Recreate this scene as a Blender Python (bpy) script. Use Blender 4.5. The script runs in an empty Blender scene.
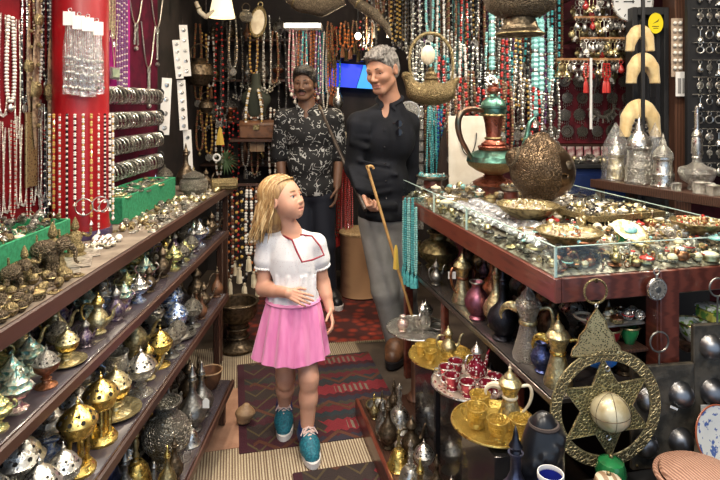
import bpy, math, random
import numpy as np
from mathutils import Vector, Matrix

random.seed(7)
R = math.radians
PI = math.pi
SC = bpy.context.scene
COL = SC.collection
HC = 1.44                      # camera height
F = 560.0                      # focal length in pixels of a 720 wide frame


def pt(px, py, Y):
 """Point at depth Y seen at a pixel of the photograph."""
 return Vector(((px - 360) / F * Y, Y, HC - (py - 104) / F * Y))


def pz(px, py, Z):
 """Point at height Z seen at a pixel of the photograph."""
 Y = (HC - Z) * F / (py - 104)
 return Vector(((px - 360) / F * Y, Y, Z))


ONES = ['', 'first', 'second', 'third', 'fourth', 'fifth', 'sixth', 'seventh', 'eighth', 'ninth', 'tenth', 'eleventh',
  'twelfth', 'thirteenth', 'fourteenth', 'fifteenth', 'sixteenth', 'seventeenth', 'eighteenth', 'nineteenth']
TENS = {2: 'twenti', 3: 'thirti', 4: 'forti', 5: 'fifti', 6: 'sixti', 7: 'seventi', 8: 'eighti', 9: 'nineti'}
TEN2 = {2: 'twenty', 3: 'thirty', 4: 'forty', 5: 'fifty', 6: 'sixty', 7: 'seventy', 8: 'eighty', 9: 'ninety'}


def ordinal(n):
 if n < 20:
  return ONES[n]
 if n % 10 == 0:
  return TENS[n // 10] + 'eth'
 return TEN2[n // 10] + '-' + ONES[n % 10]


# ------------------------------------------------------------------ materials
MATS = {}


def _nodes(name):
 m = bpy.data.materials.new(name)
 m.use_nodes = True
 nt = m.node_tree
 return m, nt, nt.nodes['Principled BSDF']


def rgb(c):
 return (c[0], c[1], c[2], 1.0)


def mat(name, col, col2=None, rough=0.45, metal=0.0, kind='noise', scale=30.0, lo=0.42, hi=0.6, bump=0.0, bscale=None,
  coat=0.0, spec=0.5, detail=4.0, rough2=None, stretch=None, dist=0.0, sheen=0.0):
 """Principled material whose two colours are mixed by a noise, voronoi or wave pattern in object space."""
 if name in MATS:
  return MATS[name]
 m, nt, b = _nodes(name)
 N, L = nt.nodes, nt.links
 b.inputs['Roughness'].default_value = rough
 b.inputs['Metallic'].default_value = metal
 b.inputs['Coat Weight'].default_value = coat
 b.inputs['Specular IOR Level'].default_value = spec
 if sheen:
  b.inputs['Sheen Weight'].default_value = sheen
 if col2 is None:
  b.inputs['Base Color'].default_value = rgb(col)
  if not bump:
   MATS[name] = m
   return m
  col2 = col
 tc = N.new('ShaderNodeTexCoord')
 src = tc.outputs['Object']
 if stretch:
  mp = N.new('ShaderNodeMapping')
  mp.inputs['Scale'].default_value = stretch
  L.new(src, mp.inputs['Vector'])
  src = mp.outputs['Vector']
 if kind in ('noise',):
  t = N.new('ShaderNodeTexNoise')
  t.inputs['Scale'].default_value = scale
  t.inputs['Detail'].default_value = detail
  t.inputs['Distortion'].default_value = dist
  fac = t.outputs['Fac']
 elif kind == 'wave':
  t = N.new('ShaderNodeTexWave')
  t.inputs['Scale'].default_value = scale
  t.inputs['Distortion'].default_value = dist
  t.inputs['Detail'].default_value = detail
  fac = t.outputs['Fac']
 else:
  t = N.new('ShaderNodeTexVoronoi')
  t.feature = {'edge': 'DISTANCE_TO_EDGE', 'cell': 'F1', 'dots': 'F1'}[kind]
  t.inputs['Scale'].default_value = scale
  fac = t.outputs['Distance']
 L.new(src, t.inputs['Vector'])
 rp = N.new('ShaderNodeMapRange')
 rp.inputs['From Min'].default_value = lo
 rp.inputs['From Max'].default_value = hi
 L.new(fac, rp.inputs['Value'])
 mx = N.new('ShaderNodeMix')
 mx.data_type = 'RGBA'
 mx.inputs['A'].default_value = rgb(col)
 mx.inputs['B'].default_value = rgb(col2)
 L.new(rp.outputs['Result'], mx.inputs['Factor'])
 L.new(mx.outputs['Result'], b.inputs['Base Color'])
 if rough2 is not None:
  mr = N.new('ShaderNodeMapRange')
  mr.inputs['To Min'].default_value = rough
  mr.inputs['To Max'].default_value = rough2
  L.new(rp.outputs['Result'], mr.inputs['Value'])
  L.new(mr.outputs['Result'], b.inputs['Roughness'])
 if bump:
  bp = N.new('ShaderNodeBump')
  bp.inputs['Strength'].default_value = bump
  bp.inputs['Distance'].default_value = 0.004
  if bscale:
   t2 = N.new('ShaderNodeTexNoise')
   t2.inputs['Scale'].default_value = bscale
   L.new(src, t2.inputs['Vector'])
   L.new(t2.outputs['Fac'], bp.inputs['Height'])
  else:
   L.new(rp.outputs['Result'], bp.inputs['Height'])
  L.new(bp.outputs['Normal'], b.inputs['Normal'])
 MATS[name] = m
 return m


def glow(name, col, strength):
 m, nt, b = _nodes(name)
 b.inputs['Base Color'].default_value = rgb(col)
 b.inputs['Emission Color'].default_value = rgb(col)
 b.inputs['Emission Strength'].default_value = strength
 return m


def thin_glass(name, tint=(0.93, 0.98, 0.96), refl=1.0, rough=0.03, wrinkle=0.0, add=0.04, milk=0.0):
 m, nt, b = _nodes(name)
 N, L = nt.nodes, nt.links
 N.remove(b)
 out = [n for n in N if n.type == 'OUTPUT_MATERIAL'][0]
 tr = N.new('ShaderNodeBsdfTransparent')
 tr.inputs['Color'].default_value = rgb(tint)
 gl = N.new('ShaderNodeBsdfGlossy')
 gl.inputs['Roughness'].default_value = rough
 gl.inputs['Color'].default_value = (refl, refl, refl, 1)
 fr = N.new('ShaderNodeLayerWeight')
 fr.inputs['Blend'].default_value = 0.5
 pw = N.new('ShaderNodeMath')
 pw.operation = 'POWER'
 pw.inputs[1].default_value = 5.0
 L.new(fr.outputs['Facing'], pw.inputs[0])
 mx = N.new('ShaderNodeMixShader')
 ad = N.new('ShaderNodeMath')
 ad.operation = 'MULTIPLY_ADD'
 ad.inputs[1].default_value = 0.75
 ad.inputs[2].default_value = 0.03 + add
 L.new(pw.outputs[0], ad.inputs[0])
 L.new(ad.outputs[0], mx.inputs['Fac'])
 L.new(tr.outputs[0], mx.inputs[1])
 L.new(gl.outputs[0], mx.inputs[2])
 if wrinkle:
  tc = N.new('ShaderNodeTexCoord')
  t = N.new('ShaderNodeTexNoise')
  t.inputs['Scale'].default_value = 26
  t.inputs['Distortion'].default_value = 1.5
  bp = N.new('ShaderNodeBump')
  bp.inputs['Strength'].default_value = wrinkle
  bp.inputs['Distance'].default_value = 0.02
  L.new(tc.outputs['Object'], t.inputs['Vector'])
  L.new(t.outputs['Fac'], bp.inputs['Height'])
  L.new(bp.outputs['Normal'], gl.inputs['Normal'])
  L.new(bp.outputs['Normal'], fr.inputs['Normal'])
 if milk:
  df = N.new('ShaderNodeBsdfDiffuse')
  df.inputs['Color'].default_value = (0.85, 0.85, 0.84, 1)
  m2 = N.new('ShaderNodeMixShader')
  m2.inputs['Fac'].default_value = milk
  L.new(mx.outputs[0], m2.inputs[1])
  L.new(df.outputs[0], m2.inputs[2])
  mx = m2
 L.new(mx.outputs[0], out.inputs['Surface'])
 MATS[name] = m
 return m


# ------------------------------------------------------------------ mesh builder
class MB:
 def __init__(self):
  self.v, self.f, self.m = [], [], []

 def add(self, verts, faces, mi=0, T=None):
  o = len(self.v)
  if T is not None:
   verts = [T @ Vector(p) for p in verts]
  self.v.extend(tuple(p) for p in verts)
  self.f.extend(tuple(i + o for i in f) for f in faces)
  self.m.extend([mi] * len(faces))
  return self

 def box(self, lo, hi, mi=0, T=None, bev=0.0):
  x0, y0, z0 = lo
  x1, y1, z1 = hi
  if bev <= 0:
   v = [(x0, y0, z0), (x1, y0, z0), (x1, y1, z0), (x0, y1, z0), (x0, y0, z1), (x1, y0, z1), (x1, y1, z1), (x0, y1, z1)]
   f = [(0, 3, 2, 1), (4, 5, 6, 7), (0, 1, 5, 4), (1, 2, 6, 5), (2, 3, 7, 6), (3, 0, 4, 7)]
   return self.add(v, f, mi, T)
  b = min(bev, (x1 - x0) / 2.01, (y1 - y0) / 2.01, (z1 - z0) / 2.01)
  prof = [(b, z0), (0, z0 + b), (0, z1 - b), (b, z1)]
  v, f = [], []
  for ins, z in prof:
   c = b
   X0, X1, Y0, Y1 = x0 + ins, x1 - ins, y0 + ins, y1 - ins
   v += [(X0 + c, Y0, z), (X1 - c, Y0, z), (X1, Y0 + c, z), (X1, Y1 - c, z), (X1 - c, Y1, z), (X0 + c, Y1, z), (X0, Y1 - c, z), (X0, Y0 + c, z)]
  for k in range(3):
   for i in range(8):
    j = (i + 1) % 8
    f.append((k * 8 + i, k * 8 + j, k * 8 + 8 + j, k * 8 + 8 + i))
  f.append(tuple(range(7, -1, -1)))
  f.append(tuple(range(24, 32)))
  return self.add(v, f, mi, T)

 def lathe(self, prof, segs=20, mi=0, T=None, flute=0, amp=0.0):
  v, f, rings = [], [], []
  for r, z in prof:
   if r < 1e-5:
    rings.append([len(v)])
    v.append((0, 0, z))
   else:
    s = len(v)
    for i in range(segs):
     a = 2 * PI * i / segs
     rr = r * (1 + (amp * math.cos(flute * a) if flute else 0))
     v.append((rr * math.cos(a), rr * math.sin(a), z))
    rings.append(list(range(s, s + segs)))
  for a, b in zip(rings, rings[1:]):
   if len(a) == 1 and len(b) == 1:
    continue
   for i in range(segs):
    j = (i + 1) % segs
    if len(a) == 1:
     f.append((a[0], b[j], b[i]))
    elif len(b) == 1:
     f.append((a[i], a[j], b[0]))
    else:
     f.append((a[i], a[j], b[j], b[i]))
  if len(rings[0]) > 1:
   f.append(tuple(reversed(rings[0])))
  if len(rings[-1]) > 1:
   f.append(tuple(rings[-1]))
  return self.add(v, f, mi, T)

 def ball(self, c, r, mi=0, segs=8, rings=5, sc=(1, 1, 1), T=None):
  prof = [(math.sin(PI * i / rings) * r, -math.cos(PI * i / rings) * r) for i in range(rings + 1)]
  prof[0] = (0, -r)
  prof[-1] = (0, r)
  M = Matrix.Translation(c) @ Matrix.Diagonal((*sc, 1))
  if T is not None:
   M = T @ M
  return self.lathe(prof, segs, mi, M)

 def tube(self, pts, r, segs=8, mi=0, T=None, closed=False, flat=1.0):
  pts = [Vector(p) for p in pts]
  n = len(pts)
  rad = list(r) if isinstance(r, (list, tuple)) else [r] * n
  if 3 <= n <= 10 and not closed and segs >= 6:
   P, Q, S = [pts[0] * 2 - pts[1]] + pts + [pts[-1] * 2 - pts[-2]], [], []
   for i in range(n - 1):
    a, b, c, d = P[i:i + 4]
    for k in range(4):
     t = k / 4
     Q.append((b * 2 + (c - a) * t + (a * 2 - b * 5 + c * 4 - d) * t * t + (b * 3 - a - c * 3 + d) * t ** 3) * 0.5)
     S.append(rad[i] + (rad[i + 1] - rad[i]) * t)
   pts, rad = Q + [pts[-1]], S + [rad[-1]]
   n = len(pts)
  v, f = [], []
  up = None
  for i, p in enumerate(pts):
   a = pts[(i - 1) % n] if (closed or i > 0) else p
   b = pts[(i + 1) % n] if (closed or i < n - 1) else p
   d = (b - a)
   d = d.normalized() if d.length > 1e-9 else Vector((0, 0, 1))
   if up is None:
    up = Vector((0, 0, 1)) if abs(d.z) < 0.9 else Vector((0, 1, 0))
   x = d.cross(up)
   x = x.normalized() if x.length > 1e-6 else d.orthogonal().normalized()
   up = x.cross(d).normalized()
   for k in range(segs):
    t = 2 * PI * k / segs
    v.append(p + x * (math.cos(t) * rad[i]) + up * (math.sin(t) * rad[i] * flat))
  m = n if closed else n - 1
  for i in range(m):
   for k in range(segs):
    k2 = (k + 1) % segs
    i2 = (i + 1) % n
    f.append((i * segs + k, i2 * segs + k, i2 * segs + k2, i * segs + k2))
  if not closed:
   f.append(tuple(range(segs)))
   f.append(tuple(reversed(range((n - 1) * segs, n * segs))))
  return self.add(v, f, mi, T)

 def torus(self, Rr, r, segs=24, ts=8, mi=0, T=None, arc=None):
  n = segs
  if arc:
   pts = [(Rr * math.cos(arc[0] + (arc[1] - arc[0]) * i / n), Rr * math.sin(arc[0] + (arc[1] - arc[0]) * i / n), 0) for i in range(n + 1)]
   return self.tube(pts, r, ts, mi, T)
  return self.tube([(Rr * math.cos(2 * PI * i / n), Rr * math.sin(2 * PI * i / n), 0) for i in range(n)], r, ts, mi, T, closed=True)

 def prism(self, poly, z0, z1, mi=0, T=None):
  n = len(poly)
  v = [(x, y, z0) for x, y in poly] + [(x, y, z1) for x, y in poly]
  f = [tuple(reversed(range(n))), tuple(range(n, 2 * n))]
  f += [(i, (i + 1) % n, n + (i + 1) % n, n + i) for i in range(n)]
  return self.add(v, f, mi, T)

 def mesh(self, name, mats, angle=38, smooth=True):
  me = bpy.data.meshes.new(name)
  me.from_pydata(self.v, [], self.f)
  for m in (mats if isinstance(mats, (list, tuple)) else [mats]):
   me.materials.append(m)
  me.polygons.foreach_set('material_index', self.m)
  if smooth:
   me.polygons.foreach_set('use_smooth', [True] * len(self.f))
   me.update()
   me.set_sharp_from_angle(angle=R(angle))
  me.update()
  return me

 def build(self, name, mats, parent=None, angle=38, smooth=True, loc=None):
  return link(name, self.mesh(name, mats, angle, smooth), parent, loc)


def link(name, me, parent=None, loc=None):
 o = bpy.data.objects.new(name, me)
 COL.objects.link(o)
 if parent is not None:
  o.parent = parent
 if loc is not None:
  o.location = loc
 return o


KIDS = {}


def tag(o, label=None, cat=None, group=None, kind=None, order=None):
 if label:
  o['label'] = label
 if cat:
  o['category'] = cat
 if group:
  o['group'] = group
 if kind:
  o['kind'] = kind
 if label and '{n}' in label:
  ORD.append((label, o, order or (lambda q: q.y)))
 return o


ORD = []


def empty(name, loc=(0, 0, 0), rz=0.0, label=None, cat=None, group=None, order=None):
 o = link(name, None, None, loc)
 o.empty_display_size = 0.05
 o.rotation_euler = (0, 0, rz)
 tag(o, label, cat, group, None, order)
 return o


def struct(name, mb, m, smooth=False):
 o = mb.build(name, m, smooth=smooth)
 o['kind'] = 'structure'
 return o


def children_of(o):
 return [c for c in COL.objects if c.parent == o] if o.name not in KIDS else [bpy.data.objects[n] for n in KIDS[o.name]]


def copy_tree(o, parent=None):
 c = o.copy()
 for k in list(c.keys()):
  if parent is None and k in ('label', 'category', 'group', 'kind'):
   del c[k]
 COL.objects.link(c)
 c.parent = parent
 for ch in children_of(o):
  copy_tree(ch, c)
 return c


class Kind:
 """Builds a thing once, then hands out copies of it (the first call hands out the original)."""
 store = {}

 @classmethod
 def make(cls, key, builder, loc, rz=0.0, sc=1.0, label=None, cat=None, group=None, order=None, rot=None):
  if key not in cls.store:
   o = builder()
   cls.store[key] = o
   stack = [o]
   while stack:
    q = stack.pop()
    KIDS[q.name] = [c.name for c in COL.objects if c.parent == q]
    stack += [bpy.data.objects[n] for n in KIDS[q.name]]
  else:
   o = copy_tree(cls.store[key])
  o.location = loc
  o.rotation_euler = rot if rot is not None else (0, 0, rz)
  o.scale = (sc, sc, sc) if not isinstance(sc, (tuple, list)) else sc
  tag(o, label, cat, group, None, order)
  return o


def relax(items, x0, x1, y0, y1, it=160):
 """items: [x, y, r]; push circles apart inside a rectangle."""
 for _ in range(it):
  for i in range(len(items)):
   a = items[i]
   for j in range(i + 1, len(items)):
    b = items[j]
    dx, dy = b[0] - a[0], b[1] - a[1]
    d = math.hypot(dx, dy) or 1e-4
    need = a[2] + b[2] - d
    if need > 0:
     ux, uy = dx / d * need * 0.5, dy / d * need * 0.5
     a[0] -= ux
     a[1] -= uy
     b[0] += ux
     b[1] += uy
   a[0] = min(max(a[0], x0 + a[2]), x1 - a[2])
   a[1] = min(max(a[1], y0 + a[2]), y1 - a[2])
 return items


def thin_out(items, keep=0, tol=0.45):
 """Drop the later of two items that still overlap by more than a share of the smaller radius."""
 out = []
 for k, q in enumerate(items):
  if all(math.hypot(q[0] - o[0], q[1] - o[1]) > q[2] + o[2] - tol * min(q[2], o[2]) for o in out):
   out.append(q)
 return out


# ------------------------------------------------------------------ signed distance modelling (bodies, clothes)
class Field:
 def __init__(self, lo, hi, h):
  self.lo, self.h = np.array(lo, float), h
  self.n = [int(math.ceil((hi[i] - lo[i]) / h)) + 1 for i in range(3)]
  self.f = np.full(self.n, 0.25, np.float32)

 def _reg(self, c0, c1, m):
  i0 = [max(0, int((c0[i] - m - self.lo[i]) / self.h)) for i in range(3)]
  i1 = [min(self.n[i], int((c1[i] + m - self.lo[i]) / self.h) + 2) for i in range(3)]
  if any(i1[i] <= i0[i] for i in range(3)):
   return None
  ax = [(self.lo[i] + self.h * np.arange(i0[i], i1[i])).astype(np.float32) for i in range(3)]
  X, Y, Z = np.meshgrid(*ax, indexing='ij', sparse=True)
  return tuple(slice(i0[i], i1[i]) for i in range(3)), X, Y, Z

 def _mix(self, sl, d, k, sub):
  g = self.f[sl]
  if sub:
   if k <= 0:
    self.f[sl] = np.maximum(g, -d)
   else:
    h = np.clip(0.5 - 0.5 * (g + d) / k, 0, 1)
    self.f[sl] = g + (-d - g) * h + k * h * (1 - h)
  else:
   if k <= 0:
    self.f[sl] = np.minimum(g, d)
   else:
    h = np.clip(0.5 + 0.5 * (d - g) / k, 0, 1)
    self.f[sl] = g + (d - g) * (1 - h) - k * h * (1 - h)

 def cone(self, a, b, r0, r1=None, k=0.02, sub=False):
  r1 = r0 if r1 is None else r1
  a, b = np.array(a, float), np.array(b, float)
  rm = max(r0, r1)
  q = self._reg(np.minimum(a, b) - rm, np.maximum(a, b) + rm, k + 0.012)
  if q is None:
   return self
  sl, X, Y, Z = q
  ab = b - a
  L2 = float(ab @ ab) + 1e-12
  t = np.clip(((X - a[0]) * ab[0] + (Y - a[1]) * ab[1] + (Z - a[2]) * ab[2]) / L2, 0, 1)
  d = np.sqrt((X - a[0] - t * ab[0]) ** 2 + (Y - a[1] - t * ab[1]) ** 2 + (Z - a[2] - t * ab[2]) ** 2) - (r0 + (r1 - r0) * t)
  self._mix(sl, d.astype(np.float32), k, sub)
  return self

 def ell(self, c, r, Rm=None, k=0.02, sub=False):
  c = np.array(c, float)
  rm = max(r)
  q = self._reg(c - rm, c + rm, k + 0.012)
  if q is None:
   return self
  sl, X, Y, Z = q
  x, y, z = X - c[0], Y - c[1], Z - c[2]
  if Rm is not None:
   x, y, z = (Rm[0][0] * x + Rm[1][0] * y + Rm[2][0] * z, Rm[0][1] * x + Rm[1][1] * y + Rm[2][1] * z, Rm[0][2] * x + Rm[1][2] * y + Rm[2][2] * z)
  k0 = np.sqrt((x / r[0]) ** 2 + (y / r[1]) ** 2 + (z / r[2]) ** 2)
  k1 = np.sqrt((x / r[0] ** 2) ** 2 + (y / r[1] ** 2) ** 2 + (z / r[2] ** 2) ** 2) + 1e-9
  d = k0 * (k0 - 1.0) / k1
  self._mix(sl, d.astype(np.float32), k, sub)
  return self

 def half(self, p, n):
  """Cut away everything on the side that the normal points to."""
  ax = [(self.lo[i] + self.h * np.arange(self.n[i])).astype(np.float32) for i in range(3)]
  X, Y, Z = np.meshgrid(*ax, indexing='ij', sparse=True)
  l = math.sqrt(sum(q * q for q in n))
  d = ((X - p[0]) * n[0] + (Y - p[1]) * n[1] + (Z - p[2]) * n[2]) / l
  self.f = np.maximum(self.f, d.astype(np.float32))
  return self

 def net(self):
  f = self.f
  s = f < 0
  c = np.zeros([n - 1 for n in f.shape], np.int8)
  offs = [(i, j, k) for i in (0, 1) for j in (0, 1) for k in (0, 1)]
  nx, ny, nz = f.shape
  for i, j, k in offs:
   c += s[i:nx - 1 + i, j:ny - 1 + j, k:nz - 1 + k]
  act = (c > 0) & (c < 8)
  ai = np.argwhere(act)
  idx = np.full(act.shape, -1, np.int64)
  idx[act] = np.arange(len(ai))
  pos = np.zeros((len(ai), 3))
  cnt = np.zeros(len(ai))
  for a in offs:
   for d in range(3):
    if a[d]:
     continue
    b = list(a)
    b[d] = 1
    fa = f[ai[:, 0] + a[0], ai[:, 1] + a[1], ai[:, 2] + a[2]]
    fb = f[ai[:, 0] + b[0], ai[:, 1] + b[1], ai[:, 2] + b[2]]
    cr = (fa < 0) != (fb < 0)
    t = np.where(cr, fa / np.where(cr, fa - fb, 1), 0)
    p = np.repeat(np.array(a, float)[None], len(ai), 0)
    p[:, d] += t
    pos += p * cr[:, None]
    cnt += cr
  V = self.lo + self.h * (ai + pos / cnt[:, None])
  Q = []
  for d in range(3):
   o1, o2 = [(1, 2), (2, 0), (0, 1)][d]
   sa = [slice(None)] * 3
   sb = [slice(None)] * 3
   sa[d] = slice(0, -1)
   sb[d] = slice(1, None)
   cr = s[tuple(sa)] != s[tuple(sb)]
   e = np.argwhere(cr)
   e = e[(e[:, o1] > 0) & (e[:, o2] > 0) & (e[:, o1] < f.shape[o1] - 1) & (e[:, o2] < f.shape[o2] - 1)]
   q = []
   for u, w in ((-1, -1), (0, -1), (0, 0), (-1, 0)):
    g = e.copy()
    g[:, o1] += u
    g[:, o2] += w
    q.append(idx[g[:, 0], g[:, 1], g[:, 2]])
   q = np.stack(q, 1)
   ins = s[e[:, 0], e[:, 1], e[:, 2]]
   q[~ins] = q[~ins][:, ::-1]
   Q.append(q)
  return V, np.concatenate(Q)

 def build(self, name, mats, parent=None, origin=(0, 0, 0), paint=None, relaxn=1):
  V, Q = self.net()
  V = V - np.array(origin)
  for _ in range(relaxn):                       # light smoothing over quad edges
   acc = np.zeros_like(V)
   cn = np.zeros(len(V))
   for i in range(4):
    np.add.at(acc, Q[:, i], V[Q[:, (i + 1) % 4]])
    np.add.at(cn, Q[:, i], 1)
   V = V * 0.45 + 0.55 * acc / np.maximum(cn, 1)[:, None]
  me = bpy.data.meshes.new(name)
  me.from_pydata(V.tolist(), [], Q.tolist())
  for m in (mats if isinstance(mats, (list, tuple)) else [mats]):
   me.materials.append(m)
  if paint is not None:
   C = V[Q].mean(1) + np.array(origin)
   me.polygons.foreach_set('material_index', paint(C).astype(np.int32))
  me.polygons.foreach_set('use_smooth', [True] * len(Q))
  me.update()
  return link(name, me, parent)
# ------------------------------------------------------------------ palette
def metal(name, c, dark=0.35, rough=0.3, scale=45, kind='noise', bump=0.25, lo=0.38, hi=0.62):
 d = tuple(x * dark for x in c)
 return mat(name, c, d, rough=rough, metal=1.0, kind=kind, scale=scale, lo=lo, hi=hi, bump=bump, rough2=min(1, rough + 0.25))


gold = metal('gold', (0.96, 0.69, 0.20), 0.55, 0.2, 60)
gold_eng = metal('gold engraved', (0.98, 0.72, 0.20), 0.5, 0.2, 150, 'edge', 0.8, 0.0, 0.12)
palegold = metal('pale gold', (0.90, 0.78, 0.45), 0.45, 0.28, 70)
brass = metal('old brass', (0.50, 0.40, 0.20), 0.35, 0.36, 50)
brass_eng = metal('engraved brass', (0.42, 0.33, 0.17), 0.40, 0.38, 170, 'edge', 0.5, 0.0, 0.18)
silver = metal('silver', (0.90, 0.87, 0.80), 0.5, 0.2, 50)
silver_eng = metal('engraved silver', (0.92, 0.88, 0.79), 0.40, 0.19, 120, 'edge', 0.9, 0.0, 0.14)
pewter = metal('pewter', (0.38, 0.37, 0.34), 0.4, 0.34, 40)
pewter_eng = metal('engraved pewter', (0.46, 0.43, 0.36), 0.36, 0.30, 115, 'edge', 0.9, 0.0, 0.14)
bronze = metal('dark bronze', (0.20, 0.15, 0.10), 0.35, 0.4, 45)
bronze_eng = metal('engraved dark bronze', (0.24, 0.19, 0.13), 0.35, 0.42, 130, 'edge', 0.7, 0.0, 0.2)
blackm = metal('black metal', (0.06, 0.06, 0.075), 0.5, 0.32, 30, bump=0.1)
bluem = metal('blue metal', (0.12, 0.15, 0.34), 0.5, 0.3, 40)
pinkm = metal('pink metal', (0.42, 0.16, 0.22), 0.6, 0.34, 40, bump=0.1)
copper = metal('copper', (0.55, 0.24, 0.13), 0.4, 0.3, 50)
coppertint = metal('copper red', (0.52, 0.17, 0.11), 0.5, 0.26, 40)
greenm = metal('green patina', (0.16, 0.34, 0.26), 0.45, 0.3, 30)
verdigris = metal('verdigris brass', (0.58, 0.50, 0.28), 0.45, 0.42, 70, bump=0.4)
hole = mat('pierced hole', (0.012, 0.010, 0.008), rough=0.9)
gold_pc = mat('pierced gold', (0.02, 0.012, 0.004), (0.94, 0.68, 0.21), rough=0.28, metal=1, kind='dots', scale=75, lo=0.20, hi=0.26, bump=0.5)
silver_pc = mat('pierced silver', (0.02, 0.018, 0.015), (0.80, 0.76, 0.68), rough=0.3, metal=1, kind='dots', scale=80, lo=0.20, hi=0.27, bump=0.5)
brass_pc = mat('pierced old brass', (0.02, 0.016, 0.01), (0.86, 0.68, 0.34), rough=0.32, metal=1, kind='dots', scale=190, lo=0.26, hi=0.36, bump=0.8)
en_teal = mat('teal enamel', (0.16, 0.42, 0.40), (0.72, 0.70, 0.52), rough=0.25, metal=0.75, scale=60, lo=0.42, hi=0.55, bump=0.3)
en_blue = mat('blue enamel', (0.10, 0.20, 0.48), (0.66, 0.70, 0.74), rough=0.25, metal=0.75, scale=65, lo=0.42, hi=0.56, bump=0.3)
en_green = mat('green gold enamel', (0.22, 0.34, 0.16), (0.80, 0.66, 0.28), rough=0.26, metal=0.8, scale=60, lo=0.40, hi=0.56, bump=0.3)
en_pink = mat('rose enamel', (0.42, 0.16, 0.20), (0.78, 0.70, 0.55), rough=0.26, metal=0.75, scale=60, lo=0.42, hi=0.56, bump=0.3)
en_purple = mat('purple enamel', (0.10, 0.06, 0.14), (0.36, 0.30, 0.30), rough=0.28, metal=0.75, scale=55, lo=0.42, hi=0.6, bump=0.3)
redwhite = mat('red enamel on silver', (0.78, 0.72, 0.70), (0.24, 0.012, 0.03), rough=0.22, metal=0.45, kind='dots', scale=62, lo=0.30, hi=0.36, bump=0.3)
mahog = mat('mahogany wood', (0.15, 0.036, 0.022), (0.085, 0.020, 0.013), rough=0.32, kind='wave', scale=4, dist=6, lo=0.2, hi=0.9, coat=0.25, stretch=(1.5, 1.5, 12))
darkwood = mat('dark wood', (0.085, 0.04, 0.026), (0.035, 0.017, 0.012), rough=0.36, kind='wave', scale=3, dist=7, lo=0.1, hi=0.9, coat=0.2, stretch=(10, 1, 10))
brownwood = mat('brown wood', (0.13, 0.06, 0.035), (0.07, 0.03, 0.018), rough=0.45, kind='wave', scale=3, dist=5, lo=0.1, hi=0.9, stretch=(6, 6, 1))
barwood = mat('light brown wood', (0.42, 0.22, 0.10), (0.27, 0.13, 0.05), rough=0.5, kind='wave', scale=3, dist=5, stretch=(1, 8, 8))
rimw = mat('shelf edge wood', (0.075, 0.033, 0.022), (0.042, 0.018, 0.013), rough=0.4, kind='wave', scale=3, dist=5, lo=0.1, hi=0.9, stretch=(9, 1, 9))
black = mat('black board', (0.012, 0.012, 0.013), rough=0.55)
darkpaint = mat('dark painted wall', (0.030, 0.022, 0.020), (0.016, 0.013, 0.012), rough=0.8, scale=6)
redvel = mat('crimson velvet', (0.19, 0.003, 0.007), (0.09, 0.002, 0.005), rough=0.85, scale=9, lo=0.35, hi=0.7, bump=0.15, bscale=40, spec=0.2)
redsatin = mat('red satin', (0.38, 0.005, 0.010), (0.24, 0.003, 0.007), rough=0.38, scale=4, bump=0.3, bscale=9)
maroon = mat('maroon velvet', (0.11, 0.004, 0.024), (0.055, 0.003, 0.015), rough=0.85, scale=9, spec=0.2)
magenta = mat('magenta velvet', (0.42, 0.015, 0.21), (0.26, 0.01, 0.13), rough=0.8, scale=9, spec=0.2)
darkred = mat('dark red velvet', (0.15, 0.008, 0.016), (0.07, 0.004, 0.010), rough=0.85, scale=9)
greenfelt = mat('green felt', (0.028, 0.27, 0.12), (0.018, 0.19, 0.08), rough=0.85, scale=70, bump=0.15)
cream = mat('cream card', (0.74, 0.68, 0.56), (0.66, 0.59, 0.47), rough=0.7, scale=12)
whitec = mat('white card', (0.80, 0.78, 0.74), rough=0.6)
ivory = mat('ivory', (0.78, 0.70, 0.52), (0.62, 0.52, 0.36), rough=0.4, scale=14)
tan = mat('tan velvet', (0.66, 0.50, 0.25), (0.56, 0.40, 0.18), rough=0.75, scale=16, sheen=0.3)
strawc = mat('woven straw', (0.42, 0.24, 0.12), (0.16, 0.07, 0.04), rough=0.7, kind='wave', scale=16, dist=0.5, lo=0.3, hi=0.7, bump=0.4, stretch=(0.05, 0.05, 1))
strawtop = mat('pale straw', (0.58, 0.40, 0.20), (0.36, 0.22, 0.10), rough=0.75, scale=60, bump=0.3)
basketp = mat('pink brown wicker', (0.48, 0.27, 0.19), (0.24, 0.12, 0.08), rough=0.6, kind='wave', scale=40, dist=3, lo=0.3, hi=0.7, bump=0.5)
leather = mat('brown leather', (0.17, 0.075, 0.035), (0.09, 0.04, 0.02), rough=0.45, scale=18, bump=0.2)
tanleath = mat('tan leather', (0.34, 0.22, 0.12), (0.24, 0.14, 0.07), rough=0.5, scale=14, bump=0.2)
blackplas = mat('black plastic wrap', (0.010, 0.010, 0.012), rough=0.3, bump=0.5, bscale=14)
bluesign = glow('blue backlit sign', (0.012, 0.045, 0.70), 0.9)
lightsign = glow('light blue backlit sign', (0.03, 0.30, 0.80), 1.0)
MATS['bluesign'] = bluesign
stone_t = mat('turquoise bead', (0.09, 0.42, 0.42), (0.05, 0.27, 0.30), rough=0.25, scale=90, coat=0.4)
stone_lt = mat('pale turquoise bead', (0.33, 0.66, 0.62), (0.18, 0.45, 0.44), rough=0.25, scale=90, coat=0.4)
stone_b = mat('blue bead', (0.03, 0.08, 0.30), rough=0.2, coat=0.4)
stone_r = mat('coral bead', (0.46, 0.035, 0.03), rough=0.25, coat=0.4)
stone_o = mat('orange bead', (0.52, 0.16, 0.04), rough=0.3, coat=0.4)
stone_w = mat('white bead', (0.78, 0.74, 0.66), rough=0.25, coat=0.5)
stone_k = mat('black bead', (0.015, 0.014, 0.016), rough=0.2, coat=0.5)
stone_p = mat('purple bead', (0.22, 0.10, 0.24), rough=0.22, coat=0.5)
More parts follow.
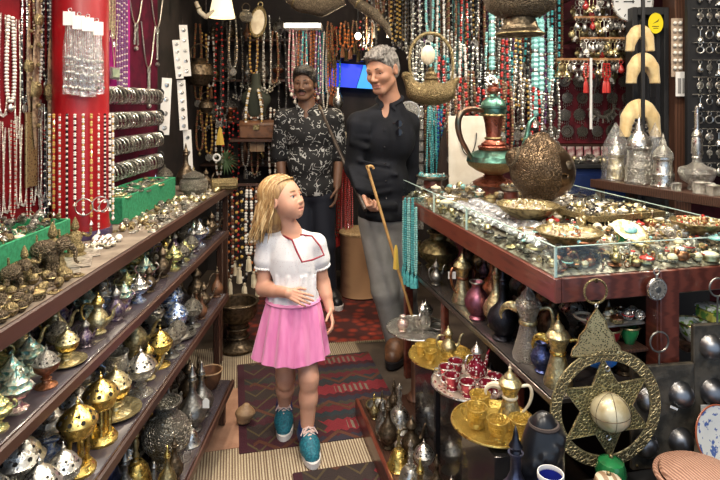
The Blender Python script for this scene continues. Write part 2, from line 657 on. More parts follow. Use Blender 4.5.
stone_pk = mat('pink bead', (0.60, 0.30, 0.32), rough=0.25, coat=0.5)
stone_n = mat('brown bead', (0.17, 0.07, 0.035), rough=0.3, coat=0.4)
stone_g = mat('green bead', (0.05, 0.24, 0.13), rough=0.25, coat=0.4)
amber = mat('amber bead', (0.56, 0.36, 0.10), rough=0.25, coat=0.5)
beige = mat('beige cord', (0.56, 0.47, 0.31), (0.38, 0.30, 0.18), rough=0.5, scale=80)
thread = mat('dark thread', (0.05, 0.035, 0.03), rough=0.8)
redthread = mat('red thread', (0.45, 0.02, 0.02), rough=0.8)
glass = thin_glass('case glass', add=0.0)
bagplas = thin_glass('clear wrinkled plastic', (0.97, 0.97, 0.96), 1.0, 0.18, 1.0, 0.12, 0.07)
bluepot = mat('blue glaze', (0.02, 0.03, 0.28), rough=0.15, coat=0.6)
greenglz = mat('green glaze', (0.02, 0.20, 0.06), (0.01, 0.10, 0.03), rough=0.15, coat=0.6, scale=20)
redglz = mat('dark red glaze', (0.22, 0.012, 0.016), rough=0.22, coat=0.5)
floral = mat('painted floral glaze', (0.80, 0.78, 0.72), (0.10, 0.16, 0.40), rough=0.18, kind='noise', scale=48, lo=0.56, hi=0.60, coat=0.5)
floral2 = mat('white and green floral glaze', (0.74, 0.74, 0.66), (0.20, 0.34, 0.05), rough=0.18, kind='noise', scale=40, lo=0.50, hi=0.55, coat=0.5)
globe_m = mat('ivory globe', (0.66, 0.58, 0.38), (0.42, 0.34, 0.18), rough=0.35, scale=18, metal=0.2, coat=0.3)
yellow = mat('yellow sticker', (0.82, 0.66, 0.01), rough=0.5)
clockw = mat('white clock dial', (0.75, 0.75, 0.72), rough=0.4)


# ------------------------------------------------------------------ vessel profiles (unit height, scaled by the instance)
def foot_prof(r, h, stem=0.3):
 return [(r, 0), (r, 0.06 * h), (r * 0.8, 0.14 * h), (r * stem * 1.2, 0.3 * h), (r * stem, 0.45 * h), (r * stem * 1.7, 0.58 * h), (r * stem, 0.7 * h), (r * stem * 1.3, 0.9 * h), (r * 0.6, h)]


def finial(mb, z, s, mi=0):
 mb.lathe([(s * 0.5, z), (s * 0.3, z + s * 0.4), (s * 0.75, z + s * 0.9), (s * 0.7, z + s * 1.4), (s * 0.25, z + s * 1.8), (s * 0.2, z + s * 2.2), (0, z + s * 3.2)], 10, mi)


def dome_holes(mb, prof, n, ts, r, mi):
 """Dark openings lying flush on a lid profile, rows at heights ts (0 rim, 1 crown)."""
 z0, z1 = prof[0][1], prof[-1][1]
 for k, t in enumerate(ts):
  z = z0 + (z1 - z0) * t
  for (ra, za), (rb, zb) in zip(prof, prof[1:]):
   if za <= z <= zb and zb > za:
    q = (z - za) / (zb - za)
    rr, nx, nz = ra + (rb - ra) * q, zb - za, ra - rb
    break
  rad = r * (1 - 0.25 * k)
  m = max(4, int(n * (1 - 0.3 * k)))
  for i in range(m):
   a = 2 * PI * (i + 0.5 * (k % 2)) / m
   d = Vector((nx * math.cos(a), nx * math.sin(a), nz)).normalized()
   T = Matrix.Translation((rr * math.cos(a), rr * math.sin(a), z)) @ d.to_track_quat('Z', 'Y').to_matrix().to_4x4()
   mb.lathe([(rad, -0.002), (rad, 0.0004), (0, 0.0006)], 8, mi, T)


def footed_burner(m_base, m_bowl, m_lid, holes=True, plate=False):
 def b():
  root = empty('incense_burner')
  q = MB().lathe(foot_prof(0.055 if not plate else 0.075, 0.07), 18)
  q.build('foot', m_base, root)
  q = MB().lathe([(0.02, 0.068), (0.042, 0.074), (0.057, 0.09), (0.062, 0.112), (0.060, 0.118), (0.050, 0.119), (0.03, 0.118)], 20, 0, None, 10, 0.03)
  q.build('bowl', m_bowl, root)
  q = MB().lathe([(0.064, 0.119), (0.066, 0.124), (0.058, 0.133), (0.050, 0.150), (0.034, 0.168), (0.016, 0.180), (0.010, 0.186)], 20)
  if holes:
   dome_holes(q, [(0.066, 0.124), (0.058, 0.133), (0.050, 0.150), (0.034, 0.168), (0.016, 0.180)], 10, (0.28, 0.62), 0.0058, 1)
  lid = q.build('lid', [m_lid, hole], root)
  q = MB()
  finial(q, 0.184, 0.011)
  q.build('finial', m_lid, lid)
  if plate:
   MB().lathe([(0.02, 0.0), (0.06, 0.0), (0.105, 0.014), (0.108, 0.018), (0.06, 0.005), (0.0, 0.005)], 24).build('saucer', m_base, root)
  return root
 return b


def pagoda_burner(m1, m2):
 def b():
  root = empty('incense_burner')
  MB().lathe([(0.05, 0), (0.052, 0.012), (0.03, 0.022), (0.017, 0.05), (0.022, 0.058), (0.045, 0.066), (0.062, 0.085), (0.066, 0.10), (0.05, 0.105), (0, 0.104)], 16, 0, None, 8, 0.05).build('bowl', m1, root)
  lid = MB().lathe([(0.070, 0.102), (0.072, 0.108), (0.05, 0.118), (0.045, 0.135), (0.052, 0.139), (0.034, 0.150), (0.024, 0.168), (0.014, 0.182), (0.008, 0.19)], 16, 0, None, 8, 0.07).build('lid', m2, root)
  q = MB()
  finial(q, 0.188, 0.009)
  q.build('finial', m2, lid)
  for k in range(3):
   a = k * 2 * PI / 3
   q = MB().tube([(0.055 * math.cos(a), 0.055 * math.sin(a), 0.10), (0.085 * math.cos(a), 0.085 * math.sin(a), 0.112), (0.088 * math.cos(a), 0.088 * math.sin(a), 0.135), (0.070 * math.cos(a), 0.070 * math.sin(a), 0.15)], [0.005, 0.004, 0.004, 0.006], 6)
   q.build('scroll', m1, root)
  return root
 return b


def column_burner(m1, m2, n=5):
 def b():
  root = empty('incense_burner')
  MB().lathe([(0.058, 0), (0.060, 0.010), (0.052, 0.020), (0.045, 0.030), (0.02, 0.034), (0, 0.034)], 22).build('foot', m1, root)
  for k in range(n):
   a = 2 * PI * k / n
   MB().lathe([(0.009, 0.030), (0.006, 0.05), (0.009, 0.075), (0.005, 0.09), (0.008, 0.125)], 8, 0, Matrix.Translation((0.031 * math.cos(a), 0.031 * math.sin(a), 0))).build('column', m1, root)
  MB().lathe([(0.02, 0.120), (0.045, 0.124), (0.056, 0.145), (0.060, 0.165), (0.052, 0.167), (0, 0.166)], 22).build('bowl', m1, root)
  q = MB().lathe([(0.064, 0.166), (0.066, 0.172), (0.056, 0.190), (0.040, 0.205), (0.018, 0.218), (0.010, 0.226)], 22)
  dome_holes(q, [(0.066, 0.172), (0.056, 0.190), (0.040, 0.205), (0.018, 0.218)], 9, (0.30, 0.66), 0.0075, 1)
  lid = q.build('lid', [m2, hole], root)
  q = MB()
  finial(q, 0.224, 0.010)
  q.build('finial', m2, lid)
  return root
 return b


def teapot(m1, m2=None, slim=False):
 m2 = m2 or m1

 def b():
  root = empty('coffee_pot')
  w = 0.8 if slim else 1.0
  MB().lathe([(0.045 * w, 0), (0.048 * w, 0.008), (0.030 * w, 0.022), (0.060 * w, 0.050), (0.066 * w, 0.080), (0.050 * w, 0.115), (0.026 * w, 0.145), (0.024 * w, 0.165), (0.036 * w, 0.185), (0, 0.186)], 20).build('body', m1, root)
  lid = MB().lathe([(0.038 * w, 0.185), (0.036 * w, 0.195), (0.024 * w, 0.212), (0.010, 0.228), (0.006, 0.235)], 16).build('lid', m2, root)
  q = MB()
  finial(q, 0.233, 0.008)
  q.build('finial', m2, lid)
  MB().tube([(0.052 * w, 0, 0.07), (0.085 * w, 0, 0.10), (0.098 * w, 0, 0.145), (0.115 * w, 0, 0.170), (0.130 * w, 0, 0.172)], [0.016, 0.012, 0.009, 0.007, 0.006], 8).build('spout', m1, root)
  MB().tube([(-0.034 * w, 0, 0.175), (-0.075 * w, 0, 0.180), (-0.098 * w, 0, 0.15), (-0.092 * w, 0, 0.10), (-0.060 * w, 0, 0.06)], [0.006, 0.006, 0.007, 0.006, 0.005], 8).build('handle', m2, root)
  return root
 return b


def dallah(m1, m2):
 def b():
  root = empty('coffee_pot')
  MB().lathe([(0.062, 0), (0.064, 0.010), (0.050, 0.05), (0.036, 0.10), (0.030, 0.125), (0.036, 0.150), (0.048, 0.175), (0.050, 0.182), (0, 0.183)], 24).build('body', m1, root)
  lid = MB().lathe([(0.053, 0.181), (0.054, 0.188), (0.042, 0.205), (0.030, 0.212), (0.026, 0.225), (0.012, 0.238), (0.007, 0.25)], 20).build('lid', m1, root)
  q = MB()
  finial(q, 0.248, 0.010)
  q.build('finial', m2, lid)
  MB().tube([(0.040, 0, 0.168), (0.075, 0, 0.172), (0.100, 0, 0.160), (0.112, 0, 0.138), (0.108, 0, 0.120)], [0.020, 0.015, 0.011, 0.007, 0.003], 8).build('spout', m2, root)
  MB().tube([(-0.048, 0, 0.178), (-0.085, 0, 0.185), (-0.098, 0, 0.150), (-0.085, 0, 0.10), (-0.055, 0, 0.055)], [0.007, 0.007, 0.008, 0.007, 0.005], 8).build('handle', m2, root)
  MB().lathe([(0.034, 0.118), (0.037, 0.122), (0.037, 0.128), (0.034, 0.132)], 20).build('collar', m2, root)
  return root
 return b


def bell(m1, m2):
 def b():
  root = empty('hand_bell')
  MB().lathe([(0.058, 0), (0.060, 0.004), (0.052, 0.014), (0.044, 0.035), (0.036, 0.062), (0.022, 0.080), (0.0, 0.084)], 20).build('bell_cup', m1, root)
  q = MB().lathe([(0.010, 0.082), (0.007, 0.09), (0.012, 0.10), (0.006, 0.112), (0.010, 0.135), (0.006, 0.15), (0.011, 0.160), (0.004, 0.172), (0, 0.182)], 10)
  q.build('handle', m2, root)
  return root
 return b


def bottle(m1, m2, fat=1.0, flute=0):
 def b():
  root = empty('vase')
  MB().lathe([(0.038 * fat, 0), (0.040 * fat, 0.006), (0.028 * fat, 0.016), (0.056 * fat, 0.050), (0.062 * fat, 0.080), (0.050 * fat, 0.110), (0.024, 0.140), (0.014, 0.165), (0.013, 0.200), (0.020, 0.214), (0, 0.215)], 22, 0, None, flute, 0.04 if flute else 0).build('body', m1, root)
  MB().lathe([(0.015, 0.214), (0.013, 0.222), (0.018, 0.230), (0.009, 0.245), (0.006, 0.265), (0, 0.285)], 12).build('stopper', m2, root)
  return root
 return b


def openvase(m1, fat=1.0, m2=None):
 def b():
  root = empty('vase')
  MB().lathe([(0.045 * fat, 0), (0.047 * fat, 0.006), (0.036 * fat, 0.018), (0.068 * fat, 0.060), (0.072 * fat, 0.090), (0.058 * fat, 0.125), (0.032 * fat, 0.15), (0.030 * fat, 0.165), (0.042 * fat, 0.182), (0.038 * fat, 0.182), (0.024 * fat, 0.160), (0, 0.15)], 24).build('body', m1, root)
  MB().torus(0.041 * fat, 0.004, 24, 6, 0, Matrix.Translation((0, 0, 0.182))).build('rim', m2 or m1, root)
  return root
 return b


def goblet(m1, m2):
 def b():
  root = empty('goblet')
  MB().lathe(foot_prof(0.045, 0.085, 0.22), 16).build('foot', m2, root)
  MB().lathe([(0.012, 0.082), (0.036, 0.092), (0.046, 0.115), (0.042, 0.15), (0.048, 0.165), (0.044, 0.165), (0.038, 0.15), (0.04, 0.12), (0, 0.1)], 18, 0, None, 9, 0.03).build('cup', m1, root)
  return root
 return b


def cup(m1, m2=None):
 def b():
  root = empty('coffee_cup')
  MB().lathe([(0.020, 0), (0.022, 0.004), (0.017, 0.012), (0.027, 0.028), (0.028, 0.045), (0.032, 0.056), (0.029, 0.056), (0.025, 0.045), (0.022, 0.03), (0, 0.02)], 18).build('body', m1, root)
  MB().torus(0.0305, 0.0022, 20, 5, 0, Matrix.Translation((0, 0, 0.056))).build('rim', m2 or m1, root)
  MB().torus(0.0205, 0.0022, 20, 5, 0, Matrix.Translation((0, 0, 0.003))).build('foot_ring', m2 or m1, root)
  MB().tube([(0.027, 0, 0.046), (0.042, 0, 0.047), (0.046, 0, 0.033), (0.038, 0, 0.021), (0.024, 0, 0.02)], 0.003, 6).build('handle', m2 or m1, root)
  return root
 return b


def tray_obj(name, r, m1, m2, label, cat, loc, group=None):
 root = empty(name, loc, 0, label, cat, group)
 MB().lathe([(0, 0), (r * 0.55, 0), (r * 0.8, 0.003), (r * 0.98, 0.016), (r, 0.020), (r * 0.97, 0.0215), (r * 0.80, 0.008), (r * 0.55, 0.005), (0, 0.005)], 48).build('dish', m1, root)
 MB().torus(r * 0.99, 0.0035, 56, 6, 0, Matrix.Translation((0, 0, 0.0205))).build('rim', m2, root)
 return root


# ------------------------------------------------------------------ jewellery
def loop_pts(L, w, n=90):
 out = []
 for i in range(n + 1):
  t = i / n
  d = L * (1 - abs(2 * t - 1) ** 3.2)
  x = -w / 2 * math.cos(PI * t) * (0.45 + 0.55 * math.sin(PI * min(1, d / L) * 0.6))
  out.append(Vector((x, 0, -d)))
 return out


def resample(pts, step):
 out, acc = [pts[0]], 0.0
 for a, b in zip(pts, pts[1:]):
  l = (b - a).length
  while acc + l >= step:
   t = (step - acc) / l
   a = a + (b - a) * t
   l = (b - a).length
   out.append(a)
   acc = 0.0
  acc += l
 return out


def beads(mb, pts, r, gap, seq, segs=6, rings=4, sc=(1, 1, 1), cord=None):
 q = resample(pts, 2 * r * gap)
 for i, p in enumerate(q):
  mi = seq[i % len(seq)]
  rr = r * (1.25 if mi == 1 and len(set(seq)) > 1 else 1.0)
  mb.ball(p, rr, mi, segs, rings, sc)
 if cord is not None:
  mb.tube(pts[::4] + [pts[-1]], r * 0.3, 4, cord)


def necklace(mats, seq, L=0.5, w=0.12, r=0.006, gap=1.05, pend='drop', pm=None, strands=1, spread=0.012):
 def b():
  mb = MB()
  for s in range(strands):
   k = s - (strands - 1) / 2
   P = [p + Vector((0, 0.004 * (s % 2), 0)) for p in loop_pts(L * (1 - 0.04 * abs(k)), w * (1 + spread * 12 * k if strands > 1 else 1))]
   beads(mb, P, r, gap, seq, cord=0)
  o = mb.build('necklace', mats)
  z = -L
  q = MB()
  if pend == 'drop':
   q.lathe([(0, z - r * 6.5), (r * 1.6, z - r * 5), (r * 1.8, z - r * 3.6), (r * 0.8, z - r * 1.6), (0, z - r * 0.6)], 8)
  elif pend == 'disc':
   q.lathe([(0, -r * 0.5), (r * 3.2, -r * 0.5), (r * 3.6, 0), (r * 3.2, r * 0.5), (0, r * 0.8)], 14, 0, Matrix.Translation((0, 0, z - r * 4.2)) @ Matrix.Rotation(PI / 2, 4, 'X'))
  elif pend == 'tassel':
   q.lathe([(0, z - r * 0.5), (r * 1.2, z - r * 1.6), (r * 0.8, z - r * 2.6), (r * 1.5, z - r * 4), (r * 1.9, z - r * 12), (0, z - r * 12)], 8, 0, None, 4, 0.2)
  elif pend == 'bells':
   for i in range(-2, 3):
    q.ball((i * r * 2.6, 0, z + abs(i) * r * 1.5 - r * 2.8), r * 1.15, 0, 6, 4)
    q.tube([(i * r * 2.6, 0, z + abs(i) * r * 1.5), (i * r * 2.6, 0, z + abs(i) * r * 1.5 - r * 2)], r * 0.35, 4)
   q.tube([(-r * 6, 0, z + r * 3.2), (0, 0, z), (r * 6, 0, z + r * 3.2)], r * 0.6, 5)
  q.build('hanging_pendant', pm or mats[0], o)
  return o
 return b


def strand(mats, seq, L=0.5, r=0.005, gap=1.05, pm=None):
 """One straight dangling strand with a drop at its end."""
 def b():
  mb = MB()
  beads(mb, [Vector((0, 0, -L * i / 40)) for i in range(41)], r, gap, seq, cord=0)
  o = mb.build('bead_strand', mats)
  MB().lathe([(0, -L - r * 5), (r * 1.7, -L - r * 3.5), (r * 0.6, -L - r), (0, -L)], 8).build('hanging_pendant', pm or mats[0], o)
  return o
 return b


def earring(m, style):
 def b():
  mb = MB()
  mb.torus(0.006, 0.0012, 10, 5, 0, Matrix.Translation((0, 0, -0.006)) @ Matrix.Rotation(PI / 2, 4, 'X'))
  o = mb.build('earring', m)
  q = MB()
  if style == 0:
   q.lathe([(0, -0.045), (0.008, -0.038), (0.010, -0.030), (0.004, -0.017), (0, -0.012)], 8)
  elif style == 1:
   q.lathe([(0, -0.002), (0.011, -0.002), (0.012, 0), (0.008, 0.003), (0, 0.003)], 14, 0, Matrix.Translation((0, 0, -0.024)) @ Matrix.Rotation(PI / 2, 4, 'X'))
   q.lathe([(0, -0.048), (0.004, -0.042), (0, -0.034)], 6)
  elif style == 2:
   q.tube([(0, 0, -0.012), (0, 0, -0.032)], 0.0015, 5)
   q.lathe([(0.010, -0.046), (0.009, -0.040), (0.005, -0.034), (0, -0.030)], 10)
   for i in range(5):
    q.ball((0.009 * math.cos(i * 1.256), 0.009 * math.sin(i * 1.256), -0.050), 0.0028, 0, 5, 4)
  else:
   q.torus(0.012, 0.0022, 16, 5, 0, Matrix.Translation((0, 0, -0.026)) @ Matrix.Rotation(PI / 2, 4, 'X'))
  q.build('hanging_drop', m, o)
  return o
 return b


def trinket(kind, m, m2):
 def b():
  if kind == 'ring':
   o = MB().torus(0.010, 0.0022, 18, 6, 0, Matrix.Translation((0, 0, 0.0095)) @ Matrix.Rotation(PI / 2, 4, 'X')).build('finger_ring', m)
   MB().ball((0, 0, 0.021), 0.006, 0, 8, 5, (1, 0.8, 0.7)).build('stone', m2, o)
  elif kind == 'box':
   o = MB().lathe([(0.018, 0), (0.020, 0.002), (0.020, 0.013), (0, 0.013)], 16).build('pill_box', m)
   MB().lathe([(0.0205, 0.013), (0.020, 0.017), (0.012, 0.021), (0.004, 0.023), (0.004, 0.027), (0, 0.029)], 16).build('lid', m2, o)
  elif kind == 'brooch':
   o = MB().lathe([(0.019, 0), (0.021, 0.002), (0.016, 0.005), (0, 0.006)], 18, 0, None, 9, 0.08).build('brooch', m)
   MB().ball((0, 0, 0.006), 0.009, 0, 10, 5, (1, 1, 0.55)).build('stone', m2, o)
  elif kind == 'bangle':
   o = MB().torus(0.030, 0.0042, 26, 6, 0, Matrix.Translation((0, 0, 0.005))).build('bangle', m)
   MB().ball((0.030, 0, 0.006), 0.007, 0, 8, 5).build('clasp', m2, o)
  elif kind == 'pendant':
   o = MB().prism([(0.0, -0.024), (0.012, -0.014), (0.014, 0.0), (0.008, 0.012), (0, 0.016), (-0.008, 0.012), (-0.014, 0.0), (-0.012, -0.014)], 0, 0.004).build('pendant', m)
   MB().ball((0, -0.003, 0.004), 0.008, 0, 8, 5, (0.8, 1.2, 0.5)).build('stone', m2, o)
   MB().torus(0.005, 0.0012, 10, 5, 0, Matrix.Translation((0, 0.020, 0.002))).build('loop', m, o)
  elif kind == 'ball':
   o = MB().ball((0, 0, 0.014), 0.014, 0, 12, 8).build('bead', m)
   MB().torus(0.0138, 0.0016, 16, 5, 0, Matrix.Translation((0, 0, 0.014))).build('band', m2, o)
  elif kind == 'bird':
   o = MB().ball((0, 0, 0.016), 0.014, 0, 10, 6, (1.5, 0.9, 1)).build('bird_figurine', m)
   MB().ball((0.019, 0, 0.030), 0.008, 0, 8, 5).build('head', m, o)
   MB().prism([(-0.034, -0.004), (-0.014, -0.006), (-0.014, 0.006), (-0.034, 0.004)], 0.018, 0.022).build('tail', m2, o)
  else:
   mb = MB()
   mb.tube([(0.035 * math.cos(i * 0.45) * (1 - i * 0.012), 0.03 * math.sin(i * 0.45), 0.004 + 0.0012 * (i % 3)) for i in range(16)], 0.0035, 6)
   o = mb.build('bracelet', m)
   MB().ball((0.03, 0.01, 0.007), 0.007, 0, 8, 5).build('clasp', m2, o)
  return o
 return b


TK = ['ring', 'box', 'brooch', 'bangle', 'pendant', 'ball', 'bird', 'bracelet']
TR = {'ring': 0.012, 'box': 0.021, 'brooch': 0.022, 'bangle': 0.036, 'pendant': 0.022, 'ball': 0.0155, 'bird': 0.028, 'bracelet': 0.037}
TNAME = {'ring': 'finger ring', 'box': 'lidded pill box', 'brooch': 'round brooch', 'bangle': 'bangle', 'pendant': 'shield pendant', 'ball': 'banded bead', 'bird': 'bird figurine', 'bracelet': 'bracelet'}


def scatter(area, n, palette, kinds, where, group, zfun, sc=(0.8, 1.3), seed=1, mind=0.03):
 """Individual trinkets over a heap: area(u,v)->world xy; rejects spots too close to others."""
 rnd = random.Random(seed)
 pts = []
 tries = 0
 while len(pts) < n and tries < n * 60:
  tries += 1
  u, v = rnd.random(), rnd.random()
  p = area(u, v)
  if p is None:
   continue
  k = rnd.choice(kinds)
  s = rnd.uniform(*sc)
  rr = TR[k] * s
  if all((p[0] - q[0]) ** 2 + (p[1] - q[1]) ** 2 > max(mind * 0.7, (rr + q[2]) * 0.84) ** 2 for q in pts):
   pts.append((p[0], p[1], rr))
   i = rnd.randrange(len(palette))
   m, m2, nm = palette[i]
   cat = 'ring' if k == 'ring' else ('bead' if k == 'ball' else ('figurine' if k == 'bird' else ('box' if k == 'box' else 'jewellery')))
   Kind.make(('tk', k, m.name, m2.name), trinket(k, m, m2), (p[0], p[1], zfun(p[0], p[1])), rnd.uniform(0, 6.28), s,
                      'small %s %s %s' % (nm, TNAME[k], where), cat, 'small %s %ss %s' % (nm, TNAME[k], group))
# ------------------------------------------------------------------ people
def skin(name, c, c2, rough=0.5):
 m = mat(name, c, c2, rough=rough, scale=14, lo=0.35, hi=0.7, spec=0.4)
 b = m.node_tree.nodes['Principled BSDF']
 b.inputs['Subsurface Weight'].default_value = 0.08
 b.inputs['Subsurface Radius'].default_value = (0.02, 0.008, 0.004)
 b.inputs['Subsurface Scale'].default_value = 0.5
 return m


skin_girl = skin('fair skin', (0.66, 0.36, 0.25), (0.60, 0.30, 0.20))
skin_man = skin('tanned fair skin', (0.46, 0.24, 0.155), (0.38, 0.185, 0.115))
skin_dark = skin('brown skin', (0.19, 0.10, 0.062), (0.15, 0.075, 0.046))
lip_girl = mat('rose lips', (0.58, 0.24, 0.185), rough=0.45)
lip_man = mat('pale lips', (0.42, 0.18, 0.14), rough=0.45)
lip_dark = mat('brown lips', (0.15, 0.06, 0.05), rough=0.45)
eyewhite = mat('eye white', (0.52, 0.48, 0.44), rough=0.25)
iris_b = mat('grey blue iris', (0.05, 0.06, 0.07), rough=0.15)
iris_k = mat('dark iris', (0.01, 0.007, 0.005), rough=0.15)
blond = mat('blond hair', (0.46, 0.28, 0.11), (0.20, 0.105, 0.04), rough=0.42, scale=60, lo=0.35, hi=0.68, stretch=(1, 1, 0.12))
blond_lt = mat('light blond hair', (0.66, 0.48, 0.25), (0.38, 0.23, 0.09), rough=0.40, scale=60, stretch=(1, 1, 0.12))
greyhair = mat('salt and pepper hair', (0.30, 0.27, 0.24), (0.07, 0.06, 0.052), rough=0.5, scale=90, lo=0.36, hi=0.62, bump=0.8, stretch=(1, 0.3, 0.5))
darkhair = mat('black hair', (0.012, 0.010, 0.009), (0.03, 0.025, 0.02), rough=0.4, scale=80, bump=0.6)
brownbrow = mat('brown brow hair', (0.12, 0.075, 0.045), rough=0.6)
blondbrow = mat('blond brow hair', (0.36, 0.22, 0.10), rough=0.6)
blouse = mat('white blouse with tiny flowers', (0.52, 0.42, 0.46), (0.78, 0.77, 0.79), rough=0.8, kind='dots', scale=130, lo=0.10, hi=0.22, bump=0.0)
lacewhite = mat('white scalloped lace', (0.80, 0.79, 0.78), rough=0.8)
pinkskirt = mat('pink tulle', (0.86, 0.27, 0.54), (0.78, 0.21, 0.47), rough=0.55, scale=7, stretch=(6, 6, 0.6), sheen=0.5)
pinkband = mat('pink waistband', (0.84, 0.30, 0.54), rough=0.7, bump=0.4, bscale=80)
crimsoncord = mat('crimson cord', (0.28, 0.012, 0.03), rough=0.6)
navyshirt = mat('dark navy linen', (0.008, 0.009, 0.013), (0.004, 0.0045, 0.006), rough=0.85, spec=0.25, scale=8, bump=0.5, bscale=14)
greychino = mat('grey chino cotton', (0.27, 0.265, 0.25), (0.21, 0.205, 0.19), rough=0.85, scale=8, bump=0.4, bscale=10)
darktrouser = mat('blue black trousers', (0.010, 0.013, 0.024), rough=0.8, bump=0.3, bscale=10)
tealknit = mat('teal knit shoe', (0.012, 0.17, 0.23), (0.008, 0.10, 0.15), rough=0.6, scale=120, bump=0.4)
navyknit = mat('navy shoe panel', (0.015, 0.03, 0.12), rough=0.5)
solewhite = mat('white rubber sole', (0.72, 0.68, 0.66), rough=0.5)
lacepink = mat('pale pink shoelace', (0.68, 0.50, 0.46), rough=0.7)
blackshoe = mat('black shoe leather', (0.012, 0.012, 0.014), rough=0.35)
lensk = mat('dark lens', (0.006, 0.006, 0.008), rough=0.08, coat=0.6)


def squiggle():
 m, nt, b = _nodes('black shirt with white squiggles')
 N, L = nt.nodes, nt.links
 tc = N.new('ShaderNodeTexCoord')
 t = N.new('ShaderNodeTexNoise')
 t.inputs['Scale'].default_value = 21
 t.inputs['Detail'].default_value = 0.5
 t.inputs['Distortion'].default_value = 1.2
 t2 = N.new('ShaderNodeTexNoise')
 t2.inputs['Scale'].default_value = 24
 t2.inputs['Detail'].default_value = 0
 L.new(tc.outputs['Object'], t.inputs['Vector'])
 L.new(tc.outputs['Object'], t2.inputs['Vector'])
 a = N.new('ShaderNodeMath')
 a.operation = 'COMPARE'
 a.inputs[1].default_value = 0.5
 a.inputs[2].default_value = 0.030
 L.new(t.outputs['Fac'], a.inputs[0])
 g = N.new('ShaderNodeMath')
 g.operation = 'GREATER_THAN'
 g.inputs[1].default_value = 0.47
 L.new(t2.outputs['Fac'], g.inputs[0])
 mu = N.new('ShaderNodeMath')
 mu.operation = 'MULTIPLY'
 L.new(a.outputs[0], mu.inputs[0])
 L.new(g.outputs[0], mu.inputs[1])
 mx = N.new('ShaderNodeMix')
 mx.data_type = 'RGBA'
 mx.inputs['A'].default_value = (0.010, 0.010, 0.011, 1)
 mx.inputs['B'].default_value = (0.50, 0.50, 0.48, 1)
 L.new(mu.outputs[0], mx.inputs['Factor'])
 L.new(mx.outputs['Result'], b.inputs['Base Color'])
 b.inputs['Roughness'].default_value = 0.8
 return m


squig = squiggle()


def frame(yaw, pitch, roll=0.0):
 y, p = R(yaw), R(pitch)
 fw = Vector((math.sin(y) * math.cos(p), -math.cos(y) * math.cos(p), math.sin(p)))
 x = fw.cross(Vector((0, 0, 1))).normalized()
 up = x.cross(fw).normalized()
 if roll:
  q = Matrix.Rotation(R(roll), 3, fw)
  x, up = q @ x, q @ up
 return Matrix((x, fw, up)).transposed()


def head(f, C, Rm, s, child=False):
 """Head 0.23 m tall for s = 1, origin between the eyes at half height, x right, y forward, z up."""
 C = Vector(C)

 def P(x, y, z):
  return C + Rm @ (Vector((x, y, z)) * s)

 def E(c, r, k, sub=False):
  f.ell(P(*c), [q * s for q in r], Rm, k * s, sub)

 def Cn(a, b, r0, r1, k, sub=False):
  f.cone(P(*a), P(*b), r0 * s, r1 * s, k * s, sub)

 cw = 1.06 if child else 1.0
 E((0, -0.020, 0.028), (0.077 * cw, 0.098, 0.088), 0.01)
 E((0, 0.030, -0.010), (0.062 * cw, 0.056, 0.070), 0.03)
 E((0, 0.020, -0.055), (0.054 * cw, 0.058, 0.050), 0.03)
 if child:
  E((0, 0.058, -0.090), (0.020, 0.019, 0.017), 0.03)
  E((0, 0.044, -0.064), (0.036, 0.034, 0.030), 0.03)
  for q in (-1, 1):
   E((q * 0.033, 0.048, -0.040), (0.024, 0.024, 0.026), 0.035)
  Cn((0, 0.084, -0.002), (0, 0.099, -0.031), 0.006, 0.0095, 0.014)
  for q in (-1, 1):
   E((q * 0.009, 0.092, -0.035), (0.0075, 0.008, 0.006), 0.008)
 else:
  E((0, 0.066, -0.098), (0.025, 0.019, 0.017), 0.03)
  for q in (-1, 1):
   Cn((q * 0.052, 0.010, -0.062), (q * 0.022, 0.062, -0.097), 0.016, 0.014, 0.025)
   E((q * 0.040, 0.060, -0.028), (0.022, 0.022, 0.020), 0.02)
  Cn((-0.036, 0.076, 0.019), (0.036, 0.076, 0.019), 0.010, 0.010, 0.018)
  Cn((0, 0.082, 0.010), (0, 0.108, -0.030), 0.0075, 0.0115, 0.012)
  for q in (-1, 1):
   E((q * 0.0125, 0.098, -0.036), (0.009, 0.010, 0.0075), 0.008)
 yl = 0.086 if not child else 0.0795
 for q in (-1, 1):
  E((q * 0.032, 0.086 if not child else 0.084, -0.001), (0.017, 0.010, 0.010), 0.010, True)
 lw = 0.012 if child else 0.016
 Cn((-lw, yl, -0.0600), (lw, yl, -0.0600), 0.0060, 0.0060, 0.008)
 Cn((-lw * 0.9, yl - 0.001, -0.0725), (lw * 0.9, yl - 0.001, -0.0725), 0.0070, 0.0070, 0.008)
 Cn((-lw - 0.005, yl + 0.0055, -0.0662), (lw + 0.005, yl + 0.0055, -0.0662), 0.0030, 0.0030, 0.004, True)
 for q in (-1, 1):
  x = 0.076 * cw
  E((q * x, -0.012, -0.006), (0.010, 0.020, 0.032), 0.008)
  E((q * (x + 0.009), -0.006, -0.006), (0.006, 0.010, 0.018), 0.004, True)
  # upper eyelid
  e = 0.0025 if child else 0.0
  Cn((q * 0.020, 0.0795, 0.0070 + e), (q * 0.045, 0.0735, 0.0055 + e), 0.0062 - e * 0.5, 0.0055 - e * 0.5, 0.004)
  Cn((q * 0.021, 0.0760, -0.0105 - e), (q * 0.043, 0.0720, -0.0100 - e), 0.0050, 0.0045, 0.004)
 return P


def is_lip(C, P, Rm, s, yl=0.076):
 C0 = np.array(P(0, 0, 0))
 Rn = np.array(Rm)
 q = (C - C0) @ Rn / s
 a = (q[:, 0] / (0.0185 if yl < 0.075 else 0.0225)) ** 2 + ((q[:, 2] + 0.066) / 0.0125) ** 2
 return (a < 1) & (q[:, 1] > yl)


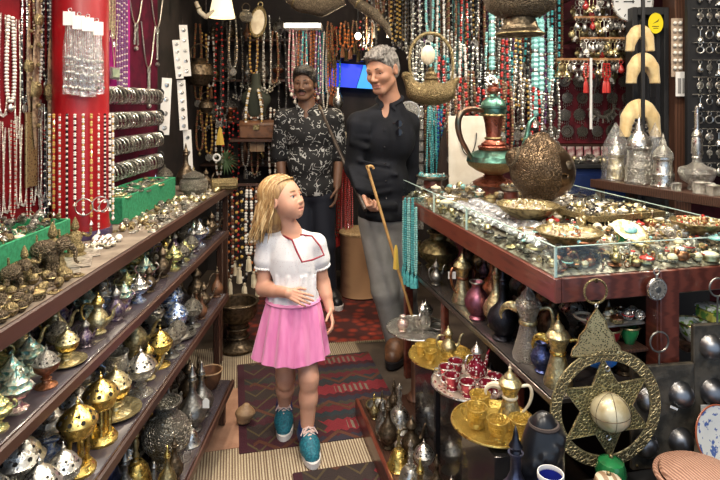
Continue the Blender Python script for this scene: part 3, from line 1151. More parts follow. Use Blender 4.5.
def eyes(P, Rm, s, parent, L, iris, brow, child=False, gaze=(0, 0)):
 for q in (-1, 1):
  c = P(q * 0.032, 0.0665, -0.001) - L
  d = Rm @ Vector((math.sin(R(gaze[0])), math.cos(R(gaze[0])), math.sin(R(gaze[1]))))
  T = Matrix.Translation(c) @ d.to_track_quat('Z', 'Y').to_matrix().to_4x4()
  r = (0.0140 if child else 0.0125) * s
  mb = MB()
  mb.lathe([(0, -r), (r * 0.7, -r * 0.7), (r, 0), (r * 0.85, r * 0.53), (r * 0.55, r * 0.835)], 14, 0, T)
  mb.lathe([(r * 0.55, r * 0.836), (r * 0.3, r * 0.955), (0, r)], 14, 1, T)
  mb.build('eye', [eyewhite, iris], parent)
  z = 0.025 if not child else 0.027
  mb = MB().tube([P(q * 0.014, 0.0885 if not child else 0.084, z - 0.003) - L, P(q * 0.030, 0.0865 if not child else 0.083, z + 0.002) - L, P(q * 0.046, 0.073, z - 0.001) - L], [0.003 * s, 0.0035 * s, 0.0018 * s], 6)
  mb.build('eyebrow', brow, parent)


def hand(f, W, d, n, s, side, curl=(18, 25, 18), spread=0.02, gap=0.108):
 W, d, n = Vector(W), Vector(d).normalized(), Vector(n)
 n = (n - d * n.dot(d)).normalized()
 l = d.cross(n) * side
 ks = []
 for i in range(4):
  o = i - 1.5
  kn = W + d * (0.50 - 0.02 * abs(o - (-0.5))) * s + l * (o * gap * s)
  ks.append(kn)
  f.cone(W + l * (o * 0.07 * s) + d * 0.04 * s, kn, 0.066 * s, 0.056 * s, 0.03 * s)
 tips = []
 for i, (kn, ln) in enumerate(zip(ks, (0.40, 0.45, 0.42, 0.33))):
  o = i - 1.5
  a, p = 0.0, kn
  r = (0.049, 0.050, 0.048, 0.043)[i] * s
  for j, fr in enumerate((0.46, 0.30, 0.24)):
   a += R(curl[j] + 4 * i)
   q = p + (d * math.cos(a) + n * math.sin(a) + l * (o * spread * (1 if j == 0 else 0.4))).normalized() * ln * fr * s
   f.cone(p, q, r * (1 - 0.08 * j), r * (0.94 - 0.08 * j), 0.010 * s)
   p = q
  tips.append(p)
 b = W + d * 0.14 * s - l * 0.15 * s
 k1 = b + (d * 0.62 - l * 0.55 + n * 0.40).normalized() * 0.24 * s
 k2 = k1 + (d * 0.85 - l * 0.15 + n * 0.50).normalized() * 0.20 * s
 f.cone(W + d * 0.05 * s - l * 0.08 * s, b, 0.07 * s, 0.068 * s, 0.03 * s)
 f.cone(b, k1, 0.064 * s, 0.052 * s, 0.02 * s)
 f.cone(k1, k2, 0.052 * s, 0.043 * s, 0.01 * s)
 return ks, tips


def shoe(parent, L, ankle, toe, length, m_up, m_side, m_sole, m_lace, laces=True, floor=0.0, pitch=0.0):
 """Shoe pointing from the ankle to the toe."""
 a = Vector((ankle[0], ankle[1], floor))
 d = Vector((toe[0] - ankle[0], toe[1] - ankle[1], 0)).normalized()
 ang = math.atan2(d.y, d.x)
 T = Matrix.Translation(a - L) @ Matrix.Rotation(ang, 4, 'Z') @ Matrix.Rotation(pitch, 4, 'Y')
 s = length / 0.18
 f = Field((-0.08 * s, -0.06 * s, -0.01), (0.16 * s, 0.06 * s, 0.12 * s), 0.003 * max(1, s * 0.9))
 f.cone((-0.028 * s, 0, 0.034 * s), (0.060 * s, 0, 0.036 * s), 0.031 * s, 0.030 * s, 0.02 * s)
 f.cone((0.060 * s, 0, 0.028 * s), (0.098 * s, 0, 0.024 * s), 0.034 * s, 0.027 * s, 0.02 * s)
 f.cone((-0.020 * s, 0, 0.045 * s), (-0.016 * s, 0, 0.078 * s), 0.029 * s, 0.027 * s, 0.02 * s)
 f.cone((0.0, 0, 0.060 * s), (0.050 * s, 0, 0.044 * s), 0.026 * s, 0.026 * s, 0.02 * s)
 f.half((0, 0, 0.014 * s), (0, 0, -1))
 f.half((0, 0, 0.084 * s), (0.15, 0, 1))
 V, Q = f.net()
 me = bpy.data.meshes.new('shoe')
 me.from_pydata([tuple(T @ Vector(p)) for p in V.tolist()], [], Q.tolist())
 me.materials.append(m_up)
 me.materials.append(m_side)
 C = V[Q].mean(1) / s
 me.polygons.foreach_set('material_index', ((np.abs(C[:, 1]) > 0.022) & (C[:, 0] < 0.045) | (C[:, 0] < -0.03)).astype(np.int32))
 me.polygons.foreach_set('use_smooth', [True] * len(Q))
 me.update()
 o = link('shoe', me, parent)
 out = []
 for i in range(28):
  t = 2 * PI * i / 28
  x = 0.042 + 0.096 * math.cos(t)
  w = 0.033 + 0.006 * math.cos(t - 0.6)
  out.append((x * s, w * math.sin(t) * s * (1.0 if abs(math.cos(t)) < 0.8 else 0.98)))
 mb = MB().prism(out, 0.0, 0.019 * s, 0, T)
 mb.build('sole', m_sole, o, 30)
 if laces:
  mb = MB()
  for i in range(4):
   x = 0.022 + i * 0.014
   zt = 0.0865 - i * 0.0062
   mb.tube([(x * s, -0.020 * s, (zt - 0.010) * s), ((x + 0.006) * s, 0, zt * s), ((x + 0.013) * s, 0.020 * s, (zt - 0.014) * s)], 0.0036 * s, 5, 0, T)
   mb.tube([(x * s, 0.020 * s, (zt - 0.010) * s), ((x + 0.006) * s, 0, (zt + 0.001) * s), ((x + 0.013) * s, -0.020 * s, (zt - 0.014) * s)], 0.0036 * s, 5, 0, T)
  for q in (-1, 1):
   mb.tube([(0.022 * s, 0, 0.082 * s), (0.034 * s, q * 0.020 * s, 0.086 * s), (0.046 * s, q * 0.030 * s, 0.070 * s), (0.030 * s, q * 0.024 * s, 0.070 * s), (0.020 * s, q * 0.006 * s, 0.082 * s)], 0.0024 * s, 5, 0, T)
  mb.build('lace', m_lace, o)
 return o


def chain(f, pts, rads, k):
 for (a, b, r0, r1) in zip(pts, pts[1:], rads, rads[1:]):
  f.cone(a, b, r0, r1, k)


# ---------------------------------------------------------------- the child
def girl():
 L = Vector((-0.29, 2.36, 0.0))
 hc = pt(284.5, 198.5, 2.36)
 Rm = frame(63, 15)
 s = 0.83
 neck = pt(292, 232, 2.385)
 chest = pt(291, 258, 2.38)
 belly = pt(293, 289, 2.375)
 pelv = pt(293, 312, 2.385)
 rs, re, rw = pt(267, 243, 2.385), pt(263.5, 288, 2.37), pt(288, 293, 2.27)
 ls, le, lw = pt(316, 244, 2.40), pt(323, 283, 2.43), pt(330, 309, 2.38)
 rh, rk, ra = pt(284, 325, 2.40), pt(285.5, 377, 2.43), pt(284, 410, 2.52)
 lh, lk, la = pt(303, 325, 2.385), pt(309, 378, 2.33), pt(307, 435, 2.335)
 f = Field((-0.52, 2.10, 0.03), (-0.07, 2.66, 1.20), 0.0026)
 P = head(f, hc, Rm, s, True)
 f.cone(P(0, -0.020, -0.06), neck, 0.031, 0.034, 0.02)
 f.cone(neck, chest, 0.036, 0.06, 0.03)
 f.ell(chest, (0.088, 0.062, 0.085), None, 0.03)
 f.ell(belly, (0.082, 0.066, 0.08), None, 0.03)
 f.ell(pelv, (0.090, 0.070, 0.065), None, 0.03)
 f.cone(neck + Vector((0, 0, -0.03)), rs, 0.036, 0.030, 0.02)
 f.cone(neck + Vector((0, 0, -0.03)), ls, 0.036, 0.030, 0.02)
 chain(f, [rs, re, rw], [0.033, 0.030, 0.021], 0.012)
 f.cone(re, re + (rw - re) * 0.45, 0.030, 0.029, 0.012)
 chain(f, [ls, le, lw], [0.032, 0.027, 0.019], 0.012)
 f.cone(le, le + (lw - le) * 0.45, 0.027, 0.026, 0.012)
 hd = pt(311, 302, 2.235) - rw
 hand(f, rw, hd, (0.15, 0.95, -0.45), 0.118, -1, (8, 16, 10), 0.10)
 hand(f, lw, pt(333, 323, 2.345) - lw, (-1, 0.1, 0), 0.115, 1, (14, 22, 16), 0.04)
 chain(f, [rh, rk], [0.060, 0.039], 0.02)
 chain(f, [rk, rk.lerp(ra, 0.35), ra], [0.038, 0.036, 0.025], 0.02)
 f.cone(rk + Vector((0, -0.012, 0.005)), rk + Vector((0, -0.010, -0.02)), 0.031, 0.029, 0.02)
 chain(f, [lh, lk], [0.060, 0.038], 0.02)
 chain(f, [lk, lk.lerp(la, 0.35), la], [0.037, 0.036, 0.025], 0.02)
 f.cone(lk + Vector((0, -0.012, 0.005)), lk + Vector((0, -0.010, -0.02)), 0.030, 0.028, 0.02)
 body = f.build('person', [skin_girl, lip_girl], None, L, lambda C: is_lip(C, P, Rm, s, 0.070))
 body.location = L
 tag(body, 'small person with long hair in white blouse and pink skirt walking down the aisle', 'person')
 eyes(P, Rm, s, body, L, iris_b, blondbrow, True, (0, 8))
 # blouse
 f = Field((-0.52, 2.22, 0.55), (-0.07, 2.54, 0.98), 0.003)
 f.ell(chest + Vector((0, 0, 0.012)), (0.100, 0.071, 0.098), None, 0.03)
 f.cone(neck + Vector((0, 0.004, -0.045)), chest, 0.062, 0.08, 0.03)
 f.ell(pt(292, 272, 2.378), (0.101, 0.076, 0.08), None, 0.03)
 f.ell(belly, (0.101, 0.082, 0.082), None, 0.03)
 f.ell(pt(293, 302, 2.378), (0.106, 0.088, 0.05), None, 0.03)
 for a, b in ((rs, re), (ls, le)):
  f.cone(neck + Vector((0, 0, -0.035)), a + Vector((0, 0, 0.002)), 0.05, 0.043, 0.02)
  f.cone(a, a.lerp(b, 0.36), 0.043, 0.050, 0.012)
 for k in range(14):
  a = k * 2 * PI / 14
  e = Vector((math.cos(a), math.sin(a) * 0.8, 0))
  f.cone(belly + e * 0.096 + Vector((0.012 * (k % 3), 0, 0.07)), pt(293, 303, 2.378) + e * 0.106, 0.004, 0.006, 0.014)
 for a, b in ((rs, re), (ls, le)):
  d = (b - a).normalized()
  f.ell(a.lerp(b, 0.36) + d * 0.094, (0.066, 0.066, 0.066), None, 0.004, True)
 f.half(pt(293, 300.5, 2.378), (0.05, 0, -1))
 f.half(neck + Vector((0, 0, 0.006)), (0, -0.35, 1))
 f.ell(neck + Vector((0.012, -0.045, 0.016)), (0.052, 0.052, 0.035), None, 0.006, True)
 sh = f.build('blouse', blouse, body, L)
 for a, b, rr in ((rs, re, 0.045), (ls, le, 0.045)):
  mb = MB()
  d = (b - a).normalized()
  c = a + d * ((a.lerp(b, 0.36) - a).length + 0.036)
  T = Matrix.Translation(c - L) @ d.to_track_quat('Z', 'Y').to_matrix().to_4x4()
  for k in range(18):
   t = 2 * PI * k / 18
   mb.ball((rr * math.cos(t) * 0.86, rr * math.sin(t) * 0.86, 0.0), 0.0085, 0, 8, 5, (1, 1, 0.7), T)
  mb.torus(rr * 0.86, 0.005, 24, 6, 0, T)
  mb.build('sleeve_lace', lacewhite, sh)
 # skirt
 top, bot = pt(293, 298, 2.38), pt(290, 354, 2.37)
 mb = MB()
 n, rows = 132, 14
 V, Fc = [], []
 for layer in (0, 1):
  for j in range(rows + 1):
   t = j / rows
   rx = 0.108 + 0.042 * t ** 0.8 - 0.005 * layer
   ry = 0.092 + 0.036 * t ** 0.8 - 0.005 * layer
   c = top.lerp(bot, t) - L
   for i in range(n):
    a = 2 * PI * i / n
    w = math.cos(11 * a + 0.7 * math.sin(3 * a)) * 0.013 * t ** 0.7 + math.cos(27 * a) * 0.0022 * (1 - t)
    fl = 0.010 * t * math.cos(2 * a + 0.6)
    V.append((c.x + (rx + w + fl) * math.cos(a), c.y + (ry + w) * math.sin(a), c.z + (0.006 * math.cos(11 * a) * t if j == rows else 0)))
 o = (rows + 1) * n
 for j in range(rows):
  for i in range(n):
   i2 = (i + 1) % n
   Fc.append((j * n + i, (j + 1) * n + i, (j + 1) * n + i2, j * n + i2))
   Fc.append((o + j * n + i, o + j * n + i2, o + (j + 1) * n + i2, o + (j + 1) * n + i))
 for i in range(n):
  i2 = (i + 1) % n
  Fc.append((rows * n + i, o + rows * n + i, o + rows * n + i2, rows * n + i2))
  Fc.append((i, i2, o + i2, o + i))
 mb.add(V, Fc)
 sk = mb.build('skirt', pinkskirt, body, 60)
 mb = MB().tube([(top.x - L.x + 0.110 * math.cos(a), top.y - L.y + 0.094 * math.sin(a), top.z - L.z - 0.006) for a in [2 * PI * i / 40 for i in range(40)]], 0.008, 6, 0, None, True)
 mb.build('waistband', pinkband, sk)
 # cord round the neck
 mb = MB()
 nb = neck + Vector((0, 0, -0.012))
 P1 = [nb + Vector((-0.040, 0.030, 0.004)), nb + Vector((-0.036, -0.030, 0.004)), pt(292, 240, 2.30), pt(297, 252, 2.288), pt(302, 262, 2.283)]
 P2 = [pt(302, 262, 2.283), pt(312, 260, 2.288), pt(324, 255, 2.318), pt(320, 246, 2.335), pt(312, 236, 2.345), nb + Vector((0.040, -0.024, 0.006)), nb + Vector((0.040, 0.030, 0.004))]
 mb.tube([p - L for p in P1 + P2[1:]], 0.0042, 6)
 mb.build('neck_cord', crimsoncord, body)
 # shoes
 shoe(body, L, ra, (ra.x + 0.012, ra.y - 0.1, 0), 0.204, tealknit, navyknit, solewhite, lacepink, True, 0.012, 0.0)
 shoe(body, L, la, (la.x + 0.028, la.y - 0.1, 0), 0.204, tealknit, navyknit, solewhite, lacepink, True, 0.012, 0.0)
 for c in (ra, la):
  MB().lathe([(0.029, -0.018), (0.031, 0.0), (0.030, 0.008), (0.0, 0.008)], 14, 0, Matrix.Translation(c - L + Vector((0, 0, 0.006)))).build('sock', lacewhite, body)
 # hair
 rnd = random.Random(3)
 f = Field((-0.53, 2.15, 0.84), (-0.10, 2.60, 1.20), 0.003)

 def E(c, r, k, sub=False):
  f.ell(P(*c), [q * s for q in r], Rm, k * s, sub)
 E((0, -0.032, 0.036), (0.093, 0.104, 0.093), 0.01)
 E((0, -0.085, -0.03), (0.082, 0.050, 0.11), 0.04)
 E((0, 0.088, -0.068), (0.088, 0.100, 0.110), 0.010, True)
 for q in (-1, 1):
  E((q * 0.090, -0.004, -0.028), (0.030, 0.026, 0.040), 0.006, True)
 f.cone(P(0, -0.10, -0.07), pt(272, 236, 2.44), 0.060, 0.040, 0.03)
 hair = f.build('hair', blond, body, L)
 mb = MB()
 for i in range(430):
  side = 1 if i % 2 else -1
  pts = []
  m = 10
  rx, ry, rz = 0.095, 0.106, 0.094
  lift = 1.0 + rnd.uniform(0.0, 0.030)
  if i < 300:                                     # from the parting over the side and behind the ear
   y0 = rnd.uniform(-0.10, 0.062)
   ye = min(y0, rnd.uniform(-0.085, 0.012))
   fm = 0.54 * PI
   for j in range(m):
    t = j / (m - 1)
    ph = 0.05 + t * fm
    y = y0 + (ye - y0) * (t * t * (3 - 2 * t))
    c = math.sqrt(max(0.05, 1 - ((y + 0.032) / ry) ** 2))
    if y0 > 0.02:
     c = max(c, 0.62 + 0.3 * t)
    pts.append(P(side * rx * math.sin(ph) * c * lift, y, 0.034 + rz * math.cos(ph) * c * lift))
  else:                                           # down the back of the head
   aa = rnd.uniform(-1.05, 1.05)
   for j in range(m):
    th = (0.06 + 0.94 * j / (m - 1)) * PI * 0.56
    pts.append(P(math.sin(th) * math.sin(aa) * rx * lift, -0.034 - math.sin(th) * math.cos(aa) * ry * lift, 0.034 + math.cos(th) * rz * lift))
  last = pts[-1]
  out = (last - P(0, -0.03, 0.03))
  out.z = 0
  out.normalize()
  nseg = 7
  ln = rnd.uniform(0.11, 0.185)
  ph = rnd.uniform(0, 6.3)
  v = Vector((0, 0, -1)) + out * rnd.uniform(-0.10, 0.14) + Vector((-0.12 + rnd.uniform(-0.06, 0.06), 0.0, 0))
  for j in range(1, nseg + 1):
   p = last + v * (ln * j / nseg) + out * (0.005 * math.sin(ph + j * 0.9)) + Vector((0.004 * math.cos(ph + j), 0, 0))
   pts.append(p)
  r = rnd.uniform(0.0026, 0.0048)
  rad = [r * 0.7] + [r] * (len(pts) - 4) + [r * 0.9, r * 0.6, r * 0.15]
  mb.tube([p - L for p in pts], rad, 5, 0 if rnd.random() < 0.6 else 1, None, False, 0.6)
 mb.build('hair_strands', [blond, blond_lt], hair, 80)
 return body


# ---------------------------------------------------------------- grown people
def man_front():
 L = Vector((0.16, 3.17, 0.0))
 hc = pt(382, 70, 3.13)
 Rm = frame(-33, -17, 4)
 s = 1.05
 neck = pt(390, 103, 3.20)
 chest, belly, pelv = pt(386, 138, 3.20), pt(383, 180, 3.20), pt(384, 212, 3.20)
 rs, re, rw = pt(359, 124, 3.14), pt(355, 168, 3.16), pt(364, 194, 3.03)
 ls, le, lw = pt(408, 124, 3.25), pt(409, 172, 3.33), pt(404, 205, 3.28)
 rh, lh = pt(375, 222, 3.20), pt(395, 222, 3.22)
 rk, ra = pt(385, 290, 3.17), pt(399, 346, 3.22)
 lk, la = pt(403, 290, 3.24), pt(413, 344, 3.34)
 f = Field((-0.16, 2.80, 0.06), (0.42, 3.48, 1.84), 0.004)
 P = head(f, hc, Rm, s)
 f.cone(P(0, -0.025, -0.06), neck, 0.052, 0.058, 0.03)
 f.cone(neck, chest, 0.058, 0.10, 0.04)
 f.ell(chest, (0.145, 0.10, 0.16), None, 0.04)
 f.ell(belly, (0.125, 0.095, 0.16), None, 0.04)
 f.ell(pelv, (0.13, 0.10, 0.11), None, 0.04)
 for a in (rs, ls):
  f.cone(neck + Vector((0, 0, -0.05)), a, 0.055, 0.05, 0.03)
 chain(f, [rs, re, rw], [0.048, 0.040, 0.029], 0.02)
 chain(f, [ls, le, lw], [0.048, 0.040, 0.029], 0.02)
 hand(f, rw, pt(369, 207, 2.985) - rw, (0.8, -0.45, -0.1), 0.185, 1, (58, 70, 45), 0.02)
 hand(f, lw, pt(403, 216, 3.26) - lw, (-1, 0.2, 0), 0.185, 1, (20, 25, 18), 0.02)
 chain(f, [rh, rk, ra], [0.08, 0.052, 0.04], 0.03)
 chain(f, [lh, lk, la], [0.08, 0.052, 0.04], 0.03)
 body = f.build('person', [skin_man, lip_man], None, L, lambda C: is_lip(C, P, Rm, s))
 body.location = L
 tag(body, 'tall person with short grey hair in dark shirt and grey trousers looking down', 'person')
 eyes(P, Rm, s, body, L, iris_k, brownbrow, False, (0, -25))
 f = Field((-0.18, 2.80, 0.70), (0.44, 3.50, 1.62), 0.004)
 f.ell(chest, (0.166, 0.120, 0.175), None, 0.04)
 f.ell(belly, (0.148, 0.118, 0.17), None, 0.04)
 f.ell(pelv, (0.150, 0.120, 0.13), None, 0.04)
 f.cone(neck + Vector((0, 0, -0.035)), chest, 0.076, 0.12, 0.04)
 for a in (rs, ls):
  f.cone(neck + Vector((0, 0, -0.06)), a, 0.072, 0.066, 0.03)
 chain(f, [rs, re, re.lerp(rw, 0.93)], [0.067, 0.058, 0.044], 0.02)
 chain(f, [ls, le, le.lerp(lw, 0.93)], [0.067, 0.058, 0.044], 0.02)
 rnd = random.Random(5)
 for k in range(16):                                # soft folds across sleeve and side
  t = k / 15
  c = rs.lerp(re, t * 1.0) if k < 8 else re.lerp(rw, (t - 0.5) * 1.6)
  f.cone(c + Vector((-0.03, -0.058, 0.012)), c + Vector((0.05, -0.052, -0.012 + rnd.uniform(-0.02, 0.02))), 0.005, 0.004, 0.03)
 for k in range(9):
  z = belly.z + 0.12 - k * 0.038
  f.cone((0.02 + rnd.uniform(-0.02, 0.02), 3.092, z), (0.18 + rnd.uniform(-0.04, 0.04), 3.086, z + rnd.uniform(-0.05, 0.03)), 0.006, 0.004, 0.034)
 f.half((0, 0, pt(385, 218, 3.2).z), (0, 0, -1))
 f.cone(neck + Vector((0.004, 0.012, -0.03)), neck + Vector((0, 0.002, 0.03)), 0.078, 0.066, 0.012)
 f.half(neck + Vector((0, 0, 0.030)), (-0.05, -0.42, 1))
 f.ell(neck + Vector((-0.03, -0.105, -0.020)), (0.024, 0.075, 0.065), None, 0.010, True)
 sh = f.build('shirt', navyshirt, body, L)
 mb = MB()
 for q, pts in ((1, [(0.066, 0.010, 0.040), (0.060, -0.032, 0.022), (0.012, -0.080, -0.012), (0.026, -0.094, -0.040)]), (-1, [(-0.066, 0.004, 0.036), (-0.068, -0.030, 0.016), (-0.052, -0.072, -0.014), (-0.078, -0.076, -0.044)])):
  mb.tube([neck - L + Vector(p) for p in pts], [0.012, 0.018, 0.016, 0.005], 8, 0, None, False, 0.5)
 mb.build('collar', navyshirt, sh)
 mb = MB()
 for k in range(5):
  p = pt(384 + k * 0.6, 130 + k * 17, 3.07)
  mb.ball(p - L, 0.006, 0, 8, 5, (1, 0.6, 1))
 mb.build('button_row', stone_k, sh)
 f = Field((-0.10, 2.95, 0.03), (0.42, 3.48, 0.95), 0.004)
 f.ell(pelv, (0.142, 0.112, 0.12), None, 0.03)
 chain(f, [rh, rk, ra + Vector((0, 0, -0.03))], [0.096, 0.074, 0.062], 0.03)
 chain(f, [lh, lk, la + Vector((0, 0, -0.03))], [0.096, 0.074, 0.062], 0.03)
 f.half((0, 0, pt(385, 210, 3.2).z), (0, 0, 1))
 f.half((0, 0, 0.055), (0, 0, -1))
 f.build('trousers', greychino, body, L)
 shoe(body, L, ra, (ra.x - 0.03, ra.y - 0.1, 0), 0.29, leather, leather, blackshoe, leather, False, 0.012)
 shoe(body, L, la, (la.x + 0.02, la.y - 0.1, 0), 0.29, leather, leather, blackshoe, leather, False, 0.012)
 f = Field((-0.06, 2.95, 1.45), (0.34, 3.36, 1.84), 0.003)

 def E(c, r, k, sub=False):
  f.ell(P(*c), [q * s for q in r], Rm, k * s, sub)
 E((0, -0.020, 0.038), (0.082, 0.105, 0.087), 0.01)
 E((0, -0.032, -0.01), (0.078, 0.084, 0.07), 0.02)
 E((0, 0.036, 0.086), (0.058, 0.054, 0.034), 0.02)
 E((0, 0.110, -0.025), (0.095, 0.105, 0.098), 0.012, True)
 for q in (-1, 1):
  E((q * 0.095, -0.010, -0.035), (0.032, 0.030, 0.042), 0.006, True)
 f.half(P(0, 0, -0.060), Rm @ Vector((0, 0.3, -1)))
 for i in range(46):
  a, b = rnd.uniform(-0.9, 0.9), rnd.uniform(-1.0, 0.95)
  c = Vector((0.083 * math.sin(a), -0.020 + 0.10 * b * 0.9, 0.042 + 0.085 * math.cos(a) * math.sqrt(max(0.02, 1 - b * b * 0.8))))
  f.cone(P(*c), P(c.x * 1.01 + 0.004, c.y + 0.03, c.z + 0.001), 0.006 * s, 0.003 * s, 0.008)
 f.build('hair', greyhair, body, L)
 return body, rw


def man_back():
 L = Vector((-0.36, 4.02, 0.0))
 hc = pt(304.5, 83, 3.95)
 Rm = frame(-8, -6)
 s = 1.0
 neck = pt(307, 108, 4.0)
 chest, belly, pelv = pt(309, 132, 4.0), pt(310, 162, 4.0), pt(312, 190, 4.0)
 rs, re, rw = pt(284, 118, 4.0), pt(280, 155, 4.05), pt(283, 186, 3.98)
 ls, le, lw = pt(334, 118, 4.0), pt(339, 155, 4.05), pt(337, 186, 3.97)
 rh, lh = pt(301, 198, 4.0), pt(323, 198, 4.0)
 rk, ra = pt(302, 245, 3.98), pt(302, 290, 4.05)
 lk, la = pt(325, 245, 3.98), pt(329, 290, 4.05)
 f = Field((-0.70, 3.72, 0.05), (-0.06, 4.30, 1.76), 0.0045)
 P = head(f, hc, Rm, s)
 f.cone(P(0, -0.025, -0.06), neck, 0.052, 0.056, 0.03)
 f.cone(neck, chest, 0.056, 0.10, 0.04)
 f.ell(chest, (0.155, 0.10, 0.15), None, 0.04)
 f.ell(belly, (0.14, 0.105, 0.15), None, 0.04)
 f.ell(pelv, (0.14, 0.10, 0.11), None, 0.04)
 for a in (rs, ls):
  f.cone(neck + Vector((0, 0, -0.05)), a, 0.055, 0.05, 0.03)
 chain(f, [rs, re, rw], [0.048, 0.038, 0.028], 0.02)
 chain(f, [ls, le, lw], [0.048, 0.038, 0.028], 0.02)
 hand(f, rw, (0.05, -0.15, -1), (1, 0, 0), 0.18, -1, (16, 22, 16), 0.02)
 hand(f, lw, (-0.05, -0.15, -1), (-1, 0, 0), 0.18, 1, (16, 22, 16), 0.02)
 chain(f, [rh, rk, ra], [0.08, 0.052, 0.04], 0.03)
 chain(f, [lh, lk, la], [0.08, 0.052, 0.04], 0.03)
 body = f.build('person', [skin_dark, lip_dark], None, L, lambda C: is_lip(C, P, Rm, s))
 body.location = L
 tag(body, 'person with black moustache in black shirt with white squiggles standing at the back', 'person')
 eyes(P, Rm, s, body, L, iris_k, darkhair, False, (0, -8))
 mb = MB().tube([P(-0.030, 0.080, -0.058) - L, P(-0.014, 0.094, -0.048) - L, P(0, 0.096, -0.046) - L, P(0.014, 0.094, -0.048) - L, P(0.030, 0.080, -0.058) - L], [0.003, 0.006, 0.0065, 0.006, 0.003], 8)
 mb.build('moustache', darkhair, body)
 f = Field((-0.72, 3.72, 0.66), (-0.04, 4.32, 1.52), 0.0045)
 f.ell(chest, (0.178, 0.122, 0.165), None, 0.04)
 f.ell(belly, (0.165, 0.128, 0.165), None, 0.04)
 f.ell(pelv + Vector((0, 0, 0.02)), (0.165, 0.122, 0.13), None, 0.04)
 f.cone(neck + Vector((0, 0, -0.04)), chest, 0.078, 0.12, 0.04)
 for a, b in ((rs, re), (ls, le)):
  f.cone(neck + Vector((0, 0, -0.06)), a, 0.072, 0.066, 0.03)
  f.cone(a, b, 0.068, 0.066, 0.02)
 f.half((0, 0, pt(310, 194, 4.0).z), (0, 0, -1))
 f.cone(neck + Vector((0, 0.010, -0.03)), neck + Vector((0, 0.002, 0.025)), 0.078, 0.066, 0.012)
 f.half(neck + Vector((0, 0, 0.022)), (0, -0.5, 1))
 f.ell(neck + Vector((0, -0.10, -0.015)), (0.024, 0.065, 0.055), None, 0.01, True)
 sh = f.build('shirt', squig, body, L)
 mb = MB()
 for q in (-1, 1):
  mb.tube([neck - L + Vector(p) for p in [(q * 0.066, 0.01, 0.032), (q * 0.062, -0.032, 0.012), (q * 0.024, -0.080, -0.026), (q * 0.050, -0.092, -0.050)]], [0.012, 0.018, 0.016, 0.005], 8, 0, None, False, 0.5)
 mb.build('collar', squig, sh)
 f = Field((-0.62, 3.84, 0.03), (-0.10, 4.20, 0.86), 0.0045)
 f.ell(pelv, (0.152, 0.112, 0.11), None, 0.03)
 chain(f, [rh, rk, ra + Vector((0, 0, -0.03))], [0.092, 0.070, 0.06], 0.03)
 chain(f, [lh, lk, la + Vector((0, 0, -0.03))], [0.092, 0.070, 0.06], 0.03)
 f.half((0, 0, 0.82), (0, 0, 1))
 f.half((0, 0, 0.055), (0, 0, -1))
 f.build('trousers', darktrouser, body, L)
 shoe(body, L, ra, (ra.x - 0.02, ra.y - 0.1, 0), 0.28, blackshoe, blackshoe, solewhite, blackshoe, False, 0.012)
 shoe(body, L, la, (la.x + 0.045, la.y - 0.1, 0), 0.28, blackshoe, blackshoe, solewhite, blackshoe, False, 0.012)
 f = Field((-0.52, 3.80, 1.42), (-0.22, 4.16, 1.76), 0.0035)

 def E(c, r, k, sub=False):
  f.ell(P(*c), [q * s for q in r], Rm, k * s, sub)
 E((0, -0.022, 0.040), (0.088, 0.108, 0.090), 0.01)
 E((0, -0.035, -0.01), (0.082, 0.086, 0.07), 0.02)
 E((0, 0.045, 0.085), (0.066, 0.050, 0.036), 0.02)
 E((0, 0.112, -0.030), (0.095, 0.105, 0.100), 0.012, True)
 for q in (-1, 1):
  E((q * 0.097, -0.010, -0.035), (0.032, 0.030, 0.042), 0.006, True)
 f.half(P(0, 0, -0.060), Rm @ Vector((0, 0.3, -1)))
 f.build('hair', darkhair, body, L)
 return body
# ------------------------------------------------------------------ room shell
XL, XR, YB, ZC = -1.32, 2.75, 4.85, 2.62
floor_m = mat('dark floor tile', (0.10, 0.075, 0.055), (0.05, 0.038, 0.03), rough=0.5, scale=5)


def plain_box(lo, hi):
 return MB().box(lo, hi)


struct('floor', plain_box((XL - 0.1, -0.6, -0.06), (XR + 0.1, YB + 0.1, 0.0)), floor_m)
struct('ceiling', plain_box((XL - 0.1, -0.1, ZC), (XR + 0.1, YB + 0.1, ZC + 0.05)), mat('dark ceiling', (0.06, 0.05, 0.045), rough=0.8))
struct('wall_back', plain_box((XL - 0.1, YB, 0), (XR + 0.1, YB + 0.1, ZC)), darkpaint)
struct('wall_right', plain_box((XR, -0.1, 0), (XR + 0.1, YB, ZC)), darkpaint)
struct('wall_left', plain_box((XL - 0.1, -0.1, 0), (XL, YB, ZC)), darkpaint)
struct('partition_right', plain_box((0.62, 4.02, 0), (XR, 4.10, ZC)), mat('deep red wall', (0.09, 0.008, 0.014), (0.05, 0.006, 0.01), rough=0.85, scale=8))


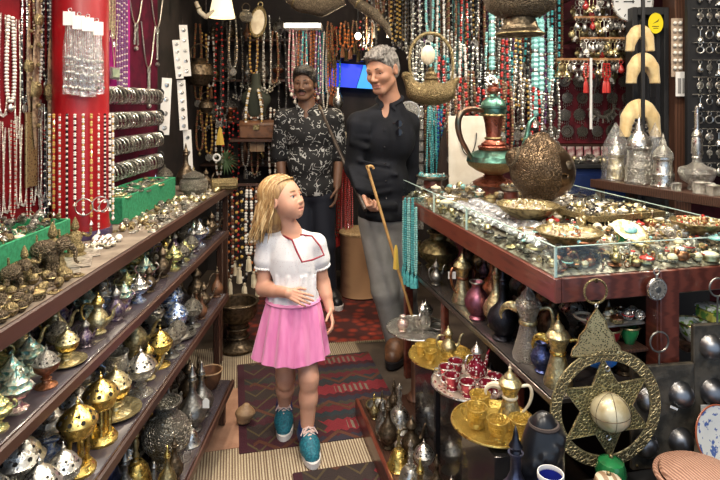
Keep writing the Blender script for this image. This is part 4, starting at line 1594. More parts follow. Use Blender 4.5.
# ------------------------------------------------------------------ rugs
def kilim(name, stripes_only=False):
 m, nt, b = _nodes(name)
 N, L = nt.nodes, nt.links
 tc = N.new('ShaderNodeTexCoord')
 sp = N.new('ShaderNodeSeparateXYZ')
 L.new(tc.outputs['Object'], sp.inputs[0])
 b.inputs['Roughness'].default_value = 0.95

 def math_(op, a, c=None, v=None, v2=None):
  n = N.new('ShaderNodeMath')
  n.operation = op
  for i, q in enumerate((a, c)):
   if q is None:
    continue
   if isinstance(q, (int, float)):
    n.inputs[i].default_value = q
   else:
    L.new(q, n.inputs[i])
  if v is not None:
   n.inputs[2].default_value = v
  return n.outputs[0]
 if stripes_only:
  s = math_('MULTIPLY', sp.outputs['X'], 560.0)
  nz = N.new('ShaderNodeTexNoise')
  nz.noise_dimensions = '1D'
  nz.inputs['Scale'].default_value = 70
  L.new(sp.outputs['X'], nz.inputs['W'])
  w = math_('SINE', s)
  w = math_('MULTIPLY', w, 0.5)
  w = math_('ADD', w, nz.outputs['Fac'])
  rp = N.new('ShaderNodeValToRGB')
  e = rp.color_ramp.elements
  e[0].position, e[0].color = 0.15, (0.16, 0.10, 0.065, 1)
  e[1].position, e[1].color = 0.95, (0.56, 0.47, 0.33, 1)
  for p, c in ((0.38, (0.25, 0.17, 0.11, 1)), (0.52, (0.42, 0.33, 0.21, 1)), (0.70, (0.50, 0.41, 0.28, 1))):
   x = e.new(p)
   x.color = c
  L.new(w, rp.inputs[0])
 else:
  # woven bands with red fields, thin olive zig-zags and pale comb figures
  X, Y = sp.outputs['X'], sp.outputs['Y']

  def ramp(v, stops):
   rp = N.new('ShaderNodeValToRGB')
   rp.color_ramp.interpolation = 'CONSTANT'
   e = rp.color_ramp.elements
   e[0].position, e[0].color = 0.0, (*stops[0][1], 1)
   e[1].position, e[1].color = stops[-1][0], (*stops[-1][1], 1)
   for p, c in stops[1:-1]:
    q = e.new(p)
    q.color = (*c, 1)
   L.new(v, rp.inputs[0])
   return rp.outputs[0]

  def mixc(f, a, b_):
   m_ = N.new('ShaderNodeMix')
   m_.data_type = 'RGBA'
   L.new(f, m_.inputs['Factor'])
   for nm_, q in (('A', a), ('B', b_)):
    if isinstance(q, tuple):
     m_.inputs[nm_].default_value = (*q, 1)
    else:
     L.new(q, m_.inputs[nm_])
   return m_.outputs['Result']

  def gt(a, b_):
   return math_('GREATER_THAN', a, b_)
  saw = math_('PINGPONG', X, 0.022)
  yb = math_('FRACT', math_('MULTIPLY', math_('ADD', Y, math_('MULTIPLY', saw, 0.8)), 3.2))
  right = ramp(yb, [(0.0, (0.028, 0.022, 0.036)), (0.14, (0.060, 0.008, 0.014)), (0.24, (0.20, 0.016, 0.024)), (0.52, (0.035, 0.024, 0.026)), (0.62, (0.022, 0.030, 0.036)), (0.74, (0.11, 0.012, 0.018)), (0.90, (0.05, 0.038, 0.026))])
  left = ramp(yb, [(0.0, (0.050, 0.010, 0.018)), (0.30, (0.036, 0.022, 0.020)), (0.62, (0.060, 0.012, 0.020)), (0.80, (0.030, 0.026, 0.024))])
  tri = math_('PINGPONG', X, 0.085)
  edge_ = math_('ADD', 0.31, math_('MULTIPLY', math_('PINGPONG', Y, 0.11), 0.7))
  base = mixc(gt(X, edge_), left, right)
  zz = math_('FRACT', math_('MULTIPLY', math_('ADD', Y, math_('MULTIPLY', tri, 1.3)), 9.0))
  line = math_('MULTIPLY', gt(zz, 0.86), gt(math_('SUBTRACT', math_('ADD', edge_, 0.02), X), 0.0))
  base = mixc(line, base, (0.085, 0.060, 0.028))
  zz2 = math_('FRACT', math_('MULTIPLY', math_('SUBTRACT', Y, math_('MULTIPLY', tri, 0.9)), 4.0))
  base = mixc(math_('MULTIPLY', gt(zz2, 0.90), gt(X, 0.06)), base, (0.10, 0.034, 0.018))
  comb = math_('MULTIPLY', math_('MULTIPLY', gt(yb, 0.27), gt(0.47, yb)), math_('MULTIPLY', gt(math_('SINE', math_('MULTIPLY', X, 230.0)), 0.15), gt(math_('SINE', math_('MULTIPLY', X, 14.0)), 0.35)))
  base = mixc(math_('MULTIPLY', comb, gt(X, 0.36)), base, (0.20, 0.15, 0.11))
  border = math_('SUBTRACT', 1.0, gt(X, 0.035))
  base = mixc(border, base, (0.050, 0.006, 0.016))

  class rp:
   outputs = [base]
 mx = N.new('ShaderNodeMix')
 mx.data_type = 'RGBA'
 mx.blend_type = 'MULTIPLY'
 wv = N.new('ShaderNodeTexNoise')
 wv.inputs['Scale'].default_value = 160
 L.new(tc.outputs['Object'], wv.inputs['Vector'])
 mx.inputs['Factor'].default_value = 0.6
 L.new(rp.outputs[0], mx.inputs['A'])
 L.new(wv.outputs['Fac'], mx.inputs['B'])
 br = N.new('ShaderNodeMix')
 br.data_type = 'RGBA'
 br.blend_type = 'MULTIPLY'
 br.inputs['Factor'].default_value = 1.0
 br.inputs['B'].default_value = (1.2, 1.2, 1.2, 1) if not stripes_only else (1.3, 1.3, 1.3, 1)
 L.new(mx.outputs['Result'], br.inputs['A'])
 L.new(br.outputs['Result'], b.inputs['Base Color'])
 bp = N.new('ShaderNodeBump')
 bp.inputs['Strength'].default_value = 0.4
 bp.inputs['Distance'].default_value = 0.003
 L.new(wv.outputs['Fac'], bp.inputs['Height'])
 L.new(bp.outputs['Normal'], b.inputs['Normal'])
 return m


def rug(name, lo, hi, loc, rz, z, th, m, label, fringe=None):
 mb = MB().box((lo[0], lo[1], 0), (hi[0], hi[1], th), 0, None, th * 0.45)
 o = mb.build(name, m)
 o.location = (loc[0], loc[1], z)
 o.rotation_euler = (0, 0, rz)
 tag(o, label, 'rug')
 if fringe:
  q = MB()
  n = int((hi[0] - lo[0]) / 0.012)
  for i in range(n):
   x = lo[0] + (hi[0] - lo[0]) * (i + 0.5) / n
   q.tube([(x, lo[1] + 0.004, th * 0.6), (x + 0.002 * math.sin(i * 2.1), lo[1] - 0.020, 0.002)], 0.0022, 4)
  q.build('fringe', fringe, o)
 return o


TH = R(12.9)
stripe_m = kilim('striped flat weave', True)
kil_m = kilim('dark red and navy kilim weave')
rustrug = mat('rust red carpet', (0.25, 0.030, 0.014), (0.055, 0.012, 0.010), rough=0.95, kind='cell', scale=16, lo=0.2, hi=0.6, bump=0.3, bscale=150)
palecard = mat('pinkish felt', (0.40, 0.22, 0.14), (0.33, 0.17, 0.105), rough=0.95, scale=12, bump=0.2, bscale=90)
rug('striped_mat', (-0.18, 0.0), (0.80, 1.62), (-0.47, 1.72), TH, 0.0, 0.006, stripe_m, 'beige and brown striped flat mat underneath the dark kilim rug')
rug('kilim_rug', (0, 0), (0.74, 0.80), (-0.495, 2.29), TH, 0.006, 0.006, kil_m, 'dark red and navy kilim rug the small person is walking over', None)
rug('carpet', (0.20, 0), (1.20, 0.85), (-0.99, 3.24), R(8), 0.006, 0.008, rustrug, 'rust red carpet on the floor behind the small person', beige)
rug('felt_mat', (0, 0), (0.17, 0.50), (-0.655, 2.30), TH, 0.006, 0.004, palecard, 'plain pinkish felt strip beside the dark kilim by the pots')
rug('small_rug', (0, 0), (0.46, 0.5), (-0.15, 1.68), TH, 0.006, 0.008, kil_m, 'corner of dark red rug on the striped mat at the platform foot', None)

# ------------------------------------------------------------------ left stand: one long stand with stepped boards
YF, YE = 0.95, 3.5
TIER = [(0.93, -0.80), (0.735, -0.74), (0.50, -0.662), (0.20, -0.577)]      # height of the board, x of its front edge
YEND = [YE, 3.12, 2.78, 2.52]
st = empty('display_stand', (-0.95, 2.2, 0), 0, 'long dark wooden stepped stand along the red wall crowded with metalware', 'stand')
off = Vector((-0.95, 2.2, 0))


def lbox(name, lo, hi, m, parent, bev=0.004):
 mb = MB().box(tuple(Vector(lo) - off), tuple(Vector(hi) - off), 0, None, bev)
 return mb.build(name, m, parent)


shelfblue = mat('dark lacquered shelf board', (0.055, 0.045, 0.055), (0.035, 0.026, 0.03), rough=0.22, scale=5, stretch=(5, 1, 5), coat=0.4)
for i, (z, x) in enumerate(TIER):
 ye = YEND[i]
 b = lbox('shelf', (XL + 0.012, YF, z - 0.022), (x - 0.002, ye, z), shelfblue if i else mat('linen covered board', (0.26, 0.21, 0.16), (0.15, 0.115, 0.085), rough=0.8, scale=9), st)
 lbox('shelf_edge', (x - 0.002, YF, z - 0.030 if i else z - 0.036), (x + 0.012, ye, z + 0.004 if i else z + 0.012), rimw, b)
for y in (YF + 0.03, YE - 0.05):
 lbox('upright', (XL + 0.012, y, 0), (XL + 0.05, y + 0.03, 0.90), darkwood, st)
for z, x, ye in zip((0.713, 0.478, 0.178), (-0.76, -0.69, -0.60), YEND[1:]):
 lbox('leg', (x - 0.03, ye - 0.04, 0.0145), (x, ye - 0.01, z), darkwood, st)
 lbox('leg', (x - 0.03, YF + 0.01, 0), (x, YF + 0.04, z), darkwood, st)
for y in (YE - 0.04,):
 lbox('leg', (-0.845, y - 0.03, 0), (-0.815, y, 0.905), darkwood, st)
 lbox('leg', (-0.845, YF + 0.01, 0), (-0.815, YF + 0.04, 0.905), darkwood, st)
lbox('back_panel', (XL + 0.002, YF, 0), (XL + 0.012, YE, 0.905), black, st)

# cloth panels on the left wall
MB().box((XL + 0.001, 0.9, 0.932), (-1.20, 2.30, 2.5), 0, None, 0.01).build('velvet_hanging', redvel)
tag(bpy.data.objects['velvet_hanging'], 'crimson velvet display panel hung with silver chains above the near green box', 'panel')
o = MB().box((XL + 0.001, 2.302, 0.932), (XL + 0.05, 3.52, 2.5), 0, None, 0.008).build('velvet_hanging', maroon)
tag(o, 'dark maroon velvet display panel behind the bangle rods', 'panel')
o = MB().box((XL + 0.052, 2.46, 1.50), (XL + 0.070, 3.05, 2.02), 0, None, 0.006).build('velvet_hanging', magenta)
tag(o, 'bright magenta velvet board behind the beige cord necklaces', 'panel')
# red satin column
col = empty('satin_column', (-1.08, 2.17, 0.945), 0, 'glossy red satin wrapped display column carrying silver packets and hoops', 'display column')
MB().lathe([(0.105, 0.0), (0.107, 0.01), (0.100, 0.05), (0.100, 1.5), (0.095, 1.52), (0, 1.52)], 28, 0, None, 7, 0.012).build('column_body', redsatin, col, 60)
MB().lathe([(0.110, -0.013), (0.112, 0.0), (0.110, 0.016), (0.107, 0.018), (0, 0.018)], 28).build('base_ring', mat('violet foil', (0.10, 0.07, 0.16), rough=0.3, metal=0.6), col)


def felt_box(y0, y1, label):
 c = Vector((-1.09, (y0 + y1) / 2, 0.9308))
 o = empty('felt_box', c, 0, label, 'box')
 h, w, l = 0.112, 0.085, (y1 - y0) / 2
 MB().box((w - 0.008, -l, 0), (w, l, h), 0, None, 0.002).build('front_wall', greenfelt, o)
 MB().box((-w, -l, 0), (-w + 0.008, l, h), 0, None, 0.002).build('back_wall', greenfelt, o)
 MB().box((-w + 0.009, -l, 0), (w - 0.009, -l + 0.008, h), 0, None, 0.002).build('end_wall', greenfelt, o)
 MB().box((-w + 0.009, l - 0.008, 0), (w - 0.009, l, h), 0, None, 0.002).build('end_wall', greenfelt, o)
 MB().box((-w + 0.009, -l + 0.009, h - 0.035), (w - 0.009, l - 0.009, h - 0.022)).build('floor_board', greenfelt, o)
 return o


felt_box(1.30, 1.945, 'open green felt box heaped with silver trinkets beside the red column')
felt_box(2.37, 3.05, 'open green felt box below the rods of bangles')

# ------------------------------------------------------------------ right counter, built in its own axes
A = Vector((0.547, 1.57, 0))
PH = math.atan2(0.223, 0.975)
UU, VV = Vector((math.cos(PH), math.sin(PH), 0)), Vector((-math.sin(PH), math.cos(PH), 0))
W, LEN = 0.78, 1.445
ZT = 0.95


def cl(u, v, z=0.0):
 return A + UU * u + VV * v + Vector((0, 0, z))


ct = empty('display_counter', A, PH, 'reddish mahogany counter with open glass case full of trinkets', 'counter')


def cbox(name, lo, hi, m, parent=ct, bev=0.003):
 return MB().box(lo, hi, 0, None, bev).build(name, m, parent)


cbox('side_rail', (0, 0, ZT - 0.072), (0.022, LEN, ZT), mahog)
cbox('side_rail', (W - 0.022, 0, ZT - 0.072), (W, LEN, ZT), mahog)
cbox('front_rail', (0.023, 0.0, ZT - 0.072), (W - 0.023, 0.022, ZT), mahog)
cbox('back_rail', (0.023, LEN - 0.022, ZT - 0.072), (W - 0.023, LEN, ZT), mahog)
cbox('counter_board', (0.023, 0.023, ZT - 0.03), (W - 0.023, LEN - 0.023, ZT - 0.012), darkwood)
cbox('post', (0.335, -0.014, 0), (0.40, -0.0005, ZT + 0.004), mahog)
cbox('post', (0.335, 0.0, 0), (0.40, 0.05, ZT - 0.0725), mahog)
cbox('leg', (0.004, LEN - 0.05, 0), (0.045, LEN - 0.01, ZT - 0.073), mahog)
cbox('leg', (W - 0.05, LEN - 0.05, 0), (W - 0.01, LEN - 0.01, ZT - 0.073), mahog)
cbox('leg', (W - 0.05, 0.03, 0), (W - 0.01, 0.07, ZT - 0.073), mahog)
cbox('back_panel', (0.46, 0.12, 0.0), (0.475, LEN - 0.06, ZT - 0.073), black)  # backs the shelf; black sheet added so the space under the counter looks dark
sh = cbox('lower_shelf', (0.004, 0.012, 0.587), (0.455, LEN - 0.055, 0.605), mat('smoked shelf board', (0.05, 0.042, 0.04), (0.03, 0.026, 0.026), rough=0.2, scale=6, coat=0.4))
cbox('shelf_edge', (-0.004, 0.012, 0.584), (0.003, LEN - 0.055, 0.607), mat('brushed edge strip', (0.25, 0.23, 0.21), rough=0.3, metal=0.9), sh)
cbox('front_shelf', (0.46, 0.023, 0.685), (W - 0.055, 0.118, 0.70), darkwood)
cbox('upper_shelf', (0.14, 0.030, 0.70), (0.332, 0.118, 0.712), darkwood)
cbox('prop', (0.006, 0.86, 0.0), (0.030, 0.90, 0.584), mahog)
cbox('prop', (0.006, 0.22, 0.0), (0.030, 0.25, 0.584), mahog)
GH, GT = 0.086, 0.0045
gc = MB().box((0.004, 0.004 + GT, ZT + 0.001), (0.004 + GT, LEN - 0.004, ZT + GH)).build('glass_side', glass, ct)
MB().box((0.004, 0.004, ZT + 0.001), (W - 0.004, 0.004 + GT - 0.0005, ZT + GH)).build('glass_front', glass, ct)
MB().box((W - 0.004 - GT, 0.01, ZT + 0.001), (W - 0.004, LEN - 0.004, ZT + GH)).build('glass_side', glass, ct)
edge = mat('green glass edge', (0.50, 0.66, 0.60), rough=0.1, coat=0.5)
for (u0, v0, u1, v1) in ((0.003, 0.003, 0.010, LEN - 0.004), (0.003, 0.003, W - 0.004, 0.009), (W - 0.010, 0.006, W - 0.003, LEN - 0.004)):
 MB().box((u0, v0, ZT + GH), (u1, v1, ZT + GH + 0.0016)).build('glass_edge', edge, ct)
for v in (0.004, 0.62, 0.98):
 MB().box((0.0025, v, ZT + 0.001), (0.0095, v + 0.006, ZT + GH)).build('glass_edge', edge, ct)
# platform and plinths
pl = empty('platform', A, PH, 'low reddish wooden platform on the floor edging the rug, lined with small bells', 'platform')
cbox('board', (-0.318, -0.055, 0.0145), (-0.002, 1.09, 0.088), darkwood, pl)
cbox('kickboard', (-0.334, -0.055, 0.0145), (-0.3185, 1.09, 0.096), mahog, pl)
for (nm, u0, u1, v0, v1, z) in (('far', -0.145, -0.012, 0.57, 0.80, 0.435), ('middle', -0.150, -0.012, 0.28, 0.50, 0.462), ('near', -0.205, -0.07, -0.045, 0.18, 0.508)):
 lab = {'far': 'black plinth under the farther gold tray', 'middle': 'black plinth under the red and silver tray', 'near': 'black plinth under the nearer gold tray'}[nm]
 o = MB().box((u0, v0, 0.088), (u1, v1, z), 0, None, 0.004).build('plinth', mat('black lacquer', (0.018, 0.016, 0.018), rough=0.18, coat=0.5))
 o.location, o.rotation_euler = A, (0, 0, PH)
 tag(o, lab, 'plinth')
so = empty('pedestal', cl(-0.06, 1.03, 0.0), PH, 'small dark pedestal carrying the round silver tray', 'pedestal')
MB().lathe([(0.045, 0.088), (0.047, 0.10), (0.025, 0.13), (0.025, 0.36), (0.046, 0.385), (0.046, 0.390), (0, 0.390)], 18).build('pedestal_body', brownwood, so)
# front floor step for the things below the medallion
fs = empty('front_step', A, PH, 'dark box step on the floor below the star medallion', 'step')
cbox('step_body', (-0.32, -0.42, 0.0), (0.85, -0.060, 0.42), black, fs)
cbox('step_edge', (-0.32, -0.432, 0.39), (0.85, -0.421, 0.423), mahog, fs)

# ------------------------------------------------------------------ right shelf and its wall
B0 = Vector((1.405, 3.16, 0))
D1 = Vector((0.279, -0.54, 0)).normalized()
D2 = Vector((-D1.y, D1.x, 0))
SH = math.atan2(D1.y, D1.x)
rs_ = empty('wall_shelf', B0, SH, 'dark wooden shelf bearing tall silver vessels by the earring board', 'shelf')
MB().box((-0.12, 0, 0.965), (0.95, 0.33, 1.0), 0, None, 0.003).build('board', darkwood, rs_)
MB().box((-0.12, -0.012, 0.955), (0.95, -0.001, 1.004), 0, None, 0.003).build('front_edge', darkwood, rs_)
MB().box((-0.10, 0.30, 0), (-0.06, 0.328, 0.964)).build('leg', darkwood, rs_)
MB().box((0.85, 0.30, 0), (0.89, 0.328, 0.964)).build('leg', darkwood, rs_)
MB().box((-0.10, 0.01, 0), (-0.06, 0.04, 0.964)).build('leg', darkwood, rs_)
MB().box((0.85, 0.01, 0), (0.89, 0.04, 0.964)).build('leg', darkwood, rs_)
# ------------------------------------------------------------------ left tiers crowded with burners and pots
K = {
 'goldcol': (column_burner(gold, gold_pc), 'gold column-legged burner', 'incense burner', 0.066, 0.256),
 'silvdome': (footed_burner(silver_eng, silver_eng, silver), 'silver domed incense burner', 'incense burner', 0.067, 0.219),
 'golddome': (footed_burner(gold, gold_eng, gold), 'gold domed incense burner', 'incense burner', 0.067, 0.219),
 'goldsauc': (footed_burner(palegold, gold, palegold, True, True), 'gold saucer-footed burner', 'incense burner', 0.108, 0.219),
 'bluesauc': (footed_burner(silver, en_blue, en_blue, True, True), 'blue and silver saucer-footed burner', 'incense burner', 0.108, 0.219),
 'teal': (pagoda_burner(en_teal, en_teal), 'teal enamelled burner', 'incense burner', 0.088, 0.217),
 'green': (pagoda_burner(en_green, en_green), 'green and gold enamelled burner', 'incense burner', 0.088, 0.217),
 'rose': (pagoda_burner(en_pink, en_teal), 'rose enamelled burner', 'incense burner', 0.088, 0.217),
 'blue': (pagoda_burner(en_blue, silver), 'blue enamelled burner', 'incense burner', 0.088, 0.217),
 'purple': (teapot(en_purple, pewter), 'dark purple teapot', 'teapot', 0.12, 0.26),
 'goldpot': (teapot(palegold, gold), 'gold teapot', 'teapot', 0.12, 0.26),
 'copper': (footed_burner(copper, copper, silver_eng), 'copper incense burner with silver lid', 'incense burner', 0.067, 0.219),
 'pewtdome': (footed_burner(pewter, pewter_eng, pewter_eng), 'grey pewter incense burner', 'incense burner', 0.067, 0.219),
 'goldbell': (bell(gold, brass), 'gold hand bell', 'bell', 0.06, 0.182),
 'bluebell': (bell(bluem, pewter), 'blue hand bell', 'bell', 0.06, 0.182),
 'silvbell': (bell(silver, silver_eng), 'silver hand bell', 'bell', 0.06, 0.182),
 'pewtbottle': (bottle(pewter, pewter, 1.0), 'grey pewter bottle with stopper', 'bottle', 0.063, 0.285),
 'goldbottle': (bottle(brass, gold, 0.9, 8), 'fluted gold bottle with stopper', 'bottle', 0.06, 0.285),
 'bronzebottle': (bottle(bronze, bronze, 0.9), 'dark bronze bottle with stopper', 'bottle', 0.058, 0.285),
 'pewtpot': (openvase(pewter_eng, 1.0), 'round grey pewter vase', 'vase', 0.074, 0.186),
 'bronzepot': (teapot(bronze, bronze), 'dark bronze teapot', 'teapot', 0.12, 0.26),
 'silvpot': (teapot(silver_eng, silver), 'silver teapot', 'teapot', 0.12, 0.26),
 'goblet': (goblet(silver_eng, gold), 'silver goblet on gold foot', 'goblet', 0.048, 0.165),
 'leathjug': (bottle(leather, bronze, 0.9), 'brown leather covered flask', 'flask', 0.058, 0.285),
}
TNM = ['top edge board', 'upper step', 'middle step', 'bottom step']
rnd = random.Random(11)


def put(key, p, h, where, rz=None, order=None):
 b, nm, cat, r, hh = K[key]
 return Kind.make(key, b, p, rnd.uniform(-0.6, 0.6) if rz is None else rz, h / hh,
                     '%s on the %s of the left stand, {n} from near end' % (nm, where), cat, 'metalware on the left stand', order)


def tier(i, spots, rows, x0, x1, where, obst=(), y0=1.0, y1=3.42):
 z = TIER[i][0] + 0.0005
 its = [[x, y, r, None, 0] for x, y, r in obst]
 for key, px, py, hpx in spots:
  p = pz(px, py, z)
  h = hpx * p.y / F
  its.append([p.x, p.y, K[key][3] * h / K[key][4] * 0.96, key, h])
 n0 = len(its)
 for keys, xr, ya, yb, n, hr in rows:
  for k in range(n):
   key = keys[(k * 3 + k // 5) % len(keys)]
   h = rnd.uniform(*hr)
   q = [xr + rnd.uniform(-0.03, 0.03), ya + (yb - ya) * (k + 0.5) / n, K[key][3] * h / K[key][4] * 0.92, key, h]
   if all(math.hypot(q[0] - o[0], q[1] - o[1]) > (q[2] + o[2]) * 0.60 for o in its):
    its.append(q)
 relax(its, x0, x1, y0, y1, 260)
 pe = TIER[i - 1][1] + 0.014
 gap = TIER[i - 1][0] - 0.037 - z - 0.004
 its = thin_out(its, 0, 0.5)
 keys = [q for rw in rows for q in rw[0]]
 for k in range(900):                                  # small pieces squeezed into the gaps that are left
  key = keys[rnd.randrange(len(keys))]
  x, y = rnd.uniform(x0 + 0.12, x1), rnd.uniform(1.15, y1)
  h = rnd.uniform(0.075, 0.13)
  r = K[key][3] * h / K[key][4]
  if x + r < x1 and all(math.hypot(x - o[0], y - o[1]) > r + o[2] for o in its):
   its.append([x, y, r, key, h])
 for q in its:
  x, y, r, key, h = q
  if key and x - r < pe and y < YEND[i - 1]:
   if h > gap and h < gap * 1.9 and x > pe - r * 0.6:
    q[0] = min(pe + r * 1.06 + 0.002, x1 - r * 0.9)
    q[4] = min(h, gap) if q[0] - r < pe - 0.004 else h
   else:
    q[4] = min(h, gap)
 for x, y, r, key, h in thin_out(its, 0, 0.22):
  if key:
   put(key, (x, y, z), h, where)


# upper step: enamelled burners, between the top board and the middle step
tier(1, [('green', 20, 352, 36), ('teal', 10, 394, 44), ('copper', 46, 386, 42), ('pewtdome', 50, 350, 38), ('goldsauc', 74, 361, 38), ('purple', 34, 331, 28), ('teal', 56, 322, 34),
         ('teal', 76, 322, 34), ('goldpot', 107, 330, 42), ('purple', 92, 337, 28), ('rose', 122, 312, 30), ('green', 137, 277, 28), ('rose', 24, 410, 46), ('green', 6, 430, 42), ('teal', 90, 303, 28), ('blue', 107, 308, 30),
         ('green', 133, 296, 28)],
     [(['purple', 'bronzepot', 'pewtdome', 'blue', 'rose', 'green'], -0.79, 1.8, 3.05, 24, (0.10, 0.135)), (['teal', 'purple', 'pewtdome', 'green', 'goldpot', 'blue'], -0.90, 1.2, 3.05, 30, (0.11, 0.14)),
      (['blue', 'bronzepot', 'teal', 'pewtdome', 'copper', 'purple'], -1.02, 1.3, 3.05, 26, (0.11, 0.14))], -1.15, -0.748, TNM[1], (), 1.0, 3.08)
# middle step: gold columns, silver domes
tier(2, [('goldcol', 85, 446, 88), ('goldcol', 106, 428, 86), ('goldsauc', 120, 405, 50), ('silvdome', 68, 420, 68), ('silvdome', 58, 458, 74), ('silvdome', 84, 470, 52), ('silvdome', 36, 478, 64), ('silvpot', 26, 448, 50),
         ('bluesauc', 138, 366, 54), ('goldpot', 156, 353, 64), ('golddome', 162, 372, 42), ('bluesauc', 177, 322, 46), ('goblet', 118, 384, 42), ('silvdome', 152, 338, 40)],
     [(['silvdome', 'bluesauc', 'leathjug', 'goldpot', 'pewtdome', 'bronzepot'], -0.72, 1.65, 2.74, 15, (0.12, 0.17)), (['silvdome', 'pewtdome', 'blue', 'bronzepot', 'copper'], -0.83, 1.1, 2.74, 24, (0.13, 0.18)),
      (['blue', 'silvdome', 'goldpot', 'pewtdome'], -0.96, 1.2, 2.74, 20, (0.13, 0.18))], -1.06, -0.669, TNM[2], (), 0.98, 2.76)
# bottom step
tier(3, [('goldbell', 182, 449, 54), ('pewtpot', 206, 440, 58), ('pewtbottle', 170, 476, 58), ('goldbottle', 188, 478, 46), ('pewtbottle', 198, 415, 64), ('bluebell', 134, 470, 42), ('goldbell', 116, 480, 46), ('silvbell', 146, 448, 40),
         ('goldbottle', 174, 396, 66), ('goldbottle', 164, 392, 64), ('bluebell', 128, 452, 40), ('bronzebottle', 157, 410, 54), ('silvbell', 152, 425, 40), ('goldbell', 150, 405, 38), ('pewtbottle', 213, 408, 54), ('bronzepot', 205, 385, 42), ('pewtpot', 190, 372, 40)],
     [(['bluebell', 'silvbell', 'bronzebottle', 'goldbell', 'silvdome'], -0.645, 1.2, 2.48, 18, (0.11, 0.16)), (['silvbell', 'pewtbottle', 'bluebell', 'goldbottle', 'bronzebottle'], -0.745, 1.2, 2.48, 22, (0.14, 0.21)),
      (['bronzebottle', 'pewtbottle', 'goldbottle', 'pewtpot'], -0.865, 1.3, 2.48, 16, (0.16, 0.23))], -1.0, -0.584, TNM[3], [(-0.655, 2.45, 0.055)], 0.98, 2.50)
o = MB().prism([(-0.012, 0), (0.012, 0), (0.012, 0.026), (0.004, 0.036), (-0.004, 0.036), (-0.012, 0.026)], 0, 0.001, 0, Matrix.Rotation(PI / 2, 4, 'X')).build('price_tag', whitec)
o.location = pt(206, 408, 2.02)
tag(o, 'white paper price tag hanging over the round grey vase', 'tag')

# ---- top board: boxes, papers, figurines, trinkets
ty = TIER[0][0] + 0.0005
silvpal = [(silver_eng, silver, 'silver'), (silver, ivory, 'silver'), (palegold, brass, 'pale gold'), (pewter_eng, stone_k, 'grey metal')]
brownpal = [(bronze_eng, brass, 'dark bronze'), (brass_eng, bronze, 'old brass'), (copper, bronze, 'copper')]


def area_box(x0, x1, y0, y1):
 return lambda u, v: (x0 + (x1 - x0) * u, y0 + (y1 - y0) * v)


scatter(area_box(-1.16, -1.02, 1.45, 1.93), 90, silvpal[:2] + brownpal[1:2] + silvpal[3:], ['bird', 'box', 'ball', 'ring', 'brooch'], 'heaped in the green box by the red column', 'in the green box by the red column', lambda x, y: 1.021 + 0.035 * rnd.random(), (0.7, 1.15), 2, 0.018)
scatter(area_box(-1.16, -1.02, 2.40, 3.03), 42, silvpal, ['bracelet', 'bangle', 'pendant', 'brooch'], 'in the green box below the bangle rods', 'in the green box below the bangle rods', lambda x, y: 1.021 + 0.02 * rnd.random(), (0.8, 1.1), 3, 0.03)
scatter(area_box(-0.985, -0.82, 2.22, 3.4), 130, silvpal + brownpal[1:2], ['bracelet', 'brooch', 'pendant', 'ball', 'ring'], 'on the top edge board beside the green box', 'on the top edge board', lambda x, y: ty, (0.9, 1.25), 4, 0.034)
scatter(area_box(-0.985, -0.82, 1.30, 1.66), 44, brownpal[:2], ['brooch', 'box', 'bird', 'ball'], 'among the dark figurines on the top edge board', 'among the dark figurines', lambda x, y: ty, (0.9, 1.3), 5, 0.04)


def elephant(m):
 def b():
  o = empty('elephant_figurine')
  q = MB()
  q.ball((0, 0, 0.052), 0.026, 0, 12, 8, (1.35, 0.95, 1))
  for sx in (-1, 1):
   for sy in (-1, 1):
    q.lathe([(0.010, 0), (0.010, 0.01), (0.008, 0.04), (0, 0.045)], 8, 0, Matrix.Translation((sx * 0.020, sy * 0.013, 0)))
  q.build('body', m, o)
  h = MB().ball((0.040, 0, 0.066), 0.018, 0, 10, 7).build('head', m, o)
  MB().tube([(0.054, 0, 0.062), (0.066, 0, 0.045), (0.066, 0, 0.025), (0.074, 0, 0.016)], [0.008, 0.006, 0.004, 0.003], 7).build('trunk', m, h)
  for s in (-1, 1):
   MB().ball((0.036, s * 0.020, 0.066), 0.013, 0, 8, 5, (0.8, 0.35, 1.2)).build('ear', m, h)
  return o
 return b


def idol(m):
 def b():
  o = empty('figurine')
  MB().lathe([(0.030, 0), (0.032, 0.006), (0.024, 0.012), (0, 0.013)], 14).build('base', m, o)
  MB().lathe([(0.022, 0.012), (0.026, 0.025), (0.016, 0.045), (0.020, 0.062), (0.014, 0.074), (0.006, 0.078), (0, 0.08)], 12, 0, None, 3, 0.08).build('body', m, o)
  h = MB().ball((0, 0, 0.088), 0.012, 0, 10, 7).build('head', m, o)
  MB().lathe([(0.011, 0.096), (0.007, 0.106), (0.003, 0.116), (0, 0.120)], 8).build('crown', m, h)
  for s in (-1, 1):
   MB().tube([(s * 0.018, 0, 0.068), (s * 0.040, 0, 0.060), (s * 0.044, 0, 0.085)], [0.006, 0.005, 0.004], 6).build('arm', m, o)
  return o
 return b


for (px, py, s, kd, rz) in ((40, 272, 1.25, 'e', 0.3), (27, 268, 1.2, 'i', 0), (52, 272, 0.8, 'e', 2.2), (20, 283, 0.9, 'i', 0.5), (47, 256, 1.1, 'i', 0.4), (10, 290, 0.9, 'e', 1), (60, 270, 0.7, 'i', 1), (14, 268, 1.0, 'e', 3)):
 p = pz(px, py, ty)
 p.x = max(p.x, -0.955)
 nm = 'elephant' if kd == 'e' else 'seated idol'
 Kind.make('fig' + kd, elephant(bronze_eng) if kd == 'e' else idol(brass_eng), (p.x, p.y, ty), rz, s, 'dark bronze %s figurine on the top edge board, {n} from its near end' % nm, 'figurine', 'dark figurines on the top edge board')
